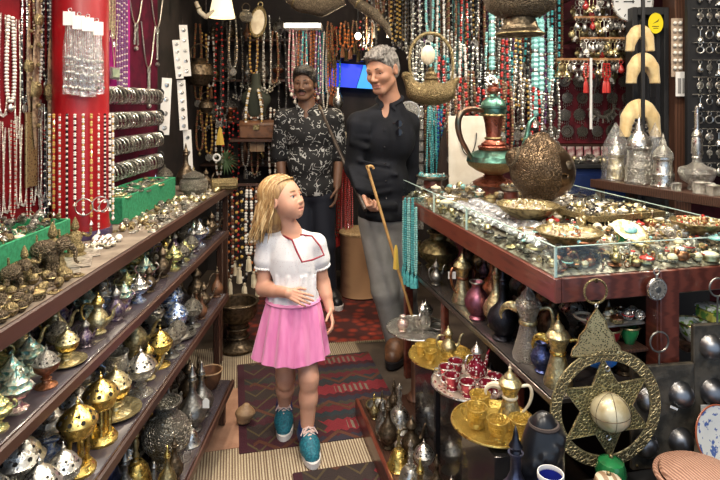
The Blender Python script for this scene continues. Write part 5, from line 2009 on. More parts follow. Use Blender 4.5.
# flat silver printed cards
for i, (px, py, rz) in enumerate(((62, 268, 0.5), (84, 252, 0.45), (75, 262, 0.4))):
 p = pz(px, py, ty)
 o = MB().box((-0.05, -0.08, 0), (0.05, 0.08, 0.0012)).build('jewellery_card', mat('silvery embossed foil', (0.62, 0.58, 0.50), (0.30, 0.27, 0.22), rough=0.4, metal=0.6, scale=60, bump=0.4))
 o.location, o.rotation_euler = (p.x, p.y, ty + 0.0005 + 0.0016 * i), (0, 0, rz)
 tag(o, 'flat silvery embossed card in front of the green box, {n} from the near end', 'card', 'silvery cards on the top edge board')
# shell cluster bowl beside the column
p = pz(102, 245, ty)
scatter(lambda u, v: (p.x + 0.05 * (u - 0.5) * 2, p.y + 0.06 * (v - 0.5) * 2), 22, [(silver, ivory, 'ivory and silver'), (stone_w, silver, 'white')], ['ball', 'brooch'], 'in the cluster at the foot of the red column', 'at the foot of the red column', lambda x, y: ty, (0.8, 1.1), 9, 0.022)

# ---- far end of the top board: brass jars
def big_jar(m1, m2):
 def b():
  o = empty('lidded_jar')
  MB().lathe([(0.060, 0), (0.062, 0.006), (0.055, 0.014), (0.082, 0.04), (0.086, 0.07), (0.076, 0.095), (0.060, 0.105), (0.062, 0.112), (0, 0.112)], 26).build('body', m1, o)
  l = MB().lathe([(0.066, 0.112), (0.064, 0.120), (0.040, 0.135), (0.020, 0.142), (0.012, 0.150), (0, 0.151)], 22).build('lid', m1, o)
  q = MB()
  finial(q, 0.15, 0.010)
  q.build('knob', m2, l)
  return o
 return b


p = pz(199, 193, ty)
Kind.make('jar', big_jar(pewter_eng, brass), (-0.93, 3.13, ty), 0, 0.92, 'large grey lidded jar at the far end of the top edge board', 'jar')
Kind.make('bronzebottle', K['bronzebottle'][0], (-1.02, 3.28, ty), 0, 1.0, 'dark bottle standing behind the large grey lidded jar', 'bottle')
o = empty('fluted_roller', (-0.80, 3.30, ty + 0.036), 0.35, 'ribbed brass cylinder lying at the end of the top edge board', 'cylinder')
T = Matrix.Rotation(PI / 2, 4, 'Y')
MB().lathe([(0.030, -0.075), (0.035, -0.07), (0.035, 0.07), (0.030, 0.075), (0, 0.076)], 26, 0, T, 13, 0.05).build('barrel', brass_eng, o)
for s in (-1, 1):
 MB().torus(0.034, 0.004, 24, 6, 0, T @ Matrix.Translation((0, 0, s * 0.07))).build('end_ring', brass, o)
for k, (x, y, kk, h) in enumerate(((-1.08, 3.12, 'purple', 0.10), (-1.15, 3.3, 'pewtdome', 0.16), (-0.94, 3.42, 'bronzepot', 0.12), (-1.15, 3.15, 'bluesauc', 0.12))):
 b, nm, cat, r, hh = K[kk]
 Kind.make(kk, b, (x, y, ty), 0.4 * k, h / hh, '%s behind the large grey lidded jar on the top edge board' % nm, cat)

# bead bundles hanging from the end of the stand
bund = [([thread, stone_w, stone_n], [1, 2, 1, 1]), ([thread, stone_o, stone_k], [1, 2, 2]), ([thread, stone_n, stone_w], [1, 1, 2]), ([thread, stone_r, stone_k], [1, 2]), ([thread, amber, stone_k], [1, 2, 2]), ([thread, stone_k, stone_w], [1, 1, 1, 2])]
for i in range(11):
 m, sq = bund[i % 6]
 x = -0.88 + 0.030 * i
 y = YE + 0.025 + 0.012 * (i % 2)
 Kind.make(('bund', i % 6), necklace(m, sq, 0.44 + 0.03 * (i % 3), 0.045, 0.0085, 1.05, 'tassel', ivory), (x, y, 0.93 - 0.03 * (i % 2)), 0, (1, 1, 1 + 0.08 * (i % 3)),
              'strand of shells and beads off the far end of the stand, {n} from the wall', 'necklace', 'bead strands hanging off the end of the stand', order=lambda q: q.x)
MB().box((-0.90, YE + 0.012, 0.925), (-0.52, YE + 0.022, 0.94)).build('hanging_rail', darkwood)
tag(bpy.data.objects['hanging_rail'], 'dark wooden rail with bead strands at the far end of the stand', 'rail')
# mortar on the floor
o = empty('mortar', (-0.715, 3.28, 0.014), 0, 'dark brass mortar on a tall foot standing on the floor behind the stand', 'mortar')
MB().lathe([(0.105, 0), (0.108, 0.012), (0.085, 0.022), (0.062, 0.045), (0.052, 0.10), (0.060, 0.14), (0.058, 0.15), (0, 0.15)], 24).build('foot', bronze, o)
MB().lathe([(0.056, 0.15), (0.090, 0.17), (0.112, 0.205), (0.115, 0.262), (0.124, 0.270), (0.120, 0.276), (0.106, 0.270), (0.100, 0.21), (0.05, 0.18), (0, 0.178)], 26).build('bowl', bronze, o)
for z in (0.07, 0.12):
 MB().torus(0.062, 0.006, 24, 6, 0, Matrix.Translation((0, 0, z))).build('ring_band', bronze, o)
# wooden bowl, tan pouch and pale horn at the foot of the stand
o = empty('wooden_bowl', (-0.655, 2.45, 0.2005), 0, 'turned brown wooden bowl at the edge of the bottom step of the stand', 'bowl')
o.scale = (0.62, 0.62, 0.75)
MB().lathe([(0.045, 0), (0.05, 0.006), (0.072, 0.05), (0.085, 0.10), (0.078, 0.10), (0.062, 0.05), (0.0, 0.018)], 24).build('bowl_body', leather, o)
MB().torus(0.0815, 0.005, 28, 6, 0, Matrix.Translation((0, 0, 0.10))).build('rim', tanleath, o)
f = Field((-0.12, -0.10, -0.02), (0.12, 0.10, 0.24), 0.005)
f.cone((0, 0, 0.04), (0.01, 0, 0.12), 0.042, 0.055, 0.04)
f.cone((0.01, 0, 0.12), (0.015, 0.01, 0.19), 0.050, 0.022, 0.03)
f.half((0, 0, 0.0), (0, 0, -1))
o = f.build('leather_pouch', tanleath)
o.location, o.scale = (-0.52, 2.50, 0.0125), (0.75, 0.6, 0.42)
tag(o, 'pale tan leather pouch leaning on the floor next to the round grey vase', 'pouch')
MB().tube([(0.015 + 0.024 * math.cos(t), 0.008 + 0.024 * math.sin(t), 0.178) for t in [i * PI / 8 for i in range(16)]], 0.004, 6, 0, None, True).build('drawstring', leather, o)
# ------------------------------------------------------------------ necklaces on the red wall
silvch = metal('fine silver chain', (0.66, 0.60, 0.52), 0.5, 0.3, 200)
RX = -1.192
NK = {
 'chain': (necklace([silvch, silver], [0, 0, 0, 1], 0.42, 0.05, 0.0032, 1.0, 'bells', silver), 'silver chain necklace with small bells'),
 'chain2': (necklace([silvch, silver], [0, 1], 0.50, 0.035, 0.0030, 1.0, 'drop', silver_eng), 'long silver chain necklace with drop pendant'),
 'chainred': (necklace([silvch, stone_r], [0, 0, 1], 0.46, 0.04, 0.0034, 1.0, 'drop', silver), 'silver and coral bead necklace'),
 'white': (necklace([thread, stone_w], [1], 0.36, 0.05, 0.0075, 1.0, 'drop', silver), 'white bead necklace'),
 'black': (necklace([thread, stone_k, silver], [1, 1, 2], 0.46, 0.05, 0.005, 1.0, 'disc', silver_eng), 'black bead necklace with silver disc'),
 'brown': (necklace([thread, stone_n, brass], [1, 2, 1], 0.5, 0.06, 0.0065, 1.0, 'disc', brass_eng), 'brown bead necklace with brass disc'),
}


def wallneck(key, py_top, y, x=RX, s=(1, 1, 1), where='on the crimson panel', rz=PI / 2):
 z = HC - (py_top - 104) / F * y if py_top is not None else 2.3
 b, nm = NK[key]
 return Kind.make('nk' + key, b, (x, y, z), rz, s, '%s %s, {n} from near end' % (nm, where), 'necklace', 'necklaces %s' % where)


for i in range(11):
 wallneck(['chain2', 'chain', 'chainred'][i % 3], 122 + 6 * math.sin(i * 1.7), 1.86 + 0.031 * i, s=(0.8, 1, 0.62 + 0.1 * ((i * 7) % 3) / 2))
for i, y in enumerate((1.70, 1.76, 1.82, 1.87, 1.91, 1.95)):
 wallneck(['chain', 'white', 'chain2'][i % 3], 5 + 3 * i, y, s=(1, 1, 0.80))
for i in range(9):
 wallneck(['chain2', 'chain', 'black', 'chainred'][i % 4], 100 + 4 * (i % 3), 2.085 + 0.022 * i, s=(0.6, 1, 0.80 + 0.06 * (i % 3)))
for i, (y, k) in enumerate(((1.99, 'black'), (2.03, 'brown'), (2.075, 'white'), (2.125, 'black'), (2.165, 'white'), (2.20, 'brown'), (2.245, 'black'))):
 wallneck(k, -20 + 5 * (i % 3), y, s=(0.8, 1, 0.95 - 0.12 * (i % 2)))


def belt(m1, m2):
 def b():
  o = empty('hanging_ornament')
  MB().tube([(0, 0, 0), (0, 0.003, -0.10), (0, 0, -0.18)], [0.006, 0.014, 0.019], 8, 0, None, False, 0.35).build('upper_strap', m1, o)
  MB().lathe([(0, -0.008), (0.030, -0.008), (0.034, 0), (0.026, 0.008), (0, 0.013)], 22, 0, Matrix.Translation((0, 0, -0.205)) @ Matrix.Rotation(PI / 2, 4, 'X'), 11, 0.05).build('boss', m2, o)
  MB().tube([(0, 0, -0.23), (0, 0.003, -0.32), (0, 0, -0.41)], [0.019, 0.015, 0.005], 8, 0, None, False, 0.35).build('lower_strap', m1, o)
  for k in range(5):
   MB().ball((0, -0.010, -0.05 - 0.07 * k), 0.008, 0, 8, 5).build('stud', m2, o)
  return o
 return b


for i, (px, py, y, s) in enumerate(((33, 30, 2.03, 1.05), (51, 30, 2.13, 1.15), (24, 20, 1.99, 0.8), (36, -25, 2.05, 0.8))):
 Kind.make('belt', belt(mat('carved shell horn', (0.30, 0.21, 0.13), (0.10, 0.06, 0.04), rough=0.35, scale=60, bump=0.4), brass_eng), (-1.175, y, HC - (py - 104) / F * y), PI / 2, s,
              'carved horn strap ornament with round boss on the crimson panel, {n} from its near end', 'ornament', 'carved strap ornaments')
# filigree strap
o = MB().box((-0.034, -0.004, -0.27), (0.034, 0.004, 0), 0, None, 0.002).build('filigree_strap', mat('gilt filigree mesh', (0.10, 0.04, 0.02), (0.46, 0.36, 0.18), rough=0.4, metal=0.8, kind='dots', scale=110, lo=0.25, hi=0.4, bump=0.5))
o.location, o.rotation_euler = pt(32, 112, 2.02), (0, 0, PI / 2)
o.location.x = RX + 0.006
tag(o, 'broad gilt filigree strap hanging flat on the crimson panel', 'strap')
# hanging packets of silver in clear plastic on the column
for i, (px, py, y, w, h) in enumerate(((70, 12, 2.045, 0.05, 0.30), (79, 16, 2.05, 0.05, 0.29), (88, 18, 2.06, 0.055, 0.29), (97, 22, 2.09, 0.05, 0.27))):
 p = pt(px, py, y)
 o = empty('jewellery_packet', p, R(10 + 8 * i), 'clear plastic packet of silver jewellery on the red column, {n} from the near side', 'packet', 'clear packets on the red column', order=lambda q: q.x)
 mb = MB()
 n = 12
 V, Fc = [], []
 for j in range(n + 1):
  t = j / n
  ww = w / 2 * (0.25 + 0.75 * min(1, t * 2.2))
  d = 0.018 * math.sin(PI * min(1, t * 1.1)) + 0.002
  for k in range(12):
   a = 2 * PI * k / 12
   V.append((ww * math.cos(a), d * math.sin(a) + 0.004 * math.sin(k * 3 + j * 2.1), -h * t))
 for j in range(n):
  for k in range(12):
   Fc.append((j * 12 + k, j * 12 + (k + 1) % 12, (j + 1) * 12 + (k + 1) % 12, (j + 1) * 12 + k))
 mb.add(V, Fc)
 mb.build('plastic_bag', bagplas, o)
 MB().box((-0.02, -0.012, -0.05), (0.02, -0.008, 0.0)).build('header_card', whitec, o)
 q = MB()
 for k in range(6):
  x = -0.016 + 0.0065 * k
  q.tube([(x, 0, -0.04), (x + 0.004 * math.sin(k), 0.003, -h * 0.55), (x, 0, -h * 0.9)], 0.0016, 5)
  for j in range(5):
   q.ball((x + 0.006 * math.sin(k * 2 + j), 0.004 * math.cos(j * 2 + k), -h * (0.55 + 0.09 * j)), 0.0065, 0, 7, 5)
 q.build('silver_chains', silver, o)
 MB().torus(0.006, 0.0015, 12, 5, 0, Matrix.Translation((0, 0, 0.008)) @ Matrix.Rotation(PI / 2, 4, 'X')).build('hanging_hook', silver, o)
# beaded straps down the column
cb = [([thread, stone_w, amber], [1, 2, 1]), ([thread, amber, stone_r], [1, 1, 2]), ([thread, stone_r, stone_w], [1, 2, 2]), ([thread, stone_k, stone_w], [1, 2]), ([thread, stone_w, stone_k], [1, 1, 2])]
for i in range(11):
 a = R(-128 + 13.5 * i)
 rr = 0.117
 m, sq = cb[i % 5]
 Kind.make(('cb', i % 5), strand(m, sq, 0.40, 0.0048, 1.0, silver), (-1.08 + rr * math.cos(a), 2.17 + rr * math.sin(a), 1.40), 0, (1, 1, 0.80 + 0.09 * (i % 4)), 'beaded strand hanging down the red satin column, {n} from the near side', 'bead strand', 'beaded strands on the red column')
# big hoop earrings
for i, (px, py, y, r) in enumerate(((84, 207, 2.03, 0.030), (100, 204, 2.06, 0.027), (104, 206, 2.09, 0.022))):
 p = pt(px, py, y)
 o = MB().torus(r, 0.0022, 36, 6, 0, Matrix.Rotation(PI / 2, 4, 'X')).build('hanging_hoop', silver)
 o.location, o.rotation_euler = p, (0, 0, 0.2 + 0.5 * i)
 tag(o, 'large plain silver hoop earring on the red column, {n} from its near side', 'earring', 'large silver hoops')

# ------------------------------------------------------------------ bangle rods on the maroon panel
for r_ in range(4):
 z = 1.505 - 0.122 * r_
 x = -1.165
 o = empty('bangle_rod', (x, 2.46, z), 0, 'dark rod full of bangles on the maroon panel, %s from the top' % ordinal(r_ + 1), 'rod', 'rods of bangles')
 MB().tube([(0, 0, 0), (0, 0.80, 0)], 0.017, 12).build('rod', black, o)
 for e in (0.0, 0.80):
  MB().lathe([(0.024, 0), (0.026, 0.006), (0.015, 0.012), (0, 0.012)], 14, 0, Matrix.Translation((0, e - 0.006, 0)) @ Matrix.Rotation(-PI / 2, 4, 'X')).build('end_cap', black, o)
 MB().box((-0.105, 0.05, -0.008), (-0.016, 0.066, 0.008)).build('mount', black, o)
 MB().box((-0.105, 0.75, -0.008), (-0.016, 0.766, 0.008)).build('mount', black, o)
 for k in range(19):
  y = 2.49 + 0.040 * k
  i = (k * 5 + r_ * 3) % 4
  mm = [silver, pewter_eng, silver_eng, silver][i]

  def bgl(mm=mm, i=i):
   mb = MB().torus(0.040, [0.0042, 0.0055, 0.005, 0.0036][i], 30, 6, 0, Matrix.Rotation(PI / 2, 4, 'X'))
   return mb.build('bangle', mm)
  Kind.make(('bgl', i), bgl, (x, y, z - 0.0235), 0, 1.0,
                  '%s bangle on the %s rod from the top, {n} of that colour from near end' % (['plain silver', 'grey engraved', 'engraved silver', 'slim silver'][i], ordinal(r_ + 1)), 'bangle', 'bangles on the rods').rotation_euler = (R(14), 0, R(8 * math.sin(k * 1.3)))

# ------------------------------------------------------------------ necklaces over the magenta board and maroon panel
for i in range(10):
 y = 2.50 + 0.032 * i
 Kind.make('beigebunch', necklace([beige, palegold], [0, 0, 0, 1], 0.50, 0.03, 0.0035, 0.95, 'tassel', silver, 2), (-1.225, y, HC - (-40 - 104) / F * y), PI / 2, (1, 1, 0.70 + 0.10 * ((i * 3) % 4) / 3),
              'beige cord necklace with silver ends over the magenta board, {n} from the near end', 'necklace', 'beige cord necklaces')
for i in range(4):
 y = 2.84 + 0.03 * i
 Kind.make('purplebunch', necklace([thread, stone_p, stone_w], [1, 1, 2], 0.6, 0.035, 0.005, 1.0, 'drop', silver), (-1.225, y, HC + (30 + 104) / F * y), PI / 2, (1, 1, 1 + 0.07 * (i % 2)), 'purple and white bead necklace beside the beige cords, {n} from the near end', 'necklace', 'purple bead necklaces')
o = empty('pendant_necklace', pt(122, 12, 2.78), PI / 2, 'fine cord necklace with a rectangular pale green pendant on the magenta board', 'necklace')
o.location.x = -1.22
MB().tube([(-0.05, 0, 0), (0, 0, -0.27), (0.05, 0, 0)], 0.002, 5).build('cord', beige, o)
MB().box((-0.05, -0.008, -0.335), (0.05, 0.004, -0.275), 0, None, 0.006).build('hanging_pendant', silver_eng, o)
MB().box((-0.038, -0.0115, -0.325), (0.038, -0.0085, -0.285), 0, None, 0.001).build('inlay', mat('pale green stone', (0.45, 0.52, 0.36), (0.3, 0.38, 0.26), rough=0.3, scale=30), o)
for (y, pyt, L_, k, lab) in ((3.15, -12, 0.20, 0, 'V-shaped silver chain with key-like pendant high on the maroon panel'), (3.34, 24, 0.26, 1, 'silver chain with long forked pendant lower on the maroon panel'), (3.48, -8, 0.22, 2, 'silver chain with ball pendant beside the white earring strips')):
 o = empty('chain_necklace', (-1.262, y, HC - (pyt - 104) / F * y), PI / 2, lab, 'necklace')
 MB().tube([(-0.11, 0, 0), (-0.05, 0, -L_ * 0.8), (0, 0, -L_), (0.05, 0, -L_ * 0.8), (0.11, 0, 0)], 0.0042, 6).build('chain', silvch, o)
 q = MB()
 q.torus(0.018, 0.005, 16, 6, 0, Matrix.Translation((0, -0.003, -L_ - 0.02)) @ Matrix.Rotation(PI / 2, 4, 'X'))
 for s in ((-1, 1) if k == 0 else (-0.5, 0.5) if k == 1 else (0,)):
  q.tube([(s * 0.012, -0.003, -L_ - 0.03), (s * 0.025, -0.003, -L_ - 0.03 - (0.09 if k < 1 else 0.17))], 0.006, 6)
 q.ball((0, -0.003, -L_ - (0.14 if k == 0 else 0.23)), 0.014, 0, 10, 6)
 q.build('hanging_pendant', silver_eng, o)


def cardstrip(n, L_, w):
 def b():
  o = MB().box((-w / 2, -0.0015, -L_), (w / 2, 0.0015, 0)).build('earring_card', whitec)
  MB().tube([(0, 0, 0.0), (0, 0, 0.03)], 0.0015, 5).build('hanging_loop', thread, o)
  for k in range(n):
   z = -L_ * (k + 0.5) / n
   MB().lathe([(0, -0.006), (w * 0.22, -0.006), (w * 0.25, -0.004), (0, -0.0016)], 10, 0, Matrix.Translation((0, 0, z)) @ Matrix.Rotation(PI / 2, 4, 'X') @ Matrix.Translation((0, 0, 0.008))).build('stud', silver, o)
  return o
 return b


for i, (px, py, y, L_, w, rx) in enumerate(((167, 78, 3.45, 0.35, 0.06, 0.05), (183, 25, 3.72, 0.34, 0.055, -0.08), (181, 80, 3.68, 0.33, 0.055, -0.06), (187, 130, 3.74, 0.40, 0.055, -0.05), (176, 40, 3.62, 0.25, 0.05, -0.10))):
 Kind.make(('card', i), cardstrip(4 + i % 3, L_, w), pt(px, py, y), R(35), 1.0, 'white strip of silver studs beyond the maroon panel, {n} from the near end', 'card', 'white stud card strips').rotation_euler = (0, rx, R(35))

# ------------------------------------------------------------------ dark left end of the back wall
def fill_shelf(lo, hi, label):
 o = empty('back_shelf', ((lo[0] + hi[0]) / 2, lo[1], lo[2]), 0, label, 'shelf')
 MB().box((lo[0] - o.location.x, 0, 0), (hi[0] - o.location.x, hi[1] - lo[1], 0.02), 0, None, 0.003).build('board', darkwood, o)
 for s in (lo[0] - o.location.x + 0.06, hi[0] - o.location.x - 0.08):
  MB().prism([(0, -0.002), (0.22, -0.002), (0.22, -0.14)], s, s + 0.02, 0, Matrix.Translation((0, hi[1] - lo[1] - 0.22, 0)) @ Matrix(((0, 0, 1, 0), (1, 0, 0, 0), (0, 1, 0, 0), (0, 0, 0, 1)))).build('bracket', darkwood, o)
 return o


SHZ = [(0.93, 'lowest'), (1.28, 'second lowest'), (1.62, 'third lowest'), (1.95, 'topmost')]
bk = ['bronzepot', 'pewtbottle', 'bronzebottle', 'pewtpot', 'leathjug', 'copper', 'goldbottle', 'purple', 'silvdome']
for j, (z, nm) in enumerate(SHZ):
 fill_shelf((-1.30, 4.56, z), (-0.56, YB - 0.002, z), 'dark wall shelf of old metalware in the far corner, %s of four' % nm)
 its = [[-1.22 + 0.135 * k + rnd.uniform(-0.01, 0.01), 4.66 + rnd.uniform(-0.02, 0.03), 0.05] for k in range(5)]
 for k, (x, y, r) in enumerate(its):
  kk = bk[(k * 2 + j * 3) % len(bk)]
  b, n2, cat, rr, hh = K[kk]
  h = min(rnd.uniform(0.16, 0.25), 0.062 * hh / rr)
  Kind.make(kk, b, (x, y, z + 0.0205), rnd.uniform(-1, 1), h / hh, '%s on the %s corner shelf, {n} from the red wall' % (n2, nm), cat, 'metalware on the corner shelves', order=lambda q: q.x)


def hang(name, p, L_top, mb_mat, label, cat, rz=0.0):
 pass


# strings of beads over the far corner
cz = [('brown', [thread, stone_n, brass], [1, 1, 2]), ('dark', [thread, stone_k, pewter], [1, 1, 1, 2]), ('amber', [thread, amber, stone_n], [1, 2]), ('bone white', [thread, stone_w, stone_n], [1, 1, 2]), ('coral', [thread, stone_r, stone_k], [1, 2, 2]), ('old silver', [thread, pewter, silver], [1, 2])]


def curtain(px0, px1, py0, L0, L1, y0, y1, n, cols, r, where, seed, w=0.05, pends=('drop', 'disc', 'tassel', 'bells'), jitter=14):
 rd = random.Random(seed)
 for i in range(n):
  nm, m, sq = cols[(i * 7 + rd.randrange(2)) % len(cols)]
  li = rd.randrange(3)
  L_ = L0 + (L1 - L0) * li / 2
  pd = pends[(i + li) % len(pends)]
  px = px0 + (px1 - px0) * (i + 0.5) / n + rd.uniform(-1, 1)
  y = y0 + (y1 - y0) * ((i * 2) % 5 + 0.15 * rd.random()) / 4.2
  p = pt(px, py0 + rd.uniform(-jitter, jitter), y)
  Kind.make(('cur', nm, where, li, pd), necklace(m, sq, L_, w, r, 1.0, pd, silver_eng if pd in ('disc', 'bells') else m[-1]), p, rd.uniform(-0.12, 0.12), 1.0,
                  '%s bead necklace in %s, {n} of that colour from the red wall' % (nm, where), 'necklace', 'necklaces in %s' % where, order=lambda q: q.x)


curtain(194, 285, 25, 0.40, 0.75, 4.30, 4.5, 13, cz, 0.008, 'the dark far corner', 21, 0.07)
curtain(196, 285, 120, 0.30, 0.55, 4.30, 4.5, 10, cz, 0.008, 'the lower far corner', 22, 0.06)
# row behind the standing person
cz2 = [('teal', [thread, stone_t, silver], [1, 1, 1, 2]), ('pink', [thread, stone_pk, stone_w], [1, 1, 2]), ('white', [thread, stone_w], [1]), ('orange', [thread, stone_o, stone_n], [1, 2]), ('orange', [thread, stone_o, stone_n], [1, 2]), ('purple', [thread, stone_p, stone_w], [1, 1, 2])]
curtain(291, 338, 30, 0.5, 0.62, 4.5, 4.62, 18, cz2, 0.0075, 'the row behind the moustached person', 23, 0.05, ('drop', 'tassel'), 4)
curtain(328, 364, 26, 0.13, 0.22, 4.45, 4.55, 9, [cz2[3], cz[0], cz[4]], 0.008, 'the row above the blue sign', 24, 0.05, ('tassel',), 6)
# red dangling strands between the two grown people
curtain(336, 352, 168, 0.50, 0.58, 4.2, 4.3, 7, [('coral', [thread, stone_r], [1]), ('dark red', [thread, stone_n, stone_r], [1, 2])], 0.007, 'the bunch between the grown people', 25, 0.04, ('tassel',), 3)

# framed mother-of-pearl mirror, lamps, chest, pouch and other corner pieces
o = empty('oval_mirror', pt(258, 22, 4.25), 0, 'small oval brass framed ivory plaque hanging in the far corner', 'plaque')
o.rotation_euler = (0, R(8), 0)
T = Matrix.Diagonal((0.72, 1, 1.35, 1)) @ Matrix.Rotation(PI / 2, 4, 'X')
MB().lathe([(0, 0), (0.072, 0), (0.072, 0.004), (0, 0.006)], 30, 0, T).build('plaque_face', ivory, o)
MB().torus(0.080, 0.012, 34, 8, 0, T).build('hanging_frame', brass_eng, o)
MB().torus(0.018, 0.005, 14, 6, 0, Matrix.Translation((0, 0, 0.135)) @ Matrix.Rotation(PI / 2, 4, 'X')).build('ring', brass, o)


def bust(m):
 def b():
  o = empty('bust')
  f = Field((-0.16, -0.09, -0.26), (0.16, 0.09, 0.17), 0.006)
  f.cone((0, 0, 0.14), (0, 0, 0.02), 0.036, 0.046, 0.02)
  f.ell((0, 0, -0.06), (0.120, 0.055, 0.09), None, 0.05)
  f.ell((0, 0, -0.15), (0.080, 0.05, 0.09), None, 0.03)
  f.half((0, 0, -0.22), (0, 0, -1))
  f.half((0, 0, 0.15), (0, 0, 1))
  f.build('hanging_bust_body', m, o)
  return o
 return b


p = pt(256, 92, 4.34)
Kind.make('bustd', bust(mat('dark green velvet', (0.03, 0.035, 0.022), rough=0.8)), p, 0, 0.95, 'dark velvet bust with shell necklaces in the far corner', 'display bust')
for k in range(3):
 b = necklace([[thread, stone_n, stone_w], [thread, brass, stone_k], [thread, stone_w, amber]][k], [1, 2, 1], 0.22 + 0.06 * k, 0.14, 0.009, 1.0, 'disc', silver_eng)()
 b.location = (p.x, p.y - 0.066 - 0.014 * k, p.z + 0.02)
 tag(b, '%s necklace on the dark velvet bust in the far corner' % ['short brown and white', 'middle brass and black', 'longest ivory and amber'][k], 'necklace')
o = empty('leather_chest', pt(258, 125, 4.3), 0, 'old brown leather chest below the dark velvet bust', 'chest')
MB().box((-0.13, -0.07, -0.10), (0.13, 0.07, 0.0), 0, None, 0.008).build('chest_body', leather, o)
MB().lathe([(0.07, -0.131), (0.072, -0.128), (0.072, 0.128), (0.07, 0.131)], 20, 0, Matrix.Diagonal((1, 1, 0.55, 1)) @ Matrix.Rotation(PI / 2, 4, 'Y')).build('lid', leather, o)
MB().box((-0.025, -0.078, -0.035), (0.025, -0.071, 0.005), 0, None, 0.003).build('clasp', brass, o)
o2 = MB().box((-0.20, -0.09, -0.126), (0.20, 0.20, -0.102), 0, None, 0.003).build('chest_shelf', darkwood)
o2.location = o.location
tag(o2, 'narrow dark shelf under the old leather chest', 'shelf')
o = empty('notebook', pt(257, 140, 4.28), 0, 'upright brown leather notebook near the old chest', 'notebook')
MB().box((-0.055, -0.012, -0.09), (0.055, 0.012, 0.09), 0, None, 0.003).build('cover', tanleath, o)
MB().box((-0.050, -0.010, -0.087), (0.056, 0.010, 0.087)).build('pages', cream, o)
MB().tube([(0.0, -0.014, 0.09), (0.0, -0.014, -0.09)], 0.003, 6).build('hanging_strap', leather, o)
# green herb-like ornament with white rosette and yellow tassel
o = empty('green_ornament', pt(226, 160, 4.05), 0, 'bunch of green leafy trimmings with a white rosette by the grey jar', 'ornament')
for k in range(22):
 a = 2 * PI * k / 22
 MB().tube([(0, 0, 0), (0.05 * math.cos(a), -0.01, 0.05 * math.sin(a)), (0.095 * math.cos(a), 0.005, 0.095 * math.sin(a) - 0.015)], [0.004, 0.008, 0.001], 5, 0, None, False, 0.4).build('leaf', mat('dull green leaf', (0.045, 0.085, 0.03), rough=0.6), o)
MB().torus(0.024, 0.007, 18, 6, 0, Matrix.Translation((-0.06, -0.03, 0.02)) @ Matrix.Rotation(PI / 2, 4, 'X')).build('hanging_rosette', whitec, o)
o = MB().lathe([(0.004, 0.0), (0.012, -0.02), (0.030, -0.13), (0, -0.13)], 10, 0, None, 5, 0.1).build('hanging_tassel', mat('yellow silk', (0.60, 0.40, 0.07), rough=0.6))
o.location = pt(220, 127, 4.1)
tag(o, 'yellow silk tassel above the green leafy trimmings', 'tassel')
for i, (px, py, r) in enumerate(((199, 72, 0.11), (246, 16, 0.050), (206, 106, 0.055))):
 o = empty('round_pot', pt(px, py, 4.15), 0, 'dark round metal pot hanging in the far corner, {n} from the red wall', 'pot', 'dark round hanging pots', order=lambda q: q.x)
 MB().lathe([(0, -r), (r * 0.6, -r * 0.85), (r, -r * 0.2), (r * 0.85, r * 0.45), (r * 0.45, r * 0.7), (r * 0.55, r * 0.9), (0, r * 0.9)], 22).build('body', [bronze, pewter_eng, bronze][i], o)
 MB().tube([(-r * 0.5, 0, r * 0.85), (-r * 0.55, 0, r * 1.5), (0, 0, r * 1.9), (r * 0.55, 0, r * 1.5), (r * 0.5, 0, r * 0.85)], r * 0.05, 6).build('hanging_handle', bronze, o)
o = empty('lamp_shade', pt(222, 4, 4.1), 0, 'cream conical lamp shade high in the far corner', 'lamp')
MB().lathe([(0.055, 0.10), (0.095, -0.10), (0.09, -0.10), (0.05, 0.10)], 24).build('shade', glow('lit cream shade', (1.0, 0.80, 0.50), 1.2), o)
MB().tube([(0, 0, 0.1), (0, 0, 0.35)], 0.004, 6).build('hanging_cord', thread, o)

# ------------------------------------------------------------------ blue sign, straw stool, candlestick behind the people
o = empty('lit_sign', pt(347, 76, 4.70), 0, 'two-tone blue lit sign board on the back wall between the two grown people', 'sign')
s = 4.70 / F
MB().prism([(-20 * s, -10 * s), (9 * s, -12 * s), (16 * s, 11 * s), (-13 * s, 13 * s)], -0.012, 0.012, 0, Matrix.Rotation(PI / 2, 4, 'X')).build('dark_blue_face', bluesign, o)
MB().prism([(9.6 * s, -12 * s), (27 * s, -13 * s), (27 * s, 9 * s), (16.6 * s, 11 * s)], -0.012, 0.012, 0, Matrix.Rotation(PI / 2, 4, 'X')).build('light_blue_face', lightsign, o)
MB().box((-0.2, 0.014, -0.02), (0.2, 0.14, 0.02)).build('mount', black, o)
o = empty('straw_stool', (0.005, 4.22, 0.0145), 0, 'round woven brown straw stool behind the tall person', 'stool')
MB().lathe([(0.150, 0), (0.165, 0.01), (0.155, 0.03), (0.150, 0.24), (0.158, 0.44), (0.160, 0.455), (0, 0.455)], 30).build('woven_side', strawc, o)
MB().lathe([(0.162, 0.4555), (0.165, 0.468), (0.150, 0.482), (0, 0.486)], 30).build('woven_lid', strawtop, o)
o = empty('candlestick', pt(338, 118, 4.35) - Vector((0, 0, 0)), 0, 'slim silver finial stand between the two grown people', 'stand')
MB().lathe([(0.020, -0.26), (0.012, -0.2), (0.012, 0.03), (0.026, 0.045), (0.014, 0.06), (0.034, 0.09), (0.040, 0.12), (0.036, 0.16), (0.016, 0.20), (0.010, 0.23), (0, 0.25)], 18).build('hanging_finial', silver, o)
o = empty('shell_bundle', pt(346, 143, 4.25), 0, 'pale round shells hanging in a bundle beside the dark cane', 'ornament')
for k in range(6):
 MB().ball((0.022 * (k % 2 - 0.5) * 2, 0, 0.07 - 0.028 * k), 0.026, 0, 12, 7, (1, 0.6, 0.9)).build('hanging_shell', ivory, o)

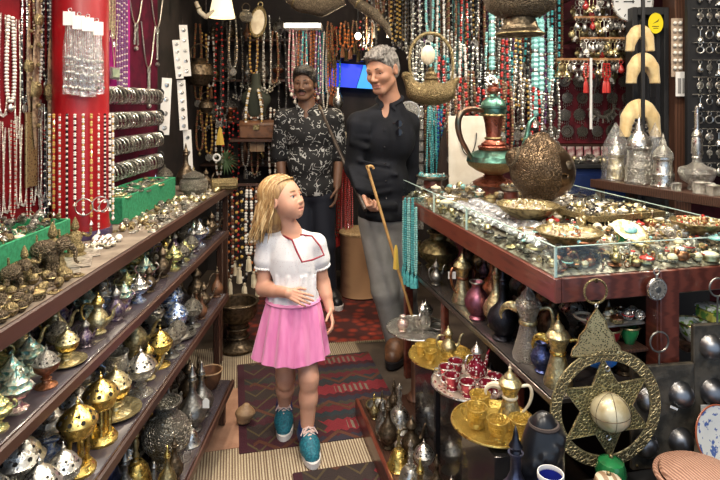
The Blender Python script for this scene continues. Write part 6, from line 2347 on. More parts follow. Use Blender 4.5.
# ------------------------------------------------------------------ curtain of bead necklaces right of the tall person
cz3 = [('silver', [thread, silver, pewter], [1, 2]), ('black', [thread, stone_k, silver], [1, 1, 2]), ('brown', [thread, stone_n, brass], [1, 2, 1]), ('pewter grey', [thread, pewter, silver], [1, 1, 2]), ('dark teal', [thread, stone_t, stone_k], [1, 1, 2]),
       ('white', [thread, stone_w, silver], [1, 1, 2]), ('amber', [thread, amber, stone_k], [1, 2]), ('black', [thread, stone_k, silver], [1, 1, 2]), ('purple', [thread, stone_p, silver], [1, 1, 2]), ('turquoise', [thread, stone_lt, silver], [1, 1, 1, 1, 2]),
       ('coral', [thread, stone_r, stone_k], [1, 1, 2]), ('silver', [thread, silver, pewter], [1, 2]), ('brown', [thread, stone_n, brass], [1, 2, 1])]
MB().box((0.40, 3.955, 2.30), (2.60, 3.975, 2.34)).build('hanging_rail', darkwood)
tag([q for q in COL.objects if q.name.startswith('hanging_rail')][-1], 'long dark rail high above the curtain of bead necklaces', 'rail')
curtain(416, 560, -45, 0.62, 0.95, 3.70, 3.93, 62, cz3, 0.0082, 'the curtain on the partition', 31, 0.055, ('drop', 'disc', 'tassel', 'bells'), 26)
curtain(418, 545, 55, 0.42, 0.72, 3.50, 3.66, 30, cz3, 0.0085, 'the front row of the curtain', 32, 0.05, ('disc', 'drop', 'bells'), 26)
curtain(448, 560, 84, 0.30, 0.42, 3.36, 3.46, 12, [cz3[2], cz3[10], cz3[0]], 0.009, 'the lower row behind the ewer', 33, 0.06, ('disc',), 14)
# big turquoise bead pair, right of the hanging bowl
for i, (px, r) in enumerate(((535, 0.021), (541, 0.021), (551, 0.015), (492, 0.018))):
 Kind.make(('bigt', i), strand([thread, stone_lt, silver], [1, 1, 1, 2], [0.62, 0.60, 0.4, 0.38][i], r, 0.72, silver), pt(px, [18, 22, 30, 10][i], 3.55), 0, 1.0, 'thick pale turquoise bead strand by the hanging inverted bowl, {n} from the tall person', 'bead strand', order=lambda q: q.x)
# long turquoise and silver strips under the boat vessel
for i, (px, py0, y, L_, mm, sq) in enumerate(((430, 108, 3.5, 0.58, [thread, stone_t], [1]), (436, 112, 3.52, 0.55, [thread, stone_t], [1]), (434, 120, 3.46, 0.50, [thread, stone_t], [1]), (440, 110, 3.5, 0.50, [thread, stone_b, stone_t], [1, 2]))):
 Kind.make(('ts', i), necklace(mm, sq, L_, 0.045, 0.0075, 0.95, 'tassel', stone_t), pt(px, py0, y), 0.2 * i, 1.0, 'turquoise bead bunch hanging under the boat-shaped vessel, {n} from the tall person', 'necklace', 'turquoise bunches under the boat-shaped vessel', order=lambda q: q.x)
o = empty('silver_belt', pt(419, 108, 3.42), 0, 'long flat silver linked belt hanging beside the tall person', 'belt')
for k in range(11):
 z = -0.068 * k
 MB().box((-0.028, -0.005, z - 0.062), (0.028, 0.005, z), 0, None, 0.004).build('hanging_link', silver_eng, o)
o = empty('mirror_disc', pt(409, 112, 3.30), 0, 'round pale medallion hanging under the boat-shaped vessel next to the tall person', 'medallion')
MB().lathe([(0, -0.006), (0.058, -0.006), (0.062, 0), (0.058, 0.006), (0, 0.009)], 28, 0, Matrix.Rotation(PI / 2, 4, 'X')).build('disc', silver_eng, o)
MB().torus(0.060, 0.006, 30, 6, 0, Matrix.Rotation(PI / 2, 4, 'X')).build('hanging_rim', silver, o)
# turquoise strands falling over the far corner of the counter
for i, (px, y, dz) in enumerate(((397, 2.90, 0), (399, 2.86, 0.02), (402, 2.83, 0.0), (405, 2.80, 0.03), (408, 2.765, 0.0), (411, 2.74, 0.04), (414, 2.71, 0))):
 q = A + VV * ((y - 1.57) / 0.975)
 Kind.make(('corner', i % 3), necklace([thread, [stone_lt, stone_t, stone_t][i % 3]], [1], 0.34, 0.03, 0.0058, 0.95, 'tassel', stone_t), (q.x - 0.016 - 0.006 * (i % 2), q.y, ZT - 0.012 + dz), PH + PI / 2, (1, 1, 0.95 + 0.12 * (i % 2)), 'turquoise bead strand falling down the far corner of the counter, {n} from the far end', 'necklace', 'turquoise strands at the counter corner', order=lambda q: -q.y)
# cream card with a chain, and dark hair-like tassel
o = empty('necklace_card', pt(468, 145, 3.28), 0, 'tall cream display card with a dark chain behind the ewer', 'display card')
o.rotation_euler = (R(-4), 0, 0)
MB().box((-0.115, 0, -0.30), (0.115, 0.006, 0.17), 0, None, 0.003).build('card', cream, o)
MB().tube([(-0.05 * math.cos(t), -0.006, 0.11 - 0.17 * math.sin(t) ** 0.8) for t in [PI * i / 20 for i in range(1, 20)]], 0.0032, 6).build('hanging_chain', stone_k, o)
MB().box((-0.04, 0.007, -0.30), (0.04, 0.10, -0.29)).build('foot', cream, o)
o = MB().tube([(0, 0, 0), (0.01, 0, -0.10), (0, 0, -0.30), (0, 0, -0.42)], [0.02, 0.055, 0.065, 0.05], 14, 0, None, False, 0.5).build('hanging_tassel', mat('dark brown horsehair', (0.06, 0.03, 0.018), (0.015, 0.008, 0.006), rough=0.6, kind='wave', scale=30, dist=4, stretch=(3, 3, 0.2), bump=0.6))
o.location = pt(447, 128, 3.45)
tag(o, 'thick dark brown horsehair tassel beside the turquoise bunches', 'tassel')
# ------------------------------------------------------------------ red board and earring racks (right of the curtain)
rb = empty('velvet_board', (1.70, 3.94, 1.42), 0, 'deep red velvet board of old silver medallions on the right wall', 'board')
MB().box((-0.42, 0, -0.26), (0.42, 0.03, 0.22), 0, None, 0.004).build('board_face', darkred, rb)
MB().box((-0.43, -0.01, -0.285), (0.43, 0.03, -0.262), 0, None, 0.003).build('shelf_ledge', darkwood, rb)


def medallion(st, m):
 def b():
  mb = MB()
  T = Matrix.Rotation(PI / 2, 4, 'X')
  r = 0.036
  if st == 0:
   mb.lathe([(0, -0.004), (r, -0.004), (r * 1.05, 0), (r * 0.8, 0.004), (r * 0.5, 0.003), (0, 0.010)], 24, 0, T, 12, 0.05)
  elif st == 1:
   mb.torus(r * 0.9, 0.008, 24, 6, 0, T)
   mb.lathe([(0, -0.004), (r * 0.6, -0.004), (r * 0.5, 0.005), (0, 0.006)], 16, 0, T)
  else:
   mb.prism([(-r, -0.4 * r), (-r * 0.5, -r), (r * 0.5, -r), (r, -0.4 * r), (r, r * 0.5), (0, r), (-r, r * 0.5)], -0.004, 0.006, 0, T)
  o = mb.build('medallion', m)
  MB().torus(0.008, 0.002, 12, 5, 0, Matrix.Translation((0, 0, r * 1.05 + 0.008)) @ T).build('hanging_loop', m, o)
  q = MB()
  for k in range(5):
   x = (k - 2) * 0.013
   z = -math.sqrt(max(0, (r * 1.02) ** 2 - x * x))
   q.tube([(x, 0, z + 0.002), (x, 0, z - 0.014)], 0.0012, 4)
   q.ball((x, 0, z - 0.017), 0.004, 0, 6, 4)
  q.build('dangle', m, o)
  return o
 return b


k = 0
for j in range(4):
 for i in range(8):
  x = 1.33 + 0.105 * i + 0.02 * (j % 2)
  z = 1.60 - 0.117 * j
  Kind.make(('med', k % 3, k % 2), medallion(k % 3, [pewter_eng, silver_eng][k % 2]), (x, 3.928, z), 0, 0.95 + 0.25 * rnd.random(),
                  '%s medallion on the deep red board, row %s from the top, {n} in that row of its kind' % (['grey round', 'silver ringed', 'grey shield', 'silver round', 'grey ringed', 'silver shield'][k % 6], ['one', 'two', 'three', 'four'][j]), 'medallion', 'medallions on the deep red board', order=lambda q: q.x)
  k += 1
o = empty('collar_necklace', pt(603, 92, 3.70), 0, 'broad dark silver collar necklace in front of the deep red board', 'necklace')
MB().torus(0.075, 0.011, 30, 6, 0, Matrix.Translation((0, 0, -0.09)) @ Matrix.Rotation(PI / 2, 4, 'X'), (PI * 0.95, PI * 2.05)).build('collar', pewter_eng, o)
for s in (-1, 1):
 MB().tube([(s * 0.075, 0, -0.09), (s * 0.03, 0, 0.12)], 0.004, 6).build('hanging_cord', thread, o)
for kx in range(9):
 a = PI + PI * (kx + 0.5) / 9
 MB().tube([(0.08 * math.cos(a), 0, -0.09 + 0.08 * math.sin(a)), (0.105 * math.cos(a), 0, -0.09 + 0.105 * math.sin(a) - 0.01)], [0.004, 0.007], 6).build('spike', silver_eng, o)

BAR = [(18, 640, 574), (39, 640, 580), (60, 622, 556), (-4, 640, 575)]
emats = [silver, silver_eng, palegold, pewter_eng]
ekinds = [earring(m, s) for s, m in enumerate(emats)]
cole = [earring(stone_r, 0), earring(stone_w, 2), earring(pewter, 0), earring(brass, 1)]
for j, (py, p1, p0) in enumerate(BAR):
 Y = 3.66
 a, b = pt(p0, py, Y), pt(p1, py, Y)
 o = empty('rack_bar', (a + b) / 2, 0, 'light wooden rack bar hung with earrings above the deep red board, %s from the bottom' % ordinal([3, 2, 1, 4][j]), 'rack bar')
 w = (b.x - a.x) / 2
 MB().box((-w, -0.012, -0.012), (w, 0.012, 0.012), 0, None, 0.004).build('bar', barwood, o)
 MB().box((-w, 0.013, -0.008), (-w + 0.016, 0.35, 0.008)).build('mount', darkwood, o)
 MB().box((w - 0.016, 0.013, -0.008), (w, 0.35, 0.008)).build('mount', darkwood, o)
 n = 17
 for i in range(n):
  x = a.x + (b.x - a.x) * (i + 0.5) / n
  kk = (i * 3 + j * 2) % 8 if i % 3 else (i + j) % 4
  e = Kind.make(('er', kk), ekinds[kk] if kk < 4 else cole[kk - 4], (x, Y - 0.016, a.z - 0.002), rnd.uniform(-0.4, 0.4), 1.7 + 0.5 * rnd.random(),
                      '%s earring hanging on the %s rack bar from the bottom, {n} of its look' % (['silver drop', 'engraved silver disc', 'pale gold bell', 'grey hoop', 'red drop', 'white bell', 'grey drop', 'brass disc'][kk], ordinal([3, 2, 1, 4][j])), 'earring', 'earrings on the rack bars', order=lambda q: q.x)
  # a second row pinned behind
  kk2 = (i * 5 + j) % 8 if i % 4 else 7
  Kind.make(('er', kk2), ekinds[kk2] if kk2 < 4 else cole[kk2 - 4], (x + 0.012, Y + 0.10, a.z - 0.045), rnd.uniform(-0.4, 0.4), 1.7 + 0.5 * rnd.random(),
                  '%s earring pinned behind the %s rack bar from the bottom, {n} of its look' % (['silver drop', 'engraved silver disc', 'pale gold bell', 'grey hoop', 'red drop', 'white bell', 'grey drop', 'brass disc'][kk2], ordinal([3, 2, 1, 4][j])), 'earring', 'earrings behind the rack bars', order=lambda q: q.x)
o = MB().tube([(0, 0, 0.0), (0, 0, -0.46)], 0.009, 8).build('hanging_rod', whitec)
o.location = pt(591, 58, 3.62)
tag(o, 'thin white vertical rod hanging before the deep red board', 'rod')
for i, px in enumerate((586, 605, 608)):
 Kind.make(('redt', 0), necklace([thread, stone_r], [1], 0.09, 0.03, 0.008, 1.0, 'tassel', stone_r), pt(px, 64, 3.6), 0, 1.0, 'bright red tassel pendant hanging under the lowest rack bar, {n} from the ewer side', 'pendant', 'red tassel pendants', order=lambda q: q.x)
# dark blue cabinet under the red board
o = empty('blue_cabinet', (1.52, 3.66, 0.0), 0, 'low dark blue cabinet with a glass top behind the fish-shaped vase', 'cabinet')
MB().box((-0.26, 0, 0), (0.30, 0.27, 1.02), 0, None, 0.004).build('body', mat('dark blue lacquer', (0.008, 0.018, 0.075), rough=0.25, coat=0.4), o)
d = MB().box((-0.24, -0.014, 0.60), (0.28, -0.001, 0.98), 0, None, 0.003).build('door', mat('dark blue lacquer', (0, 0, 0)), o)
MB().ball((0.10, -0.024, 0.90), 0.012, 0, 10, 6).build('knob', silver, d)
MB().box((-0.27, -0.02, 1.02), (0.31, 0.27, 1.045), 0, None, 0.003).build('top', black, o)
scatter(lambda u, v: (1.28 + 0.5 * u, 3.67 + 0.2 * v), 24, silvpal, ['box', 'ball', 'bird'], 'on the blue cabinet behind the fish-shaped vase', 'on the blue cabinet', lambda x, y: 1.0455, (1.2, 2.0), 12, 0.05)
for i in range(9):
 Kind.make('pkt', lambda: MB().box((-0.025, -0.003, 0), (0.025, 0.003, 0.10), 0, None, 0.002).build('earring_packet', mat('pink and white printed card', (0.72, 0.60, 0.54), (0.40, 0.12, 0.14), rough=0.5, scale=30)), (1.29 + 0.058 * i, 3.885, 1.0455), 0.1, 1.0, 'small pink and white earring packet standing on the blue cabinet, {n} from the ewer side', 'packet', 'packets on the blue cabinet', order=lambda q: q.x)

# ------------------------------------------------------------------ black mirror door, yellow sticker, velvet busts, clock
md = empty('mirror_cabinet', (1.865, 3.52, 0), 0, 'tall black framed dark glass cabinet with a yellow round sticker', 'cabinet')
MB().box((-0.150, 0.0, 0), (-0.118, 0.10, 2.05), 0, None, 0.003).build('frame_post', black, md)
MB().box((0.05, 0.0, 0), (0.078, 0.10, 2.05), 0, None, 0.003).build('frame_post', black, md)
MB().box((-0.117, 0.0, 2.00), (0.049, 0.10, 2.05), 0, None, 0.003).build('frame_top', black, md)
MB().box((-0.117, 0.05, 0), (0.049, 0.058, 1.999)).build('dark_glass', mat('dark mirror glass', (0.02, 0.02, 0.022), rough=0.04, metal=0.0, coat=1.0), md)
o = empty('round_sticker', (1.855, 3.566, HC + 80 / F * 3.55), 0, 'bright yellow round sticker on the dark glass cabinet', 'sticker')  # sticker on the front of the dark cabinet, not a sign board
MB().lathe([(0, 0), (0.052, 0), (0.052, 0.003), (0, 0.003)], 30, 0, Matrix.Diagonal((0.9, 1, 1.25, 1)) @ Matrix.Rotation(PI / 2, 4, 'X')).build('sticker_face', yellow, o)
T = Matrix.Rotation(PI / 2, 4, 'X')
MB().prism([(-0.020, -0.004), (0.010, 0.016), (0.022, 0.028), (0.014, 0.010), (0.002, 0.004)], 0.0032, 0.0042, 0, T).build('black_mark', black, o)
for kx in range(2):
 MB().box((-0.022 + 0.006 * kx, -0.0042, -0.022 - 0.012 * kx), (0.020 - 0.004 * kx, -0.0034, -0.018 - 0.012 * kx)).build('text_line', black, o)
o.location.y = 3.515


def velvet_neck(m):
 def b():
  o = empty('neck_display')
  f = Field((-0.16, -0.09, -0.17), (0.16, 0.09, 0.16), 0.006)
  f.ell((0, 0, 0.02), (0.110, 0.05, 0.105), None, 0.02)
  f.cone((-0.085, 0, 0), (-0.095, 0, -0.12), 0.040, 0.040, 0.03)
  f.cone((0.085, 0, 0), (0.095, 0, -0.12), 0.040, 0.040, 0.03)
  f.ell((0, 0, -0.115), (0.052, 0.12, 0.125), None, 0.015, True)
  f.half((0, 0, -0.125), (0, 0, -1))
  f.build('hanging_form', m, o)
  return o
 return b


for i, (py, sx) in enumerate(((38, 0.84), (68, 0.98), (118, 1.20))):
 o = Kind.make('neck', velvet_neck(tan), pt([640, 643, 640][i], py, 3.34), 0, 0.76 * sx, 'tan velvet horseshoe-shaped necklace form before the dark glass cabinet, %s from the top' % ordinal(i + 1), 'display form')
 MB().box((-0.012, 0.045, -0.02), (0.012, 0.10, 0.0)).build('mount', black, o) if i == 0 else None
 if i == 2:
  Kind.make(('fignk',), necklace([thread, stone_k, pewter], [1, 2], 0.12, 0.10, 0.009, 1.0, 'bells', pewter_eng), pt(640, 120, 3.27), 0, 1.0, 'dark bead necklace on the lowest tan velvet form', 'necklace')
o = MB().box((-0.009, -0.009, -1.0), (0.009, 0.009, 0.62), 0, None, 0.002).build('hanging_post', black)
o.location = pt(643, 104, 3.24) + Vector((0, 0, 0.0))
tag(o, 'thin black upright post in front of the tan velvet forms', 'post')
o = empty('wall_clock', pt(632, 2, 3.6), 0, 'white round wall clock at the top above the tan velvet forms', 'clock')
MB().lathe([(0, 0), (0.125, 0), (0.125, 0.012), (0, 0.012)], 40, 0, T).build('dial', clockw, o)
MB().torus(0.128, 0.008, 40, 6, 0, Matrix.Translation((0, -0.008, 0)) @ T).build('rim', silver, o)
MB().box((-0.003, -0.0155, -0.01), (0.003, -0.0135, 0.09)).build('minute_hand', black, o)
MB().box((-0.06, -0.0175, -0.003), (0.008, -0.0157, 0.003)).build('hour_hand', black, o)
for kx in range(12):
 a = kx * PI / 6
 MB().box((-0.003, -0.0135, 0.092), (0.003, -0.0125, 0.112), 0, Matrix.Rotation(a, 4, 'Y')).build('hour_mark', black, o)
# wood pillar with card and photo
struct('pillar', MB().box((1.945, 3.46, 0), (2.045, 3.60, ZC)), brownwood)
o = empty('earring_card', pt(677, 28, 3.44), 0, 'long white card of pearl buttons on the brown pillar', 'card')
MB().box((-0.035, 0, -0.30), (0.035, 0.003, 0.06)).build('card', mat('buff card', (0.40, 0.30, 0.22), rough=0.7), o)
for kx in range(14):
 MB().ball((-0.016 + 0.032 * (kx % 2), -0.008, 0.03 - 0.046 * (kx // 2)), 0.0125, 0, 10, 6).build('hanging_button', stone_w, o)
o = empty('photo_card', pt(682, 84, 3.42), 0, 'small white photo card of three figures on the brown pillar', 'card')
MB().box((-0.038, 0, -0.075), (0.038, 0.003, 0.075)).build('hanging_card', whitec, o)
for kx in range(2):
 MB().box((-0.026 + 0.028 * kx, -0.0018, -0.058), (-0.006 + 0.028 * kx, -0.0006, 0.035)).build('figure', mat('grey print', (0.25, 0.24, 0.23), rough=0.6), o)
# earring board
eb = empty('earring_board', (2.235, 3.34, 1.55), 0, 'black board with rows of silver drop earrings at the far right', 'board')
MB().box((-0.27, 0, -0.52), (0.33, 0.02, 0.62), 0, None, 0.003).build('board_face', black, eb)
MB().box((-0.285, -0.006, -0.53), (-0.2715, 0.024, 0.63)).build('frame_strip', black, eb)
bx0 = -0.25 + 2.235
for j in range(11):
 z = 1.55 + 0.56 - 0.102 * j
 MB().tube([(-0.26, -0.012, z - 1.55), (0.32, -0.012, z - 1.55)], 0.0022, 5).build('wire', silver, eb)
 for i in range(9):
  s = (j + (0 if j % 2 else i)) % 4
  Kind.make(('eb', s), earring([silver, silver_eng, silver, silver][s], s), (bx0 + 0.034 + 0.055 * i, 3.322, z - 0.003), rnd.uniform(-0.3, 0.3), 1.55 + 0.2 * (j % 3),
                  'silver %s earring in the %s row of the black board, {n} of its look' % (['drop', 'disc', 'bell', 'hoop'][s], ordinal(j + 1)), 'earring', 'earrings on the black board', order=lambda q: q.x)

# ------------------------------------------------------------------ silver vessels on the right shelf
def sh_at(px, py, back=0.0):
 p = pz(px, py, 1.0005)
 return Vector((p.x, p.y, 1.0005))


def rosejar(m1, m2):
 def b():
  o = empty('silver_jar')
  MB().lathe([(0.072, 0), (0.075, 0.008), (0.068, 0.018), (0.070, 0.055), (0.062, 0.065), (0.058, 0.11), (0.066, 0.118), (0.066, 0.126), (0, 0.127)], 26).build('body', m1, o)
  l = MB().lathe([(0.064, 0.1275), (0.060, 0.145), (0.038, 0.165), (0.022, 0.175), (0.020, 0.19), (0.010, 0.205), (0, 0.23)], 22).build('lid', m2, o)
  q = MB()
  finial(q, 0.205, 0.009)
  q.build('finial', m2, l)
  return o
 return b


def tallsprinkler():
 o = empty('rosewater_sprinkler')
 MB().lathe([(0.055, 0), (0.06, 0.008), (0.045, 0.02), (0.10, 0.045), (0.118, 0.075), (0.112, 0.095), (0.06, 0.105), (0.030, 0.12), (0.026, 0.14), (0, 0.14)], 32, 0, None, 16, 0.02).build('body', silver_eng, o)
 MB().lathe([(0.026, 0.1405), (0.036, 0.16), (0.034, 0.22), (0.026, 0.235), (0.032, 0.245), (0.016, 0.26), (0.013, 0.36), (0, 0.37)], 22, 0, None, 8, 0.03).build('neck', silver, o)
 for z in (0.142, 0.236):
  MB().torus(0.030, 0.005, 22, 6, 0, Matrix.Translation((0, 0, z))).build('ring_band', silver, o)
 return o


def on_shelf(t, d, z=1.0005):
 q = B0 + D1 * t + D2 * d
 return Vector((q.x, q.y, z))


def shelf_px(px, d):
 """Spot on the shelf, d behind its front edge, seen at column px."""
 r = (px - 360) / F
 b = B0 + D2 * d
 t = (r * b.y - b.x) / (D1.x - r * D1.y)
 return b.x + D1.x * t, b.y + D1.y * t


for (key, bld, px, d, hpx, hh, lab, cat) in (
  ('rj1', rosejar(silver_eng, silver), 639, 0.10, 70, 0.235, 'tall engraved silver jar with domed lid at the shelf middle', 'jar'),
  ('rj2', rosejar(silver, silver_eng), 663, 0.08, 56, 0.235, 'shorter silver jar with pointed lid beside the sprinkler', 'jar'),
  ('spr', tallsprinkler, 697, 0.15, 85, 0.37, 'tall silver rosewater sprinkler on a wide round base', 'sprinkler'),
  ('rj4', rosejar(palegold, silver), 616, 0.13, 46, 0.235, 'pale gold pot inside the plastic bag', 'jar')):
 x, y = shelf_px(px, d)
 s = hpx * y / F / hh
 Kind.make(key, bld, (x, y, 1.0005), 0.3, (s * 0.62, s * 0.62, s), lab, cat)
for i, (px, d, s) in enumerate(((700, 0.05, 0.034), (713, 0.05, 0.030), (676, 0.03, 0.024), (708, 0.10, 0.03))):
 x, y = shelf_px(px, d)
 Kind.make('scup', lambda: (lambda o: (MB().lathe([(0.9, 0), (1.0, 0.05), (0.9, 0.2), (1.0, 1.5), (1.08, 1.6), (0.95, 1.6), (0.85, 0.4), (0, 0.3)], 24, 0, None, 12, 0.03).build('body', silver_eng, o), MB().torus(1.02, 0.06, 24, 6, 0, Matrix.Translation((0, 0, 1.6))).build('rim', silver, o), o)[2])(empty('silver_beaker')), (x, y, 1.0005), 0, s, 'small silver beaker along the shelf front, {n} from the sprinkler', 'beaker', 'silver beakers', order=lambda q: -q.y)
# crumpled clear plastic round two vessels
for i, (px, d, w, h, lab) in enumerate(((616, 0.13, 0.078, 0.33, 'crumpled clear plastic bag over a pale vessel near the red board'), (655, 0.262, 0.055, 0.33, 'pointed clear plastic bag behind the tall engraved jar'))):
 x, y = shelf_px(px, d)
 mb = MB()
 rd = random.Random(40 + i)
 V, Fc, n, m = [], [], 14, 20
 for j in range(n + 1):
  t = j / n
  r = w * (1.0 - 0.15 * t if t < 0.6 else (1 - t) / 0.4 * 0.91 + 0.03)
  for k in range(m):
   a = 2 * PI * k / m
   rr = r * (1 + rd.uniform(-0.10, 0.10))
   V.append((rr * math.cos(a), rr * math.sin(a), h * t + rd.uniform(-0.006, 0.006) * (t > 0)))
 for j in range(n):
  for k in range(m):
   Fc.append((j * m + k, j * m + (k + 1) % m, (j + 1) * m + (k + 1) % m, (j + 1) * m + k))
 o = mb.add(V, Fc).build('plastic_bag', bagplas, None, 25)
 o.location = (x, y, 1.001)
 tag(o, lab, 'plastic bag')
# silver trinkets lying low behind the case
o = empty('back_table', A + UU * 0.88 + VV * 0.62, PH, 'dark low table of silver bangles behind the counter', 'table')
MB().box((0, 0, 0), (0.26, 0.75, 0.90), 0, None, 0.004).build('table_body', black, o)
c0 = A + UU * 0.89 + VV * 0.63
scatter(lambda u, v: tuple((c0 + UU * (0.24 * u) + VV * (0.72 * v))[:2]), 60, silvpal[:1] + silvpal[3:], ['bangle', 'box', 'ring'], 'on the dark table behind the counter', 'on the dark table behind the counter', lambda x, y: 0.9005 + 0.01 * rnd.random(), (0.9, 1.3), 15, 0.035)
# ------------------------------------------------------------------ inside and on top of the glass case
ZB = ZT - 0.0115


def hz(u, v):
 """Height of the trinket layer above the case floor: thin at the glass, mounded inside."""
 d = min(u - 0.012, W - 0.012 - u, v - 0.012, LEN - 0.012 - v)
 t = min(1.0, max(0.0, d / 0.11))
 return 0.016 + 0.034 * t * t * (3 - 2 * t)


def zt(x, y):
 d = Vector((x - A.x, y - A.y, 0))
 return ZI + hz(d.dot(UU), d.dot(VV)) - 0.040


mb = MB()
nu, nv = 60, 110
V, Fc = [], []
for a_ in range(nu + 1):
 for b_ in range(nv + 1):
  u, v = 0.0105 + (W - 0.021) * a_ / nu, 0.0105 + (LEN - 0.021) * b_ / nv
  V.append((u, v, hz(u, v) + (0.004 * rnd.random() if 0 < a_ < nu and 0 < b_ < nv else -0.003)))
for a_ in range(nu):
 for b_ in range(nv):
  c = a_ * (nv + 1) + b_
  Fc.append((c, c + nv + 1, c + nv + 2, c + 1))
mb.add(V, Fc)
bed = mb.build('trinket_bed', mat('pale bed of silver chips', (0.50, 0.45, 0.37), (0.16, 0.12, 0.09), rough=0.4, metal=0.5, scale=55, lo=0.4, hi=0.6, bump=0.9, bscale=90), None)
bed.location, bed.rotation_euler = (A.x, A.y, ZB), (0, 0, PH)
tag(bed, 'layer of tiny loose silver trinkets covering the floor of the glass case', 'trinkets', kind='stuff')
ZI = ZB + 0.041
colpal = silvpal + [(silver_eng, stone_r, 'silver and coral'), (brass_eng, copper, 'brass and copper'), (copper, brass, 'copper'), (palegold, ivory, 'gold and ivory'), (bronze_eng, stone_lt, 'dark metal and turquoise'), (ivory, brass, 'ivory')]
taken = []


def area_cl(u0, u1, v0, v1, holes=()):
 def g(a, b):
  u, v = u0 + (u1 - u0) * a, v0 + (v1 - v0) * b
  for (hu, hv, hr) in holes:
   if (u - hu) ** 2 + (v - hv) ** 2 < hr * hr:
    return None
  q = cl(u, v)
  return (q.x, q.y)
 return g


BOWL2 = (0.129, 0.125, 0.06)
scatter(area_cl(0.035, W - 0.03, 0.03, 0.36, (BOWL2,)), 150, colpal, TK, 'in the near end of the glass case', 'in the near end of the glass case', lambda x, y: zt(x, y) + 0.018 * rnd.random(), (0.8, 1.3), 21, 0.027)
scatter(area_cl(0.26, W - 0.03, 0.36, 0.66), 70, colpal, TK, 'in the middle of the glass case', 'in the middle of the glass case', lambda x, y: zt(x, y) + 0.012 * rnd.random(), (0.8, 1.25), 22, 0.034)
scatter(area_cl(0.04, 0.50, 0.95, LEN - 0.04, ((0.37, 1.13, 0.08),)), 150, silvpal + brownpal[1:2] + [(stone_lt, silver, 'turquoise')], ['bangle', 'brooch', 'bracelet', 'ball', 'pendant', 'box'], 'at the far end of the glass case', 'at the far end of the glass case', lambda x, y: zt(x, y) + 0.016 * rnd.random(), (0.9, 1.5), 23, 0.028)
scatter(area_cl(0.50, W - 0.04, 0.66, LEN - 0.04), 60, silvpal, ['bangle', 'brooch', 'box', 'ball'], 'in the glass case behind the ewer', 'behind the ewer in the case', lambda x, y: zt(x, y) + 0.014 * rnd.random(), (1.0, 1.5), 24, 0.042)
scatter(area_cl(0.030, W - 0.03, 0.026, 0.075), 90, colpal[3:] + brownpal, ['brooch', 'box', 'ball', 'ring', 'pendant', 'bird'], 'against the front glass of the case', 'against the front glass', lambda x, y: zt(x, y) + 0.004 * rnd.random(), (0.8, 1.2), 25, 0.020)
scatter(area_cl(0.024, 0.055, 0.08, LEN - 0.03), 90, silvpal, ['brooch', 'box', 'ball', 'ring', 'pendant'], 'against the aisle glass of the case', 'against the aisle glass', lambda x, y: zt(x, y) + 0.004 * rnd.random(), (0.8, 1.15), 26, 0.022)
# clear packets of silver along the aisle side of the case
rd = random.Random(8)
foil = mat('silver jewellery in film', (0.66, 0.67, 0.69), (0.22, 0.23, 0.26), rough=0.25, metal=0.75, scale=38, lo=0.4, hi=0.62, bump=1.0, dist=1.2)
for i in range(14):
 v = 0.22 + 0.052 * i
 for j in range(2):
  u = 0.100 + 0.078 * j
  q = cl(u, v + 0.02 * j)

  def pk(k=(i + j) % 3):
   r3 = random.Random(60 + k)
   mb = MB()
   n = 8
   V, Fc = [], []
   for s in (0, 1):
    for a in range(n + 1):
     for b_ in range(n + 1):
      x, y = (a / n - 0.5) * 0.078, (b_ / n - 0.5) * 0.062
      e = max(0.0, (1 - (2 * a / n - 1) ** 4) * (1 - (2 * b_ / n - 1) ** 4))
      V.append((x, y, 0.003 + (0.018 * e + 0.007 * r3.random() * e) * (1 if s else 0.08)))
   g = (n + 1) ** 2
   for a in range(n):
    for b_ in range(n):
     c = a * (n + 1) + b_
     Fc.append((c, c + 1, c + n + 2, c + n + 1))
     Fc.append((g + c, g + c + n + 1, g + c + n + 2, g + c + 1))
   rim = [a * (n + 1) for a in range(n + 1)] + [n * (n + 1) + b_ for b_ in range(1, n + 1)] + [a * (n + 1) + n for a in range(n - 1, -1, -1)] + [b_ for b_ in range(n - 1, 0, -1)]
   for a in range(len(rim)):
    c, d = rim[a], rim[(a + 1) % len(rim)]
    Fc.append((c, d, g + d, g + c))
   o = mb.add(V, Fc).build('jewellery_packet', foil)
   MB().box((-0.0385, -0.026, 0.0015), (-0.030, 0.026, 0.010)).build('seal_strip', bagplas, o)
   return o
  Kind.make(('pk', (i + j) % 3), pk, (q.x, q.y, zt(q.x, q.y) + 0.003 * j), PH + rd.uniform(-0.4, 0.4), 1.0, 'clear packet of silver chains along the aisle glass, {n} from near end', 'packet', 'silver packets along the aisle glass')


def pan_bowl(r, m, m2):
 def b():
  o = empty('brass_bowl')
  MB().lathe([(r * 0.45, 0), (r * 0.5, 0.004), (r * 0.85, r * 0.26), (r * 0.98, r * 0.42), (r, r * 0.45), (r * 0.95, r * 0.43), (r * 0.8, r * 0.25), (r * 0.4, 0.012), (0, 0.010)], 40).build('bowl_body', m, o)
  MB().torus(r * 0.985, r * 0.03, 44, 6, 0, Matrix.Translation((0, 0, r * 0.445))).build('rim', m2, o)
  return o
 return b


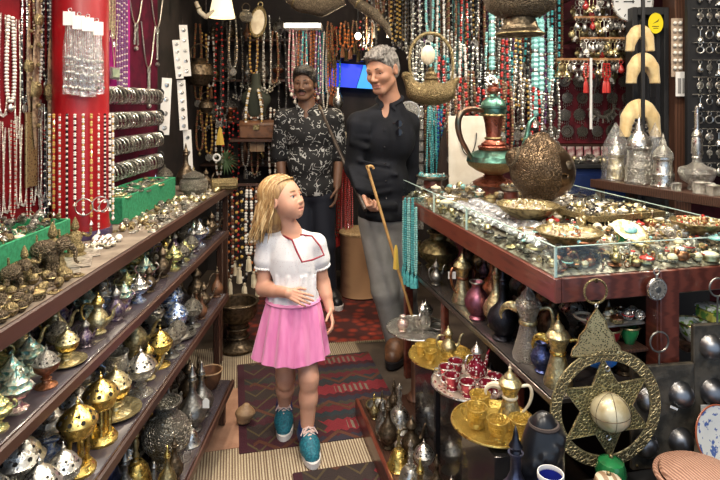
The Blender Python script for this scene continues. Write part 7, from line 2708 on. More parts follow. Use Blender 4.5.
def bowl_with(c, r, z, key, label, pal, kinds, where, group, n, seed, sc=(0.7, 1.1)):
 Kind.make(key, pan_bowl(r, brass, brass_eng), (c.x, c.y, z), 0, 1.0, label, 'bowl')
 o = MB().lathe([(0, 0.02), (r * 0.38, 0.02), (r * 0.74, r * 0.245), (r * 0.80, r * 0.30), (r * 0.6, r * 0.36), (0, r * 0.40)], 30).build('trinket_heap', mat('heap of pale chips', (0.62, 0.55, 0.42), (0.22, 0.16, 0.10), rough=0.45, metal=0.3, scale=70, lo=0.4, hi=0.6, bump=0.9))
 o.location = (c.x, c.y, z)
 tag(o, 'mass of tiny pale chips filling %s' % where.replace('in the', 'the').replace('heaped ', ''), 'trinkets', kind='stuff')
 scatter(lambda a, b: (c.x + r * 0.8 * math.sqrt(a) * math.cos(b * 6.283), c.y + r * 0.8 * math.sqrt(a) * math.sin(b * 6.283)), n, pal, kinds, where, group,
   lambda x, y: z + r * 0.40 - 0.25 * ((x - c.x) ** 2 + (y - c.y) ** 2) / r, sc, seed, 0.021)


bonepal = [(ivory, brass, 'ivory'), (palegold, ivory, 'pale gold'), (silver, ivory, 'silver'), (copper, stone_lt, 'copper')]
c = cl(0.129, 0.128)
bowl_with(c, 0.098, ZI + 0.026, 'bowlA', 'brass bowl heaped with ivory trinkets in the near corner of the glass case', bonepal, ['pendant', 'ring', 'bracelet', 'brooch'], 'heaped in the brass bowl nearest the case corner', 'in the near corner bowl', 46, 31)
c = cl(0.205, 0.51)
bowl_with(c, 0.115, ZI + 0.03, 'bowlB', 'wide brass bowl of pale trinkets near the fish-shaped vase', silvpal[1:3] + bonepal[:2], ['bracelet', 'pendant', 'ring'], 'heaped in the wide brass bowl near the fish-shaped vase', 'in the wide brass bowl', 44, 32)
c = cl(0.64, 0.17)
bowl_with(c, 0.085, ZI + 0.03, 'bowlC', 'brass bowl of coral and silver trinkets at the right edge of the glass case', colpal[4:8], ['brooch', 'ring', 'ball'], 'heaped in the rightmost brass bowl', 'in the right edge bowl', 30, 33)
# rectangular brass tray of rings
o = empty('ring_tray', cl(0.50, 0.44, ZI + 0.045), PH + 0.1, 'shallow rectangular brass tray of rings in the glass case', 'tray')
MB().box((-0.16, -0.10, 0), (0.16, 0.10, 0.006), 0, None, 0.002).build('tray_bottom', brass, o)
for lo, hi in (((-0.165, -0.105, 0.0), (0.165, -0.0995, 0.02)), ((-0.165, 0.0995, 0.0), (0.165, 0.105, 0.02)), ((-0.165, -0.099, 0.0), (-0.1605, 0.099, 0.02)), ((0.1605, -0.099, 0.0), (0.165, 0.099, 0.02))):
 MB().box(lo, hi).build('tray_edge', brass_eng, o)
MB().box((-0.12, -0.07, -0.044), (0.12, 0.07, -0.001)).build('tray_block', black, o)
oc = o.location.copy()
scatter(lambda a, b: (oc.x + 0.29 * (a - 0.5), oc.y + 0.17 * (b - 0.5)), 46, silvpal, ['ring', 'ball', 'box'], 'on the rectangular brass tray', 'on the rectangular brass tray', lambda x, y: oc.z + 0.0065, (0.8, 1.1), 34, 0.021)
# gold disc with a turquoise heart
o = empty('gold_brooch', cl(0.37, 0.16, ZI + 0.05), PH, 'large pale gold filigree disc with a turquoise centre in the case', 'brooch')
o.rotation_euler = (R(28), 0, PH)
MB().lathe([(0.052, 0), (0.055, 0.003), (0.042, 0.006), (0.034, 0.004), (0, 0.006)], 36, 0, None, 18, 0.03).build('disc', palegold, o)
MB().ball((0, 0, 0.006), 0.020, 0, 14, 7, (1.2, 0.85, 0.5)).build('turquoise', stone_lt, o)
MB().box((-0.03, -0.02, -0.045), (0.03, 0.02, -0.003)).build('pad', greenfelt, o)

# ---- tall copper and green ewer on the glass
ZG = ZT + GH + 0.0085
for u, v, r, nm in ((0.37, 1.13, 0.08, 'ewer'), (0.362, 0.705, 0.062, 'fish-shaped vase'), (0.14, 1.36, 0.05, 'turquoise bead plate'), (0.36, 0.93, 0.035, 'small silver trinket plate')):
 o = MB().lathe([(r, 0), (r, 0.003), (r * 0.96, 0.006), (r * 0.96, ZG - ZI - 0.002), (0, ZG - ZI - 0.001)], 28).build('display_block', mahog)
 o.location = cl(u, v, ZI)
 tag(o, 'round wooden block under the %s in the glass case' % nm, 'block')
e = empty('ewer', cl(0.37, 1.13, ZG), 0.35, 'tall red copper and green ewer with curved handle standing on the glass counter', 'ewer')
MB().lathe([(0.098, 0), (0.102, 0.010), (0.085, 0.022), (0.055, 0.036), (0.042, 0.050), (0, 0.05)], 32).build('foot', coppertint, e)
MB().lathe([(0.042, 0.0505), (0.085, 0.070), (0.122, 0.095), (0.130, 0.115), (0, 0.116)], 36).build('lower_belly', brass_eng, e)
MB().lathe([(0.131, 0.1165), (0.125, 0.140), (0.095, 0.160), (0.070, 0.170), (0, 0.17)], 36).build('upper_belly', greenm, e)
MB().lathe([(0.072, 0.1705), (0.075, 0.180), (0.058, 0.190), (0.060, 0.200), (0.040, 0.216), (0.034, 0.230), (0.042, 0.300), (0.052, 0.340), (0, 0.34)], 30, 0, None, 8, 0.02).build('neck', coppertint, e)
for z, r, m in ((0.186, 0.071, coppertint), (0.228, 0.038, brass), (0.341, 0.055, brass)):
 MB().torus(r, 0.006, 30, 6, 0, Matrix.Translation((0, 0, z))).build('neck_ring', m, e)
MB().lathe([(0.056, 0.3415), (0.060, 0.350), (0.060, 0.372), (0.066, 0.376), (0.066, 0.384), (0, 0.385)], 30).build('mouth_band', greenm, e)
l = MB().lathe([(0.062, 0.3855), (0.055, 0.408), (0.036, 0.425), (0.020, 0.432), (0.016, 0.445), (0, 0.445)], 28).build('lid', greenm, e)
MB().lathe([(0.020, 0.4455), (0.034, 0.458), (0.034, 0.470), (0.018, 0.482), (0.024, 0.495), (0, 0.50)], 20).build('knob', coppertint, l)
MB().torus(0.026, 0.006, 22, 6, 0, Matrix.Translation((-0.01, 0, 0.510)) @ Matrix.Rotation(R(62), 4, 'X')).build('loop', silver, l)
MB().tube([(-0.056, 0, 0.362), (-0.125, 0, 0.372), (-0.180, 0, 0.350), (-0.198, 0, 0.30), (-0.185, 0, 0.235), (-0.150, 0, 0.175), (-0.120, 0, 0.130)], [0.011, 0.014, 0.016, 0.015, 0.013, 0.011, 0.009], 12).build('handle', mat('dark copper handle', (0.30, 0.13, 0.08), (0.10, 0.12, 0.09), rough=0.35, metal=1.0, scale=8), e)
MB().tube([(0.115, 0, 0.120), (0.175, 0, 0.160), (0.198, 0, 0.235), (0.215, 0, 0.300), (0.245, 0, 0.325)], [0.026, 0.020, 0.014, 0.011, 0.009], 12).build('spout', greenm, e)

# ---- fish-shaped dark vase
fc = cl(0.362, 0.705, ZG)
f = Field((-0.21, -0.16, -0.02), (0.20, 0.16, 0.32), 0.0045)
f.ell((0.015, 0, 0.135), (0.142, 0.118, 0.140), None, 0.03)
f.ell((0.075, 0, 0.115), (0.085, 0.098, 0.100), None, 0.04)
f.ell((0.015, 0, 0.235), (0.060, 0.060, 0.055), None, 0.04)
f.cone((-0.060, 0, 0.17), (-0.118, 0, 0.195), 0.050, 0.036, 0.04)
f.cone((0, 0, 0.03), (0, 0, 0.015), 0.062, 0.07, 0.02)
for k in range(9):
 a = k / 8
 f.cone((-0.05 + 0.04 * a, 0, 0.262 + 0.012 * math.sin(a * 3)), (-0.01 + 0.06 * a, 0, 0.292 + 0.010 * math.sin(a * 3.1)), 0.012, 0.006, 0.012)
for s in (-1, 1):
 f.cone((0.062, s * 0.116, 0.118), (0.160, s * 0.040, 0.112), 0.007, 0.006, 0.004, True)
f.half((0, 0, 0.0), (0, 0, -1))
fo = f.build('fish_vase', [mat('dark engraved copper scales', (0.040, 0.026, 0.016), (0.155, 0.105, 0.062), rough=0.38, metal=0.9, kind='edge', scale=85, lo=0.0, hi=0.16, bump=0.7), mat('smooth aged copper', (0.20, 0.13, 0.08), (0.12, 0.075, 0.045), rough=0.28, metal=0.95, scale=14)], None, (0, 0, 0), lambda C: (C[:, 0] > 0.055) & (C[:, 2] < 0.22))
fo.location, fo.rotation_euler, fo.scale = fc, (0, 0, 0.15), (0.92, 0.92, 0.9)
tag(fo, 'fish-shaped dark engraved metal vase standing on the glass counter', 'vase')
MB().torus(0.041, 0.008, 26, 8, 0, Matrix.Translation((-0.120, 0, 0.196)) @ Matrix.Rotation(R(-68), 4, 'Y')).build('tail_ring', bronze_eng, fo)
for s in (-1, 1):
 MB().lathe([(0.020, 0), (0.018, 0.004), (0.010, 0.007), (0, 0.008)], 18, 0, Matrix.Translation((0.095, s * 0.100, 0.165)) @ Matrix.Rotation(-s * R(82), 4, 'X')).build('eye', bronze, fo)
MB().lathe([(0.072, 0.0), (0.075, 0.004), (0.070, 0.010), (0, 0.010)], 28, 0, Matrix.Translation((0, 0, -0.0002))).build('foot_ring', bronze, fo)
# plates of beads near the far corner
for i, (u, v, r, pal, nm) in enumerate(((0.14, 1.36, 0.085, [(stone_lt, silver, 'turquoise'), (stone_t, silver, 'teal')], 'turquoise beads'), (0.36, 0.93, 0.05, silvpal, 'silver trinkets'))):
 q = cl(u, v, ZG)
 tray_obj('plate', r, pewter, bronze, 'shallow dark plate of %s on the glass counter' % nm, 'plate', q)
 scatter(lambda a, b: (q.x + r * 0.72 * math.sqrt(a) * math.cos(b * 6.283), q.y + r * 0.72 * math.sqrt(a) * math.sin(b * 6.283)), 20 if i == 0 else 10, pal, ['ball', 'brooch', 'ring'], 'on the dark plate of %s' % nm, 'on the dark plate of %s' % nm, lambda x, y: q.z + 0.009, (0.8, 1.2), 51 + i, 0.02)

# ------------------------------------------------------------------ lower shelf of the counter
ZS = 0.6055
LOW = [('jarbrass', openvase(brass, 1.45, brass), 438, 267, 36, 0.186, 'round squat brass vase at the far end of the lower counter shelf', 'vase'),
       ('jargold', dallah(palegold, copper), 459, 302, 54, 0.28, 'gold patterned coffee pot with a white label on the lower counter shelf', 'coffee pot'),
       ('leafcup', goblet(palegold, brass), 414, 262, 22, 0.165, 'small golden cup at the very far end of the lower counter shelf', 'goblet'),
       ('copbot', bottle(copper, bronze, 1.0), 481, 306, 58, 0.285, 'dark copper bottle between the gold coffee pot and the pink vase', 'bottle'),
       ('pinkvase', openvase(pinkm, 0.85, pewter), 475, 322, 38, 0.186, 'rose pink metal vase on the lower counter shelf', 'vase'),
       ('goldewer', bottle(palegold, palegold, 0.9, 8), 491, 327, 66, 0.285, 'slim pale gold bottle beside the rose pink vase', 'bottle'),
       ('blackbot', bottle(blackm, blackm, 1.15), 500, 335, 72, 0.285, 'black metal bottle with long spire on the lower counter shelf', 'bottle'),
       ('blackbot2', bottle(blackm, bluem, 0.9), 515, 330, 62, 0.285, 'black bottle with bluish stopper behind the ornate coffee pot', 'bottle'),
       ('dalorn', dallah(silver_eng, palegold), 521, 364, 82, 0.28, 'ornate engraved silver coffee pot on the lower counter shelf', 'coffee pot'),
       ('darkbot', bottle(bronze, bronze, 1.0), 540, 345, 72, 0.285, 'dark bronze bottle between the ornate and the golden coffee pots', 'bottle'),
       ('bluevase', openvase(bluem, 0.95, bluem), 536, 369, 30, 0.186, 'shiny dark blue vase beside the ornate coffee pot', 'vase'),
       ('dalgold', dallah(palegold, gold), 555, 382, 72, 0.28, 'golden coffee pot at the near corner of the lower counter shelf', 'coffee pot'),
       ('greypot', teapot(pewter, pewter), 430, 285, 26, 0.26, 'grey pewter teapot below the round squat brass vase', 'teapot')]
its = []
for key, bl, px, py, hpx, hh, lab, cat in LOW:
 p = pz(px, py, ZS)
 d = p - A
 h = hpx * p.y / F
 rr = {'jarbrass': 0.105, 'jargold': 0.08, 'dalorn': 0.07, 'dalgold': 0.07, 'greypot': 0.08, 'leafcup': 0.04}.get(key, 0.06) * h / hh
 its.append([max(0.03, d.x * UU.x + d.y * UU.y) + (0.05 if key in ('copbot', 'blackbot2', 'darkbot') else 0), d.x * VV.x + d.y * VV.y, rr, key, bl, h / hh, lab, cat])
relax(its, 0.0, 0.44, 0.03, LEN - 0.03, 200)
for u, v, r, key, bl, s, lab, cat in its:
 w_ = 0.86 if key[:3] in ('dal', 'jar', 'bla') and key != 'jarbrass' else 1.0
 Kind.make(key, bl, cl(u, v, ZS), PH + (2.4 if key.startswith('dal') else 0.4), (s * w_, s * w_, s), lab, cat)
o = MB().box((-0.016, -0.001, -0.012), (0.016, 0.001, 0.018)).build('hanging_label', whitec)
o.location = pt(452, 276, 2.34)
tag(o, 'small white paper label hung on the gold patterned coffee pot', 'label')
rd = random.Random(14)
for i in range(13):
 v = 0.10 + 0.098 * i
 kk = ['bronzebottle', 'pewtbottle', 'bronzepot', 'silvdome', 'purple', 'goldbottle'][i % 6]
 b, nm, cat, r, hh = K[kk]
 s = min(0.20 / hh, 0.052 / r)
 Kind.make(kk, b, cl(0.30 + 0.02 * (i % 2), v, ZS), rd.uniform(-1, 1), s, '%s in the back row under the counter, {n} from near end' % nm, cat, 'back row of the lower counter shelf')
# floor-level dark things under the lower shelf
for i in range(9):
 kk = ['pewtpot', 'bronzepot', 'silvpot', 'pewtbottle', 'copper'][i % 5]
 b, nm, cat, r, hh = K[kk]
 Kind.make(kk, b, cl(0.10 + 0.20 * (i % 2), 0.84 + 0.058 * i, 0.0), rd.uniform(-1, 1), 0.85 if kk != 'bronzepot' and kk != 'silvpot' else 0.62, '%s on the floor under the counter, {n} from near end' % nm, cat, 'metalware on the floor under the counter')
# things on the front shelf under the case
FSZ = 0.7005
for i, (u, m, r, h, lab) in enumerate(((0.215, redglz, 0.045, 0.055, 'dark red glazed bowl under the counter front behind the medallion top'), (0.296, greenglz, 0.030, 0.05, 'green glazed bowl under the counter front beside the dark red bowl'), (0.53, floral2, 0.052, 0.055, 'white and green floral bowl under the counter front beside the post'))):
 o = empty('bowl', cl(u, 0.072, 0.7125 if u < 0.4 else FSZ), PH, lab, 'bowl')
 MB().lathe([(r * 0.5, 0), (r * 0.55, 0.004), (r * 0.9, h * 0.6), (r, h), (r * 0.94, h), (r * 0.8, h * 0.55), (0, 0.012)], 30).build('bowl_body', m, o)
 MB().torus(r * 0.97, 0.003, 32, 6, 0, Matrix.Translation((0, 0, h))).build('rim', brass, o)
scatter(lambda a, b: tuple(cl(0.15 + 0.17 * a, 0.045 + 0.06 * b)[:2]), 14, colpal, ['bangle', 'box', 'ball'], 'heaped on the dish under the counter front', 'under the counter front', lambda x, y: 0.7905, (0.9, 1.3), 35, 0.03)
o = MB().box((0.148, 0.035, 0.7785), (0.325, 0.113, 0.790), 0, None, 0.004).build('flat_dish', mat('dull silver dish', (0.5, 0.48, 0.44), (0.3, 0.28, 0.25), rough=0.35, metal=0.9, scale=30))
o.location, o.rotation_euler = A, (0, 0, PH)
tag(o, 'flat silver dish on the red and green bowls under the counter front', 'dish')
stack = [(redglz, 0.075), (whitec, 0.075), (greenglz, 0.072), (floral, 0.07)]
for i, (m, r) in enumerate(stack):
 o = MB().lathe([(r * 0.5, 0), (r * 0.55, 0.003), (r * 0.97, 0.016), (r, 0.018), (r * 0.6, 0.006), (0, 0.006)], 34).build('saucer', m)
 o.location = cl(0.62, 0.070, FSZ + 0.012 * i)
 tag(o, '%s saucer in the stack beside the domed dark boards, %s from the bottom' % (['dark red', 'plain white', 'green', 'blue floral'][i], ordinal(i + 1)), 'saucer', 'saucers in the stack')
o = empty('flowered_box', cl(0.615, 0.07, FSZ + 0.060), PH, 'small yellow-green flowered box on the stack of saucers', 'box')
MB().box((-0.05, -0.035, 0), (0.05, 0.035, 0.03), 0, None, 0.004).build('box_body', mat('yellow green flower print', (0.62, 0.56, 0.10), (0.10, 0.24, 0.05), rough=0.35, scale=55, lo=0.45, hi=0.55), o)
MB().box((-0.052, -0.037, 0.0305), (0.052, 0.037, 0.042), 0, None, 0.004).build('lid', floral2, o)

# ------------------------------------------------------------------ trays with coffee sets
def set_tray(u, v, z, r, m1, m2, label, pots):
 c = cl(u, v, z)
 tray_obj('serving_tray', r, m1, m2, label, 'tray', c)
 for key, bl, dx, dy, s, rz, lab, cat, grp in pots:
  Kind.make(key, bl, (c.x + dx, c.y + dy, z + 0.0055), rz, s, lab, cat, grp)


crown = [('gcup', cup(gold_eng), -0.055, -0.02, 0.95, 2.6), ('gcup', None, -0.015, -0.070, 0.95, 2.0), ('gcup', None, -0.072, 0.045, 0.95, 3.0)]
set_tray(-0.083, 0.66, 0.4355, 0.128, gold_eng, gold, 'round gold tray with gold coffee set on the far plinth',
         [('gpot', teapot(palegold, palegold), 0.030, 0.015, 0.50, 0.2, 'pale gold coffee pot on the farther gold tray', 'coffee pot', None)] +
         [('gcup', cup(gold_eng), dx, dy, 0.80, rz, 'small gold cup on the farther gold tray, {n} from the near side', 'cup', 'gold cups on the farther gold tray') for dx, dy, rz in ((-0.045, -0.030, 2.6), (0.010, -0.075, 2.0), (-0.075, 0.030, 3.0), (-0.030, 0.060, 1.0), (0.065, -0.055, 5.6))])
set_tray(-0.090, 0.385, 0.4625, 0.128, mat('red enamel tray', (0.30, 0.03, 0.04), (0.72, 0.62, 0.52), rough=0.25, metal=0.6, kind='dots', scale=60, lo=0.25, hi=0.35, bump=0.3), silver, 'round silver tray with red enamel coffee set on the middle plinth',
         [('rpot', teapot(redwhite, silver), 0.035, 0.035, 0.56, 0.6, 'red and silver enamelled coffee pot on the red and silver tray', 'coffee pot', None)] +
         [('rcup', cup(redwhite, silver), dx, dy, 0.90, rz, 'red and white enamelled cup on the red tray, {n} from the near side', 'cup', 'red enamelled cups') for dx, dy, rz in ((-0.060, -0.020, 2.6), (-0.015, -0.065, 2.2), (0.045, -0.070, 5.8), (-0.070, 0.040, 3.0), (-0.030, 0.085, 1.0), (0.085, -0.025, 0.2))])
set_tray(-0.150, 0.070, 0.5085, 0.122, gold_eng, gold, 'round gold tray with gold coffee set on the near plinth',
         [('dalw', dallah(palegold, ivory), 0.050, 0.020, 0.62, 2.9, 'pale gold coffee pot with tall spire on the nearer gold tray', 'coffee pot', None)] +
         [('gcup', cup(gold_eng), dx, dy, 1.0, rz, 'small gold cup on the nearer gold tray, {n} from the near side', 'cup', 'gold cups on the nearer gold tray') for dx, dy, rz in ((-0.050, 0.005, 2.6), (-0.005, -0.060, 2.0), (-0.025, 0.075, 1.0), (0.058, -0.055, 5.6))])
set_tray(-0.048, 1.045, 0.3905, 0.146, silver_eng, silver, 'round silver tray with pots on the dark pedestal by the tall person',
         [('sugar', openvase(en_pink, 1.0, silver), -0.070, 0.00, 0.38, 0, 'squat rose and silver pot on the round silver tray', 'pot', None),
          ('silvtea', teapot(silver_eng, silver), 0.020, -0.01, 0.56, 1.2, 'slim silver coffee pot on the round silver tray', 'coffee pot', None),
          ('silvtea2', footed_burner(silver, silver_eng, silver), 0.045, 0.085, 0.55, 1.2, 'silver domed burner behind the slim pot on the round silver tray', 'incense burner', None),
          ('smallbowl', pan_bowl(0.040, pewter, silver), 0.095, 0.01, 1.0, 0, 'little grey bowl on the round silver tray', 'bowl', None)])

# ------------------------------------------------------------------ bells and pots on the floor platform
ZP = 0.0885
PL = [('goldbell', 386, 436, 40), ('silvbell', 384, 386, 44), ('goldbell', 388, 410, 40), ('pewtbottle', 396, 400, 50), ('bronzebottle', 406, 418, 52), ('silvbell', 404, 470, 52), ('goldbottle', 418, 474, 60), ('silvbell', 413, 446, 52), ('pewtbottle', 400, 446, 44),
      ('bronzepot', 436, 420, 40), ('pewtdome', 426, 410, 48), ('goldbell', 430, 470, 44), ('silvdome', 440, 486, 46), ('bronzebottle', 436, 440, 50), ('silvbell', 416, 384, 46), ('pewtpot', 392, 372, 30), ('bluebell', 450, 480, 40), ('goldbell', 411, 492, 44)]
its = []
for key, px, py, hpx in PL:
 p = pz(px, py, ZP)
 d = p - A
 h = hpx * p.y / F * 0.90
 its.append([d.x * UU.x + d.y * UU.y, d.x * VV.x + d.y * VV.y, K[key][3] * h / K[key][4] * 0.8, key, h])
for i in range(9):
 its.append([-0.20 + 0.03 * (i % 2), 0.30 + 0.09 * i, 0.045, ['pewtdome', 'bronzebottle', 'silvbell', 'goldbell'][i % 4], 0.15])
relax(its, -0.316, -0.152, 0.20, 0.92, 260)
its = thin_out(its, 0, 0.35)
pk_ = ['silvbell', 'goldbell', 'pewtdome', 'bronzebottle', 'goldbottle', 'silvdome', 'pewtbottle', 'bluebell']
for k in range(900):
 key = pk_[rnd.randrange(8)]
 u, v, h = rnd.uniform(-0.31, -0.158), rnd.uniform(0.16, 0.98), rnd.uniform(0.10, 0.18)
 r = K[key][3] * h / K[key][4] * 0.95
 if -0.316 < u - r and u + r < -0.152 and all(math.hypot(u - o[0], v - o[1]) > r + o[2] for o in its):
  its.append([u, v, r, key, h])
for u, v, r, key, h in its:
 b, nm, cat, rr, hh = K[key]
 Kind.make(key, b, cl(u, v, ZP), rnd.uniform(-1, 1), h / hh, '%s on the reddish floor platform, {n} from the near end' % nm, cat, 'metalware on the floor platform')
o = tray_obj('small_dish', 0.055, pewter, brass, 'small dark round dish lying at the far end of the floor platform', 'dish', cl(-0.25, 0.99, ZP))
# black wrapped bundle and blue vase near the front
f = Field((-0.10, -0.09, -0.02), (0.10, 0.09, 0.34), 0.005)
f.ell((0, 0, 0.12), (0.075, 0.062, 0.15), None, 0.02)
f.ell((0.01, 0, 0.22), (0.058, 0.050, 0.09), None, 0.04)
for k in range(12):
 a = k * 0.52
 f.cone((0.065 * math.cos(a), 0.055 * math.sin(a), 0.03 + 0.02 * k), (0.07 * math.cos(a + 0.9), 0.058 * math.sin(a + 0.9), 0.06 + 0.018 * k), 0.017, 0.012, 0.012)
f.half((0, 0, 0), (0, 0, -1))
fo = f.build('wrapped_bundle', blackplas)
fo.location, fo.scale = cl(-0.155, -0.185, 0.4235), (0.74, 0.74, 0.88)
tag(fo, 'black plastic wrapped bundle standing in front of the nearer gold tray', 'bundle')
MB().torus(0.045, 0.006, 24, 6, 0, Matrix.Translation((0.01, 0, 0.275))).build('tie', thread, fo)
for i, (u, v, key, s, lab) in enumerate(((-0.232, -0.205, 'bluevasef', 1.0, 'dusky blue metal vase in front of the black wrapped bundle'), (-0.115, -0.13, 'greenbowl', 1.0, 'small green glazed bowl beneath the nearer gold tray'))):
 if i == 0:
  Kind.make(key, bottle(mat('dusky blue grey metal', (0.17, 0.18, 0.28), (0.09, 0.09, 0.13), rough=0.32, metal=0.9, scale=20), blackm, 1.0), cl(u, v, 0.4235), 0, 0.92, lab, 'vase')
o = empty('cup', cl(-0.19, -0.285, 0.4235), PH, 'deep blue glazed cup on the dark step in front of the black bundle', 'cup')
o.scale = (0.55, 0.55, 2.5)
MB().lathe([(0.025, 0), (0.028, 0.004), (0.048, 0.04), (0.052, 0.075), (0.048, 0.075), (0.042, 0.04), (0, 0.012)], 30).build('bowl_body', bluepot, o)
MB().torus(0.050, 0.003, 32, 6, 0, Matrix.Translation((0, 0, 0.075))).build('rim', whitec, o)
for i, (u, v, m, r, lab) in enumerate(((0.048, -0.165, mat('striped ivory', (0.66, 0.58, 0.44), (0.3, 0.2, 0.12), rough=0.4, kind='wave', scale=14), 0.040, 'ivory striped ball on the dark step below the star medallion'), (-0.055, -0.175, redglz, 0.036, 'dark red ball jar on the dark step below the star medallion'), (0.10, -0.105, greenglz, 0.040, 'green glazed ball jar on the dark step behind the ivory ball'))):
 o = MB().lathe([(r * 0.4, 0), (r * 0.8, r * 0.35), (r, r), (r * 0.8, r * 1.65), (r * 0.3, r * 1.9), (0, r * 1.92)], 24).build('ball_jar', m)
 o.location = cl(u, v, 0.4235)
 tag(o, lab, 'jar')
 MB().ball((0, 0, r * 1.98), r * 0.16, 0, 8, 5).build('knob', brass, o)
# wicker basket and leaning plate
o = empty('basket', cl(0.262, -0.235, 0.4235), PH, 'pinkish brown wicker basket with metal clasp on the dark step at the bottom right', 'basket')
MB().lathe([(0.085, 0), (0.092, 0.01), (0.105, 0.075), (0.100, 0.075), (0.088, 0.012), (0, 0.010)], 36).build('basket_body', basketp, o)
MB().torus(0.1035, 0.007, 40, 8, 0, Matrix.Translation((0, 0, 0.078))).build('rim', basketp, o)
MB().box((-0.012, -0.116, 0.060), (0.012, -0.108, 0.092), 0, None, 0.002).build('clasp', silver, o)
l = MB().lathe([(0.096, 0.086), (0.092, 0.094), (0.05, 0.104), (0, 0.106)], 36).build('lid', basketp, o)
o = empty('plate', cl(0.450, -0.100, 0.4235), PH, 'white plate painted with blue flowers leaning below the farther domed board', 'plate')
o.scale = (0.84, 0.84, 0.84)
T = Matrix.Translation((0, 0, 0.098)) @ Matrix.Rotation(R(72), 4, 'X')
MB().lathe([(0, -0.004), (0.05, -0.004), (0.094, 0.006), (0.098, 0.010), (0.092, 0.011), (0.055, 0.002), (0, 0.002)], 44, 0, T).build('plate_dish', floral, o)
MB().torus(0.0965, 0.003, 44, 6, 0, T @ Matrix.Translation((0, 0, 0.0105))).build('rim', mat('rust plate rim', (0.35, 0.09, 0.04), rough=0.3), o)

# ------------------------------------------------------------------ star medallion (pierced brass, hung from the counter edge)
YM = 1.545
s_ = YM / F
mc = pt(606, 408, YM)
md2 = empty('star_medallion', mc, R(7), 'large round brass star medallion with small globe hung in front of the counter', 'medallion')
T = Matrix.Rotation(PI / 2, 4, 'X')
Rr = 58 * s_
# flat ring with rims
prof = [(Rr * 0.83, -0.004), (Rr, -0.004), (Rr, 0.004), (Rr * 0.83, 0.004)]
mb = MB()
n = 72
V, Fc = [], []
for r, z in prof:
 for i in range(n):
  V.append((r * math.cos(2 * PI * i / n), r * math.sin(2 * PI * i / n), z))
for k in range(4):
 for i in range(n):
  a, b = k * n, ((k + 1) % 4) * n
  Fc.append((a + i, a + (i + 1) % n, b + (i + 1) % n, b + i))
mb.add(V, Fc, 0, T)
mb.build('ring', metal('verdigris engraved brass', (0.72, 0.62, 0.36), 0.28, 0.42, 105, 'edge', 0.9, 0.0, 0.16), md2)
for q in (0.83, 1.0):
 MB().torus(Rr * q, 0.0032, 72, 6, 0, T).build('ring_rim', verdigris, md2)
pts = []
for i in range(12):
 a = PI / 2 + 2 * PI * i / 12 + R(4)
 r = Rr * (0.86 if i % 2 == 0 else 0.47)
 pts.append((r * math.cos(a), r * math.sin(a)))
st_ = MB().prism(pts, -0.003, 0.003, 0, T).build('star', metal('green engraved brass', (0.62, 0.56, 0.30), 0.28, 0.42, 115, 'edge', 0.9, 0.0, 0.18), md2, 30)
MB().tube([(x, -0.0035, y) for x, y in pts], 0.0022, 5, 0, None, True).build('star_edge', verdigris, st_)
MB().ball((0, -0.020, 0), 19 * s_, 0, 32, 18, (1, 1, 0.92)).build('globe', globe_m, md2)
g = MB()
for k in range(3):
 g.torus(19.1 * s_, 0.0007, 40, 4, 0, Matrix.Translation((0, -0.020, 0)) @ Matrix.Rotation(k * PI / 3 + 0.3, 4, 'Z') @ T)
g.torus(19.1 * s_, 0.0009, 40, 4, 0, Matrix.Translation((0, -0.020, 0)) @ Matrix.Rotation(R(-6), 4, 'Y'))
g.build('globe_lines', bronze, md2)
MB().torus(0.0065, 0.002, 14, 5, 0, Matrix.Translation((0, -0.008, Rr * 0.70)) @ T).build('star_loop', silver, md2)
MB().torus(0.0065, 0.002, 14, 5, 0, Matrix.Translation((0.002, -0.010, -Rr * 0.47)) @ T).build('star_loop', silver, md2)
# filigree throne
tp = [(-27, 0), (27, 0), (24, 7), (19, 12), (17, 20), (11, 26), (9, 34), (4, 40), (0, 46), (-5, 40), (-9, 34), (-12, 26), (-18, 20), (-20, 12), (-25, 7)]
tx, tz = -10 * s_, Rr * 0.93
pr = [(tx + x * s_, tz + y * s_) for x, y in tp]
th = MB().prism(pr, -0.003, 0.003, 0, T).build('filigree_throne', brass_pc, md2, 30)
MB().tube([(x, -0.003, y) for x, y in pr], 0.0024, 5, 0, None, True).build('throne_edge', brass, th)
MB().torus(0.0065, 0.0022, 16, 6, 0, Matrix.Translation((tx, 0, tz + 49 * s_)) @ Matrix.Rotation(R(30), 4, 'Z') @ T).build('hanging_link', silver, md2)
MB().torus(12 * s_, 0.0032, 30, 7, 0, Matrix.Translation((tx - 0.003, 0, tz + 63 * s_)) @ T).build('hanging_ring', brass_eng, md2)
hk = MB().tube([(0, 0, 0), (0, -0.018, 0.002), (0, -0.022, 0.012)], 0.003, 6).build('hanging_hook', bronze)
# hook is driven in the counter face, in the ring's crown
hp = mc + Matrix.Rotation(R(7), 3, 'Z') @ Vector((tx - 0.003, 0, tz + 75 * s_))
hk.location = (hp.x, hp.y + 0.010, hp.z - 0.006)
tag(hk, 'small dark hook in the counter front from which the star medallion hangs', 'hook')
# blue cloth scrap behind the star
o = MB().ball((0, 0, 0), 0.03, 0, 14, 8, (1.5, 0.5, 0.8)).build('hanging_silk', mat('bright blue silk', (0.02, 0.20, 0.60), (0.01, 0.10, 0.36), rough=0.4, scale=14, bump=0.5))
o.location = mc + Vector((0.004, 0.035, Rr * 0.72))
tag(o, 'scrap of bright blue silk behind the top of the star medallion', 'cloth')

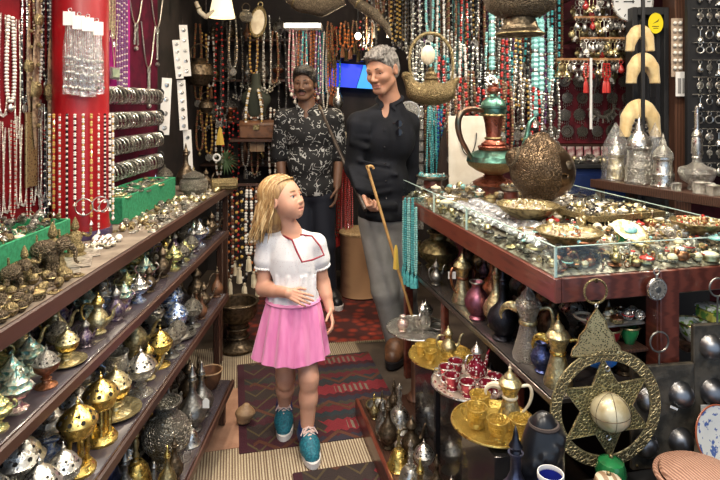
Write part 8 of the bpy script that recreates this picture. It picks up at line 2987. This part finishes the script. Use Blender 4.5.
# ---- dark boards with shiny domes
def dome_board(name, px0, px1, py0, py1, Y, domes, label, rz, ring):
 c = pt((px0 + px1) / 2, (py0 + py1) / 2, Y)
 s = Y / F
 o = empty(name, c, rz, label, 'board')
 w, h = (px1 - px0) / 2 * s, (py1 - py0) / 2 * s
 MB().box((-w, -0.008, -h), (w, 0.008, h), 0, None, 0.003).build('board_face', mat('worn dark board', (0.085, 0.070, 0.050), (0.035, 0.030, 0.022), rough=0.45, scale=22, bump=0.3), o)
 for (x, y, r) in domes:
  dx, dz = (x - (px0 + px1) / 2) * s, ((py0 + py1) / 2 - y) * s
  MB().lathe([(r * s * 1.05, 0), (r * s, 0.004), (r * s * 0.92, r * s * 0.42), (r * s * 0.62, r * s * 0.78), (r * s * 0.3, r * s * 0.93), (0, r * s * 0.97)], 30, 0, Matrix.Translation((dx, -0.0085, dz)) @ T).build('dome', mat('brushed gunmetal', (0.30, 0.30, 0.31), (0.20, 0.20, 0.21), rough=0.38, metal=1.0, scale=12), o)
 for q in (-1, 1):
  MB().lathe([(0, 0), (0.004, 0), (0.003, 0.004), (0, 0.005)], 8, 0, Matrix.Translation((q * w * 0.86, -0.0085, -h * 0.9)) @ T).build('stud', brass, o)
 x, y, r = ring
 dx, dz = (x - (px0 + px1) / 2) * s, ((py0 + py1) / 2 - y) * s
 MB().torus(r * s, 0.0028, 28, 6, 0, Matrix.Translation((dx, -0.004, dz)) @ T).build('hanging_ring', pewter, o)
 MB().tube([(dx, -0.004, dz - r * s), (dx, -0.002, h - 0.004)], 0.0028, 6).build('hanging_link', pewter, o)
 return o


dome_board('domed_board', 628, 696, 364, 466, 1.612, ((645, 397, 12), (680, 394, 12.5), (642, 441, 12), (680, 440, 12.5)), 'dark board with four shiny metal domes hanging behind the star medallion', R(8), (658, 341, 10))
dome_board('domed_board', 690, 736, 323, 430, 1.64, ((708, 345, 12), (710, 390, 13), (728, 345, 12), (730, 390, 12)), 'dark board with shiny domes and a white price tag hanging beyond the star medallion', R(8), (717, 287, 9))
o = MB().box((-0.013, -0.001, -0.009), (0.013, 0.001, 0.009)).build('price_tag', whitec)
o.location, o.rotation_euler = pt(705, 408, 1.618), (0, 0, R(8))
tag(o, 'small blank white price tag on the farther domed board', 'tag')
o = MB().box((-0.012, -0.001, -0.003), (0.012, 0.001, 0.003)).build('price_tag', whitec)
o.location, o.rotation_euler = pt(674, 408, 1.592), (0, R(25), R(8))
tag(o, 'narrow white paper slip stuck between the domes behind the star medallion', 'tag')
# pocket watch
Yw = 1.60
o = empty('pocket_watch', pt(661.5, 292, Yw), PH, 'silver pocket watch hanging on the reddish counter post', 'watch')
o.location.y = cl(0.3675, -0.014).y - 0.012
r = 11.5 * Yw / F
MB().lathe([(r * 0.9, -0.005), (r, -0.002), (r, 0.002), (r * 0.92, 0.006), (0, 0.006)], 34, 0, T).build('case', silver, o)
MB().lathe([(r * 0.82, 0.0062), (r * 0.80, 0.0075), (0, 0.0075)], 34, 0, T).build('dial', mat('pale watch dial', (0.72, 0.70, 0.62), (0.2, 0.18, 0.15), rough=0.3, kind='dots', scale=90, lo=0.12, hi=0.2), o)
MB().lathe([(r * 0.30, 0.0076), (r * 0.28, 0.0085), (0, 0.0085)], 20, 0, T).build('small_dial', pewter, o)
for k in range(12):
 a = k * PI / 6
 MB().box((-0.0008, -0.0085, r * 0.58), (0.0008, -0.0078, r * 0.74), 0, Matrix.Rotation(a, 4, 'Y')).build('hour_mark', black, o)
MB().lathe([(0.004, r), (0.005, r + 0.004), (0.005, r + 0.010), (0, r + 0.011)], 10).build('crown', silver, o)
MB().torus(0.0095, 0.002, 18, 6, 0, Matrix.Translation((0, 0, r + 0.018)) @ T).build('hanging_bow', silver, o)

# ------------------------------------------------------------------ hanging vessels
bv = empty('boat_vessel', pt(431, 92, 2.78), 0.1, 'boat-shaped engraved brass vessel hanging by a tall arched handle near the tall person', 'vessel')
f = Field((-0.17, -0.09, -0.09), (0.17, 0.09, 0.12), 0.004)
f.ell((0, 0, -0.010), (0.115, 0.062, 0.058), None, 0.02)
f.cone((-0.085, 0, 0.01), (-0.125, 0, 0.075), 0.038, 0.020, 0.03)
f.cone((0.085, 0, 0.01), (0.132, 0, 0.062), 0.034, 0.014, 0.03)
f.ell((-0.125, 0, 0.082), (0.022, 0.020, 0.018), None, 0.012)
f.cone((0, 0, 0.03), (0, 0, 0.062), 0.036, 0.030, 0.02)
boatm = metal('dark engraved boat brass', (0.30, 0.22, 0.11), 0.35, 0.36, 130, 'edge', 0.6, 0.0, 0.2)
f.build('hull', boatm, bv)
bb = MB().lathe([(0.030, 0.058), (0.038, 0.066), (0.028, 0.078), (0.030, 0.090), (0.012, 0.105), (0.016, 0.115), (0, 0.125)], 22).build('lid', boatm, bv)
hp_ = [(-0.085, 0, 0.035), (-0.108, 0, 0.13), (-0.098, 0, 0.22), (-0.055, 0, 0.275), (0.0, 0, 0.292), (0.055, 0, 0.272), (0.10, 0, 0.21), (0.112, 0, 0.12), (0.100, 0, 0.045)]
MB().tube(hp_, [0.006, 0.007, 0.008, 0.009, 0.009, 0.009, 0.008, 0.007, 0.006], 9).build('hanging_handle', brass_eng, bv)
for sx in (-1, 1):
 MB().torus(0.014, 0.004, 16, 6, 0, Matrix.Translation((sx * 0.092, 0, 0.038)) @ T).build('handle_ring', brass, bv)
o = MB().tube([(0, 0, 0), (0, 0, 0.62)], 0.004, 6).build('hanging_rope', thread)
o.location = bv.location + Vector((0, 0, 0.302))
tag(o, 'dark cord from the ceiling holding the boat-shaped brass vessel', 'cord')
# pale carved pendant and silver scrap by the handle
o = MB().ball((0, 0, 0), 0.042, 0, 14, 9, (0.9, 0.5, 1.25)).build('carved_shell', ivory)
o.location = pt(428, 55, 2.95)
tag(o, 'pale carved shell hanging inside the arched handle of the boat-shaped vessel', 'shell')
MB().torus(0.014, 0.003, 16, 6, 0, Matrix.Translation((0, 0, 0.058)) @ T).build('hanging_ring', silver, o)
# inverted lamp bowl
hl = empty('hanging_lamp', pt(520, 20, 2.30), 0, 'dark inverted bowl-shaped metal lamp with flared rim hanging over the counter', 'lamp')
MB().lathe([(0, 0.21), (0.07, 0.20), (0.135, 0.15), (0.150, 0.09), (0.135, 0.045), (0.09, 0.015), (0.060, 0.008), (0, 0.008)], 40).build('bowl', bronze_eng, hl)
MB().lathe([(0.060, 0.0075), (0.066, -0.008), (0.072, -0.030), (0.078, -0.040), (0, -0.04)], 34).build('neck', metal('bronze neck', (0.34, 0.27, 0.18), 0.35, 0.4, 60), hl)
MB().lathe([(0.078, -0.0405), (0.098, -0.058), (0.096, -0.062), (0.06, -0.050), (0, -0.048)], 34).build('flared_foot', bronze, hl)
MB().torus(0.097, 0.0035, 40, 6, 0, Matrix.Translation((0, 0, -0.060))).build('rim', brass, hl)
MB().tube([(0, 0, 0.21), (0, 0, 0.83)], 0.005, 6).build('hanging_chain', bronze, hl)
# horns and flasks high over the aisle
for i, (pts_, rad, Y, lab) in enumerate((
  ([(350, -2), (362, 6), (374, 14), (386, 26), (391, 38)], [0.020, 0.034, 0.032, 0.022, 0.010], 3.3, 'dark curved powder horn hanging high above the tall person'),
  ([(285, -4), (300, 4), (322, 8), (345, 2)], [0.020, 0.050, 0.055, 0.018], 3.5, 'long dark fish-like metal flask hanging high above the aisle'),
  ([(196, 2), (200, 12), (206, 17), (214, 10)], [0.014, 0.018, 0.016, 0.008], 3.9, 'small pale curved horn hanging high over the stand'))):
 ps = [pt(x, y, Y) for x, y in pts_]
 c = ps[len(ps) // 2]
 fine = []
 for a, b in zip(ps, ps[1:]):
  fine += [a.lerp(b, t / 3) for t in range(3)]
 fine.append(ps[-1])
 rr = []
 for a, b in zip(rad, rad[1:]):
  rr += [a + (b - a) * t / 3 for t in range(3)]
 rr.append(rad[-1])
 o = MB().tube([p - c for p in fine], rr, 14).build('powder_horn' if i != 1 else 'metal_flask', bronze_eng if i < 2 else ivory)
 o.location = c
 tag(o, lab, 'horn' if i != 1 else 'flask')
 MB().torus(rr[2] * 1.05, 0.005, 20, 6, 0, Matrix.Translation(fine[2] - c) @ (fine[3] - fine[1]).to_track_quat('Z', 'Y').to_matrix().to_4x4()).build('band', brass, o)
 MB().tube([(0, 0, rad[1] * 0.6), (0, 0, 0.5)], 0.003, 5).build('hanging_cord', thread, o)
# straps of beads and tools high above between the two people
curtain(366, 410, -30, 0.38, 0.55, 3.95, 4.3, 16, [cz3[2], cz3[1], cz3[0], cz3[6]], 0.008, 'the gap behind the tall person', 41, 0.05, ('tassel', 'bells', 'drop'), 12)
o = MB().box((0.02, 4.32, 2.26), (0.42, 4.34, 2.30)).build('hanging_rail', darkwood)
tag(o, 'dark rail of bead necklaces high behind the tall person', 'rail')

# ------------------------------------------------------------------ canes
a, b = pt(361, 200, 2.985), pt(320, 108, 3.55)
c = (a + b) / 2
o = MB().tube([a - c + (a - b).normalized() * 0.05, a - c, b - c], [0.011, 0.012, 0.009], 12).build('cane', mat('dark polished stick', (0.055, 0.04, 0.03), (0.03, 0.02, 0.016), rough=0.35, scale=10))
o.location = c
tag(o, 'long dark stick held in the hand of the tall person', 'cane')
dv = (b - a).normalized()
MB().lathe([(0.0105, -0.02), (0.012, -0.01), (0.010, 0.02), (0, 0.024)], 12, 0, Matrix.Translation(b - c) @ dv.to_track_quat('Z', 'Y').to_matrix().to_4x4()).build('tip', bronze, o)
a, b = pt(369, 172, 2.86), pt(418, 336, 2.86)
c = a
d = (b - a)
b2 = a + d * 1.03
up = -d.normalized()
sd = Vector((-up.z, 0, up.x))
hook = [a - c + up * 0.0, a - c + up * 0.018 + sd * 0.002, a - c + up * 0.028 - sd * 0.010, a - c + up * 0.022 - sd * 0.024, a - c + up * 0.008 - sd * 0.028]
hook = [Vector(p) for p in hook]
o = MB().tube([b2 - c, (b2 - c) * 0.5, hook[0], hook[1]], 0.0075, 10).build('cane', mat('golden bamboo', (0.55, 0.32, 0.12), (0.42, 0.22, 0.07), rough=0.4, scale=20))
o.location = c
tag(o, 'golden bamboo cane with curved grip leaning by the counter corner', 'cane')
MB().tube([hook[1], hook[2], hook[3], hook[4]], [0.0075, 0.0075, 0.007, 0.006], 10).build('curved_grip', mat('golden bamboo', (0, 0, 0)), o)
o = MB().lathe([(0.003, 0), (0.008, -0.02), (0.013, -0.12), (0, -0.12)], 8, 0, None, 4, 0.15).build('hanging_tassel', mat('yellow silk', (0, 0, 0)))
o.location = pt(396, 245, 2.80)
tag(o, 'thin yellow silk tassel hanging beside the golden bamboo cane', 'tassel')

# ------------------------------------------------------------------ people
girl()
_, hw = man_front()
man_back()
# dark glasses tucked into the shirt
c = pt(399, 128, 3.055)
o = empty('sunglasses', c, R(-15), 'dark glasses tucked in the shirt front of the tall person', 'glasses')
for s in (-1, 1):
 MB().lathe([(0.019, -0.002), (0.020, 0), (0.019, 0.003), (0, 0.004)], 20, 0, Matrix.Translation((0.0, 0, s * 0.024)) @ T).build('lens', lensk, o)
 MB().tube([(0.018, 0.004, s * 0.026), (0.02, 0.018, s * 0.030), (-0.04, 0.026, s * 0.024)], 0.003, 6).build('temple', stone_k, o)
MB().tube([(0, -0.002, -0.006), (0.005, -0.004, 0), (0, -0.002, 0.006)], 0.003, 6).build('bridge', stone_k, o)
# ------------------------------------------------------------------ lamps
def bulb(px, py, Y, r, power, label):
 p = pt(px, py, Y)
 o = empty('light_bulb', p, 0, label, 'bulb')
 MB().ball((0, 0, 0), r, 0, 14, 9, (1, 1, 1.15)).build('glass_bulb', glow('bulb glow %d' % px, (1.0, 0.80, 0.52), 14.0), o)
 MB().lathe([(r * 0.5, r * 0.95), (r * 0.55, r * 1.1), (r * 0.5, r * 1.9), (0, r * 1.9)], 12).build('socket', black, o)
 MB().tube([(0, 0, r * 1.9), (0, 0, max(0.1, ZC - p.z - 0.01))], 0.003, 5).build('hanging_cord', black, o)
 l = bpy.data.lights.new('bulb_lamp', 'POINT')
 l.energy = power
 l.color = (1.0, 0.80, 0.55)
 l.shadow_soft_size = r * 1.2
 lo = bpy.data.objects.new('bulb_lamp', l)
 COL.objects.link(lo)
 lo.location = p + Vector((0, 0, -r * 1.6))


bulb(358, 36, 4.0, 0.022, 8, 'bare glowing bulb above the blue sign')
bulb(300, 5, 3.9, 0.022, 6, 'bare glowing bulb at the top beside the lamp shade')
o = empty('tube_lamp', pt(302, 25, 4.40), 0, 'short white tube lamp glowing on the back wall above the moustached person', 'lamp')
MB().tube([(-0.13, 0, 0), (0.13, 0, 0)], 0.014, 12).build('tube', glow('cool tube glow', (1.0, 0.95, 0.85), 8.0), o)
MB().box((-0.15, 0.02, -0.02), (0.15, 0.44, 0.02), 0, None, 0.003).build('housing', whitec, o)


def disk_light(x, y, power, size, col, spread=160):
 l = bpy.data.lights.new('ceiling_or_fill_lamp', 'AREA')
 l.shape = 'DISK'
 l.size = size
 l.energy = power
 l.color = col
 l.spread = R(spread)
 q = bpy.data.objects.new('ceiling_or_fill_lamp', l)
 COL.objects.link(q)
 q.location = (x, y, ZC - 0.02)
 return q


WARM = (1.0, 0.84, 0.64)
NEUT = (1.0, 0.92, 0.80)
rl = random.Random(2)
for (x, y, p) in ((-0.95, 1.1, 7), (-0.55, 1.5, 8), (-0.85, 2.1, 7), (-0.50, 2.7, 7), (-0.9, 3.1, 5), (0.30, 1.15, 8), (0.62, 1.5, 8), (0.95, 1.9, 7), (0.62, 2.35, 7), (1.0, 2.8, 4), (0.02, 1.75, 8), (0.05, 2.5, 7), (0.45, 3.1, 2.5), (1.45, 2.5, 13), (1.9, 2.5, 12), (-0.5, 3.6, 2), (0.95, 3.2, 2.5)):
 disk_light(x, y, p * 1.0, 0.06, WARM if int(x * 10) % 2 else NEUT)
for (x, y, p, tx) in ((-0.45, 0.15, 18, -0.3), (0.55, 0.15, 20, 0.2)):  # unseen lamps added above the camera to fill things from the front
 q = disk_light(x, y, p, 0.22, NEUT)
 q.rotation_euler = (R(52), 0, tx * -0.6)

w = bpy.data.worlds.new('daylight')
w.use_nodes = True
bg = w.node_tree.nodes['Background']
bg.inputs['Color'].default_value = (0.62, 0.78, 1.0, 1)
bg.inputs['Strength'].default_value = 0.9
SC.world = w

cam = bpy.data.cameras.new('camera')
cam.sensor_width = 36.0
cam.lens = F / 720 * 36.0
cam.shift_y = -136.0 / 720
cam.clip_start = 0.02
co = bpy.data.objects.new('camera', cam)
COL.objects.link(co)
co.location = (0, 0, HC)
co.rotation_euler = (PI / 2, 0, 0)
SC.camera = co

SC.view_settings.view_transform = 'Standard'
SC.view_settings.look = 'None'
SC.view_settings.gamma = 1.0
SC.view_settings.use_curve_mapping = False
SC.view_settings.exposure = 0.15

# ordinals in labels, counted among the things that share a wording
bpy.context.view_layer.update()
by = {}
for lab, o, key in ORD:
 by.setdefault(lab, []).append((key(o.matrix_world.translation), o.name))
for lab, rows in by.items():
 rows.sort()
 for i, (_, nm) in enumerate(rows):
  o = bpy.data.objects[nm]
  o['label'] = (lab[:lab.index(', {n}')] if ', {n}' in lab else lab.replace(' {n}', '')) if len(rows) == 1 else lab.replace('{n}', ordinal(i + 1))
for o in list(COL.objects):                     # long labels lose filler words
 if 'label' in o.keys() and len(o['label'].split()) > 16:
  t = o['label']
  for a, b in (('incense burner', 'burner'), ('green and gold enamelled', 'green and gold'), (' with silver lid', ''), ('long silver chain necklace with drop pendant', 'long silver chain necklace'), ('banded bead heaped', 'bead heaped'), ('round brooch heaped', 'brooch heaped'), ('blue and silver saucer-footed', 'saucer-footed blue'), ('white strip of silver studs', 'white stud strip'), (' of that colour', ''), (' of its look', ''), (' of its kind', ''), ('incense burner', 'burner'), (' from its near end', ' from near end'), (' of the stand by the red wall', ' of the left stand'), (' in that row', ''), (' with stopper', '')):
   if len(t.split()) > 16:
    t = t.replace(a, b)
  o['label'] = t
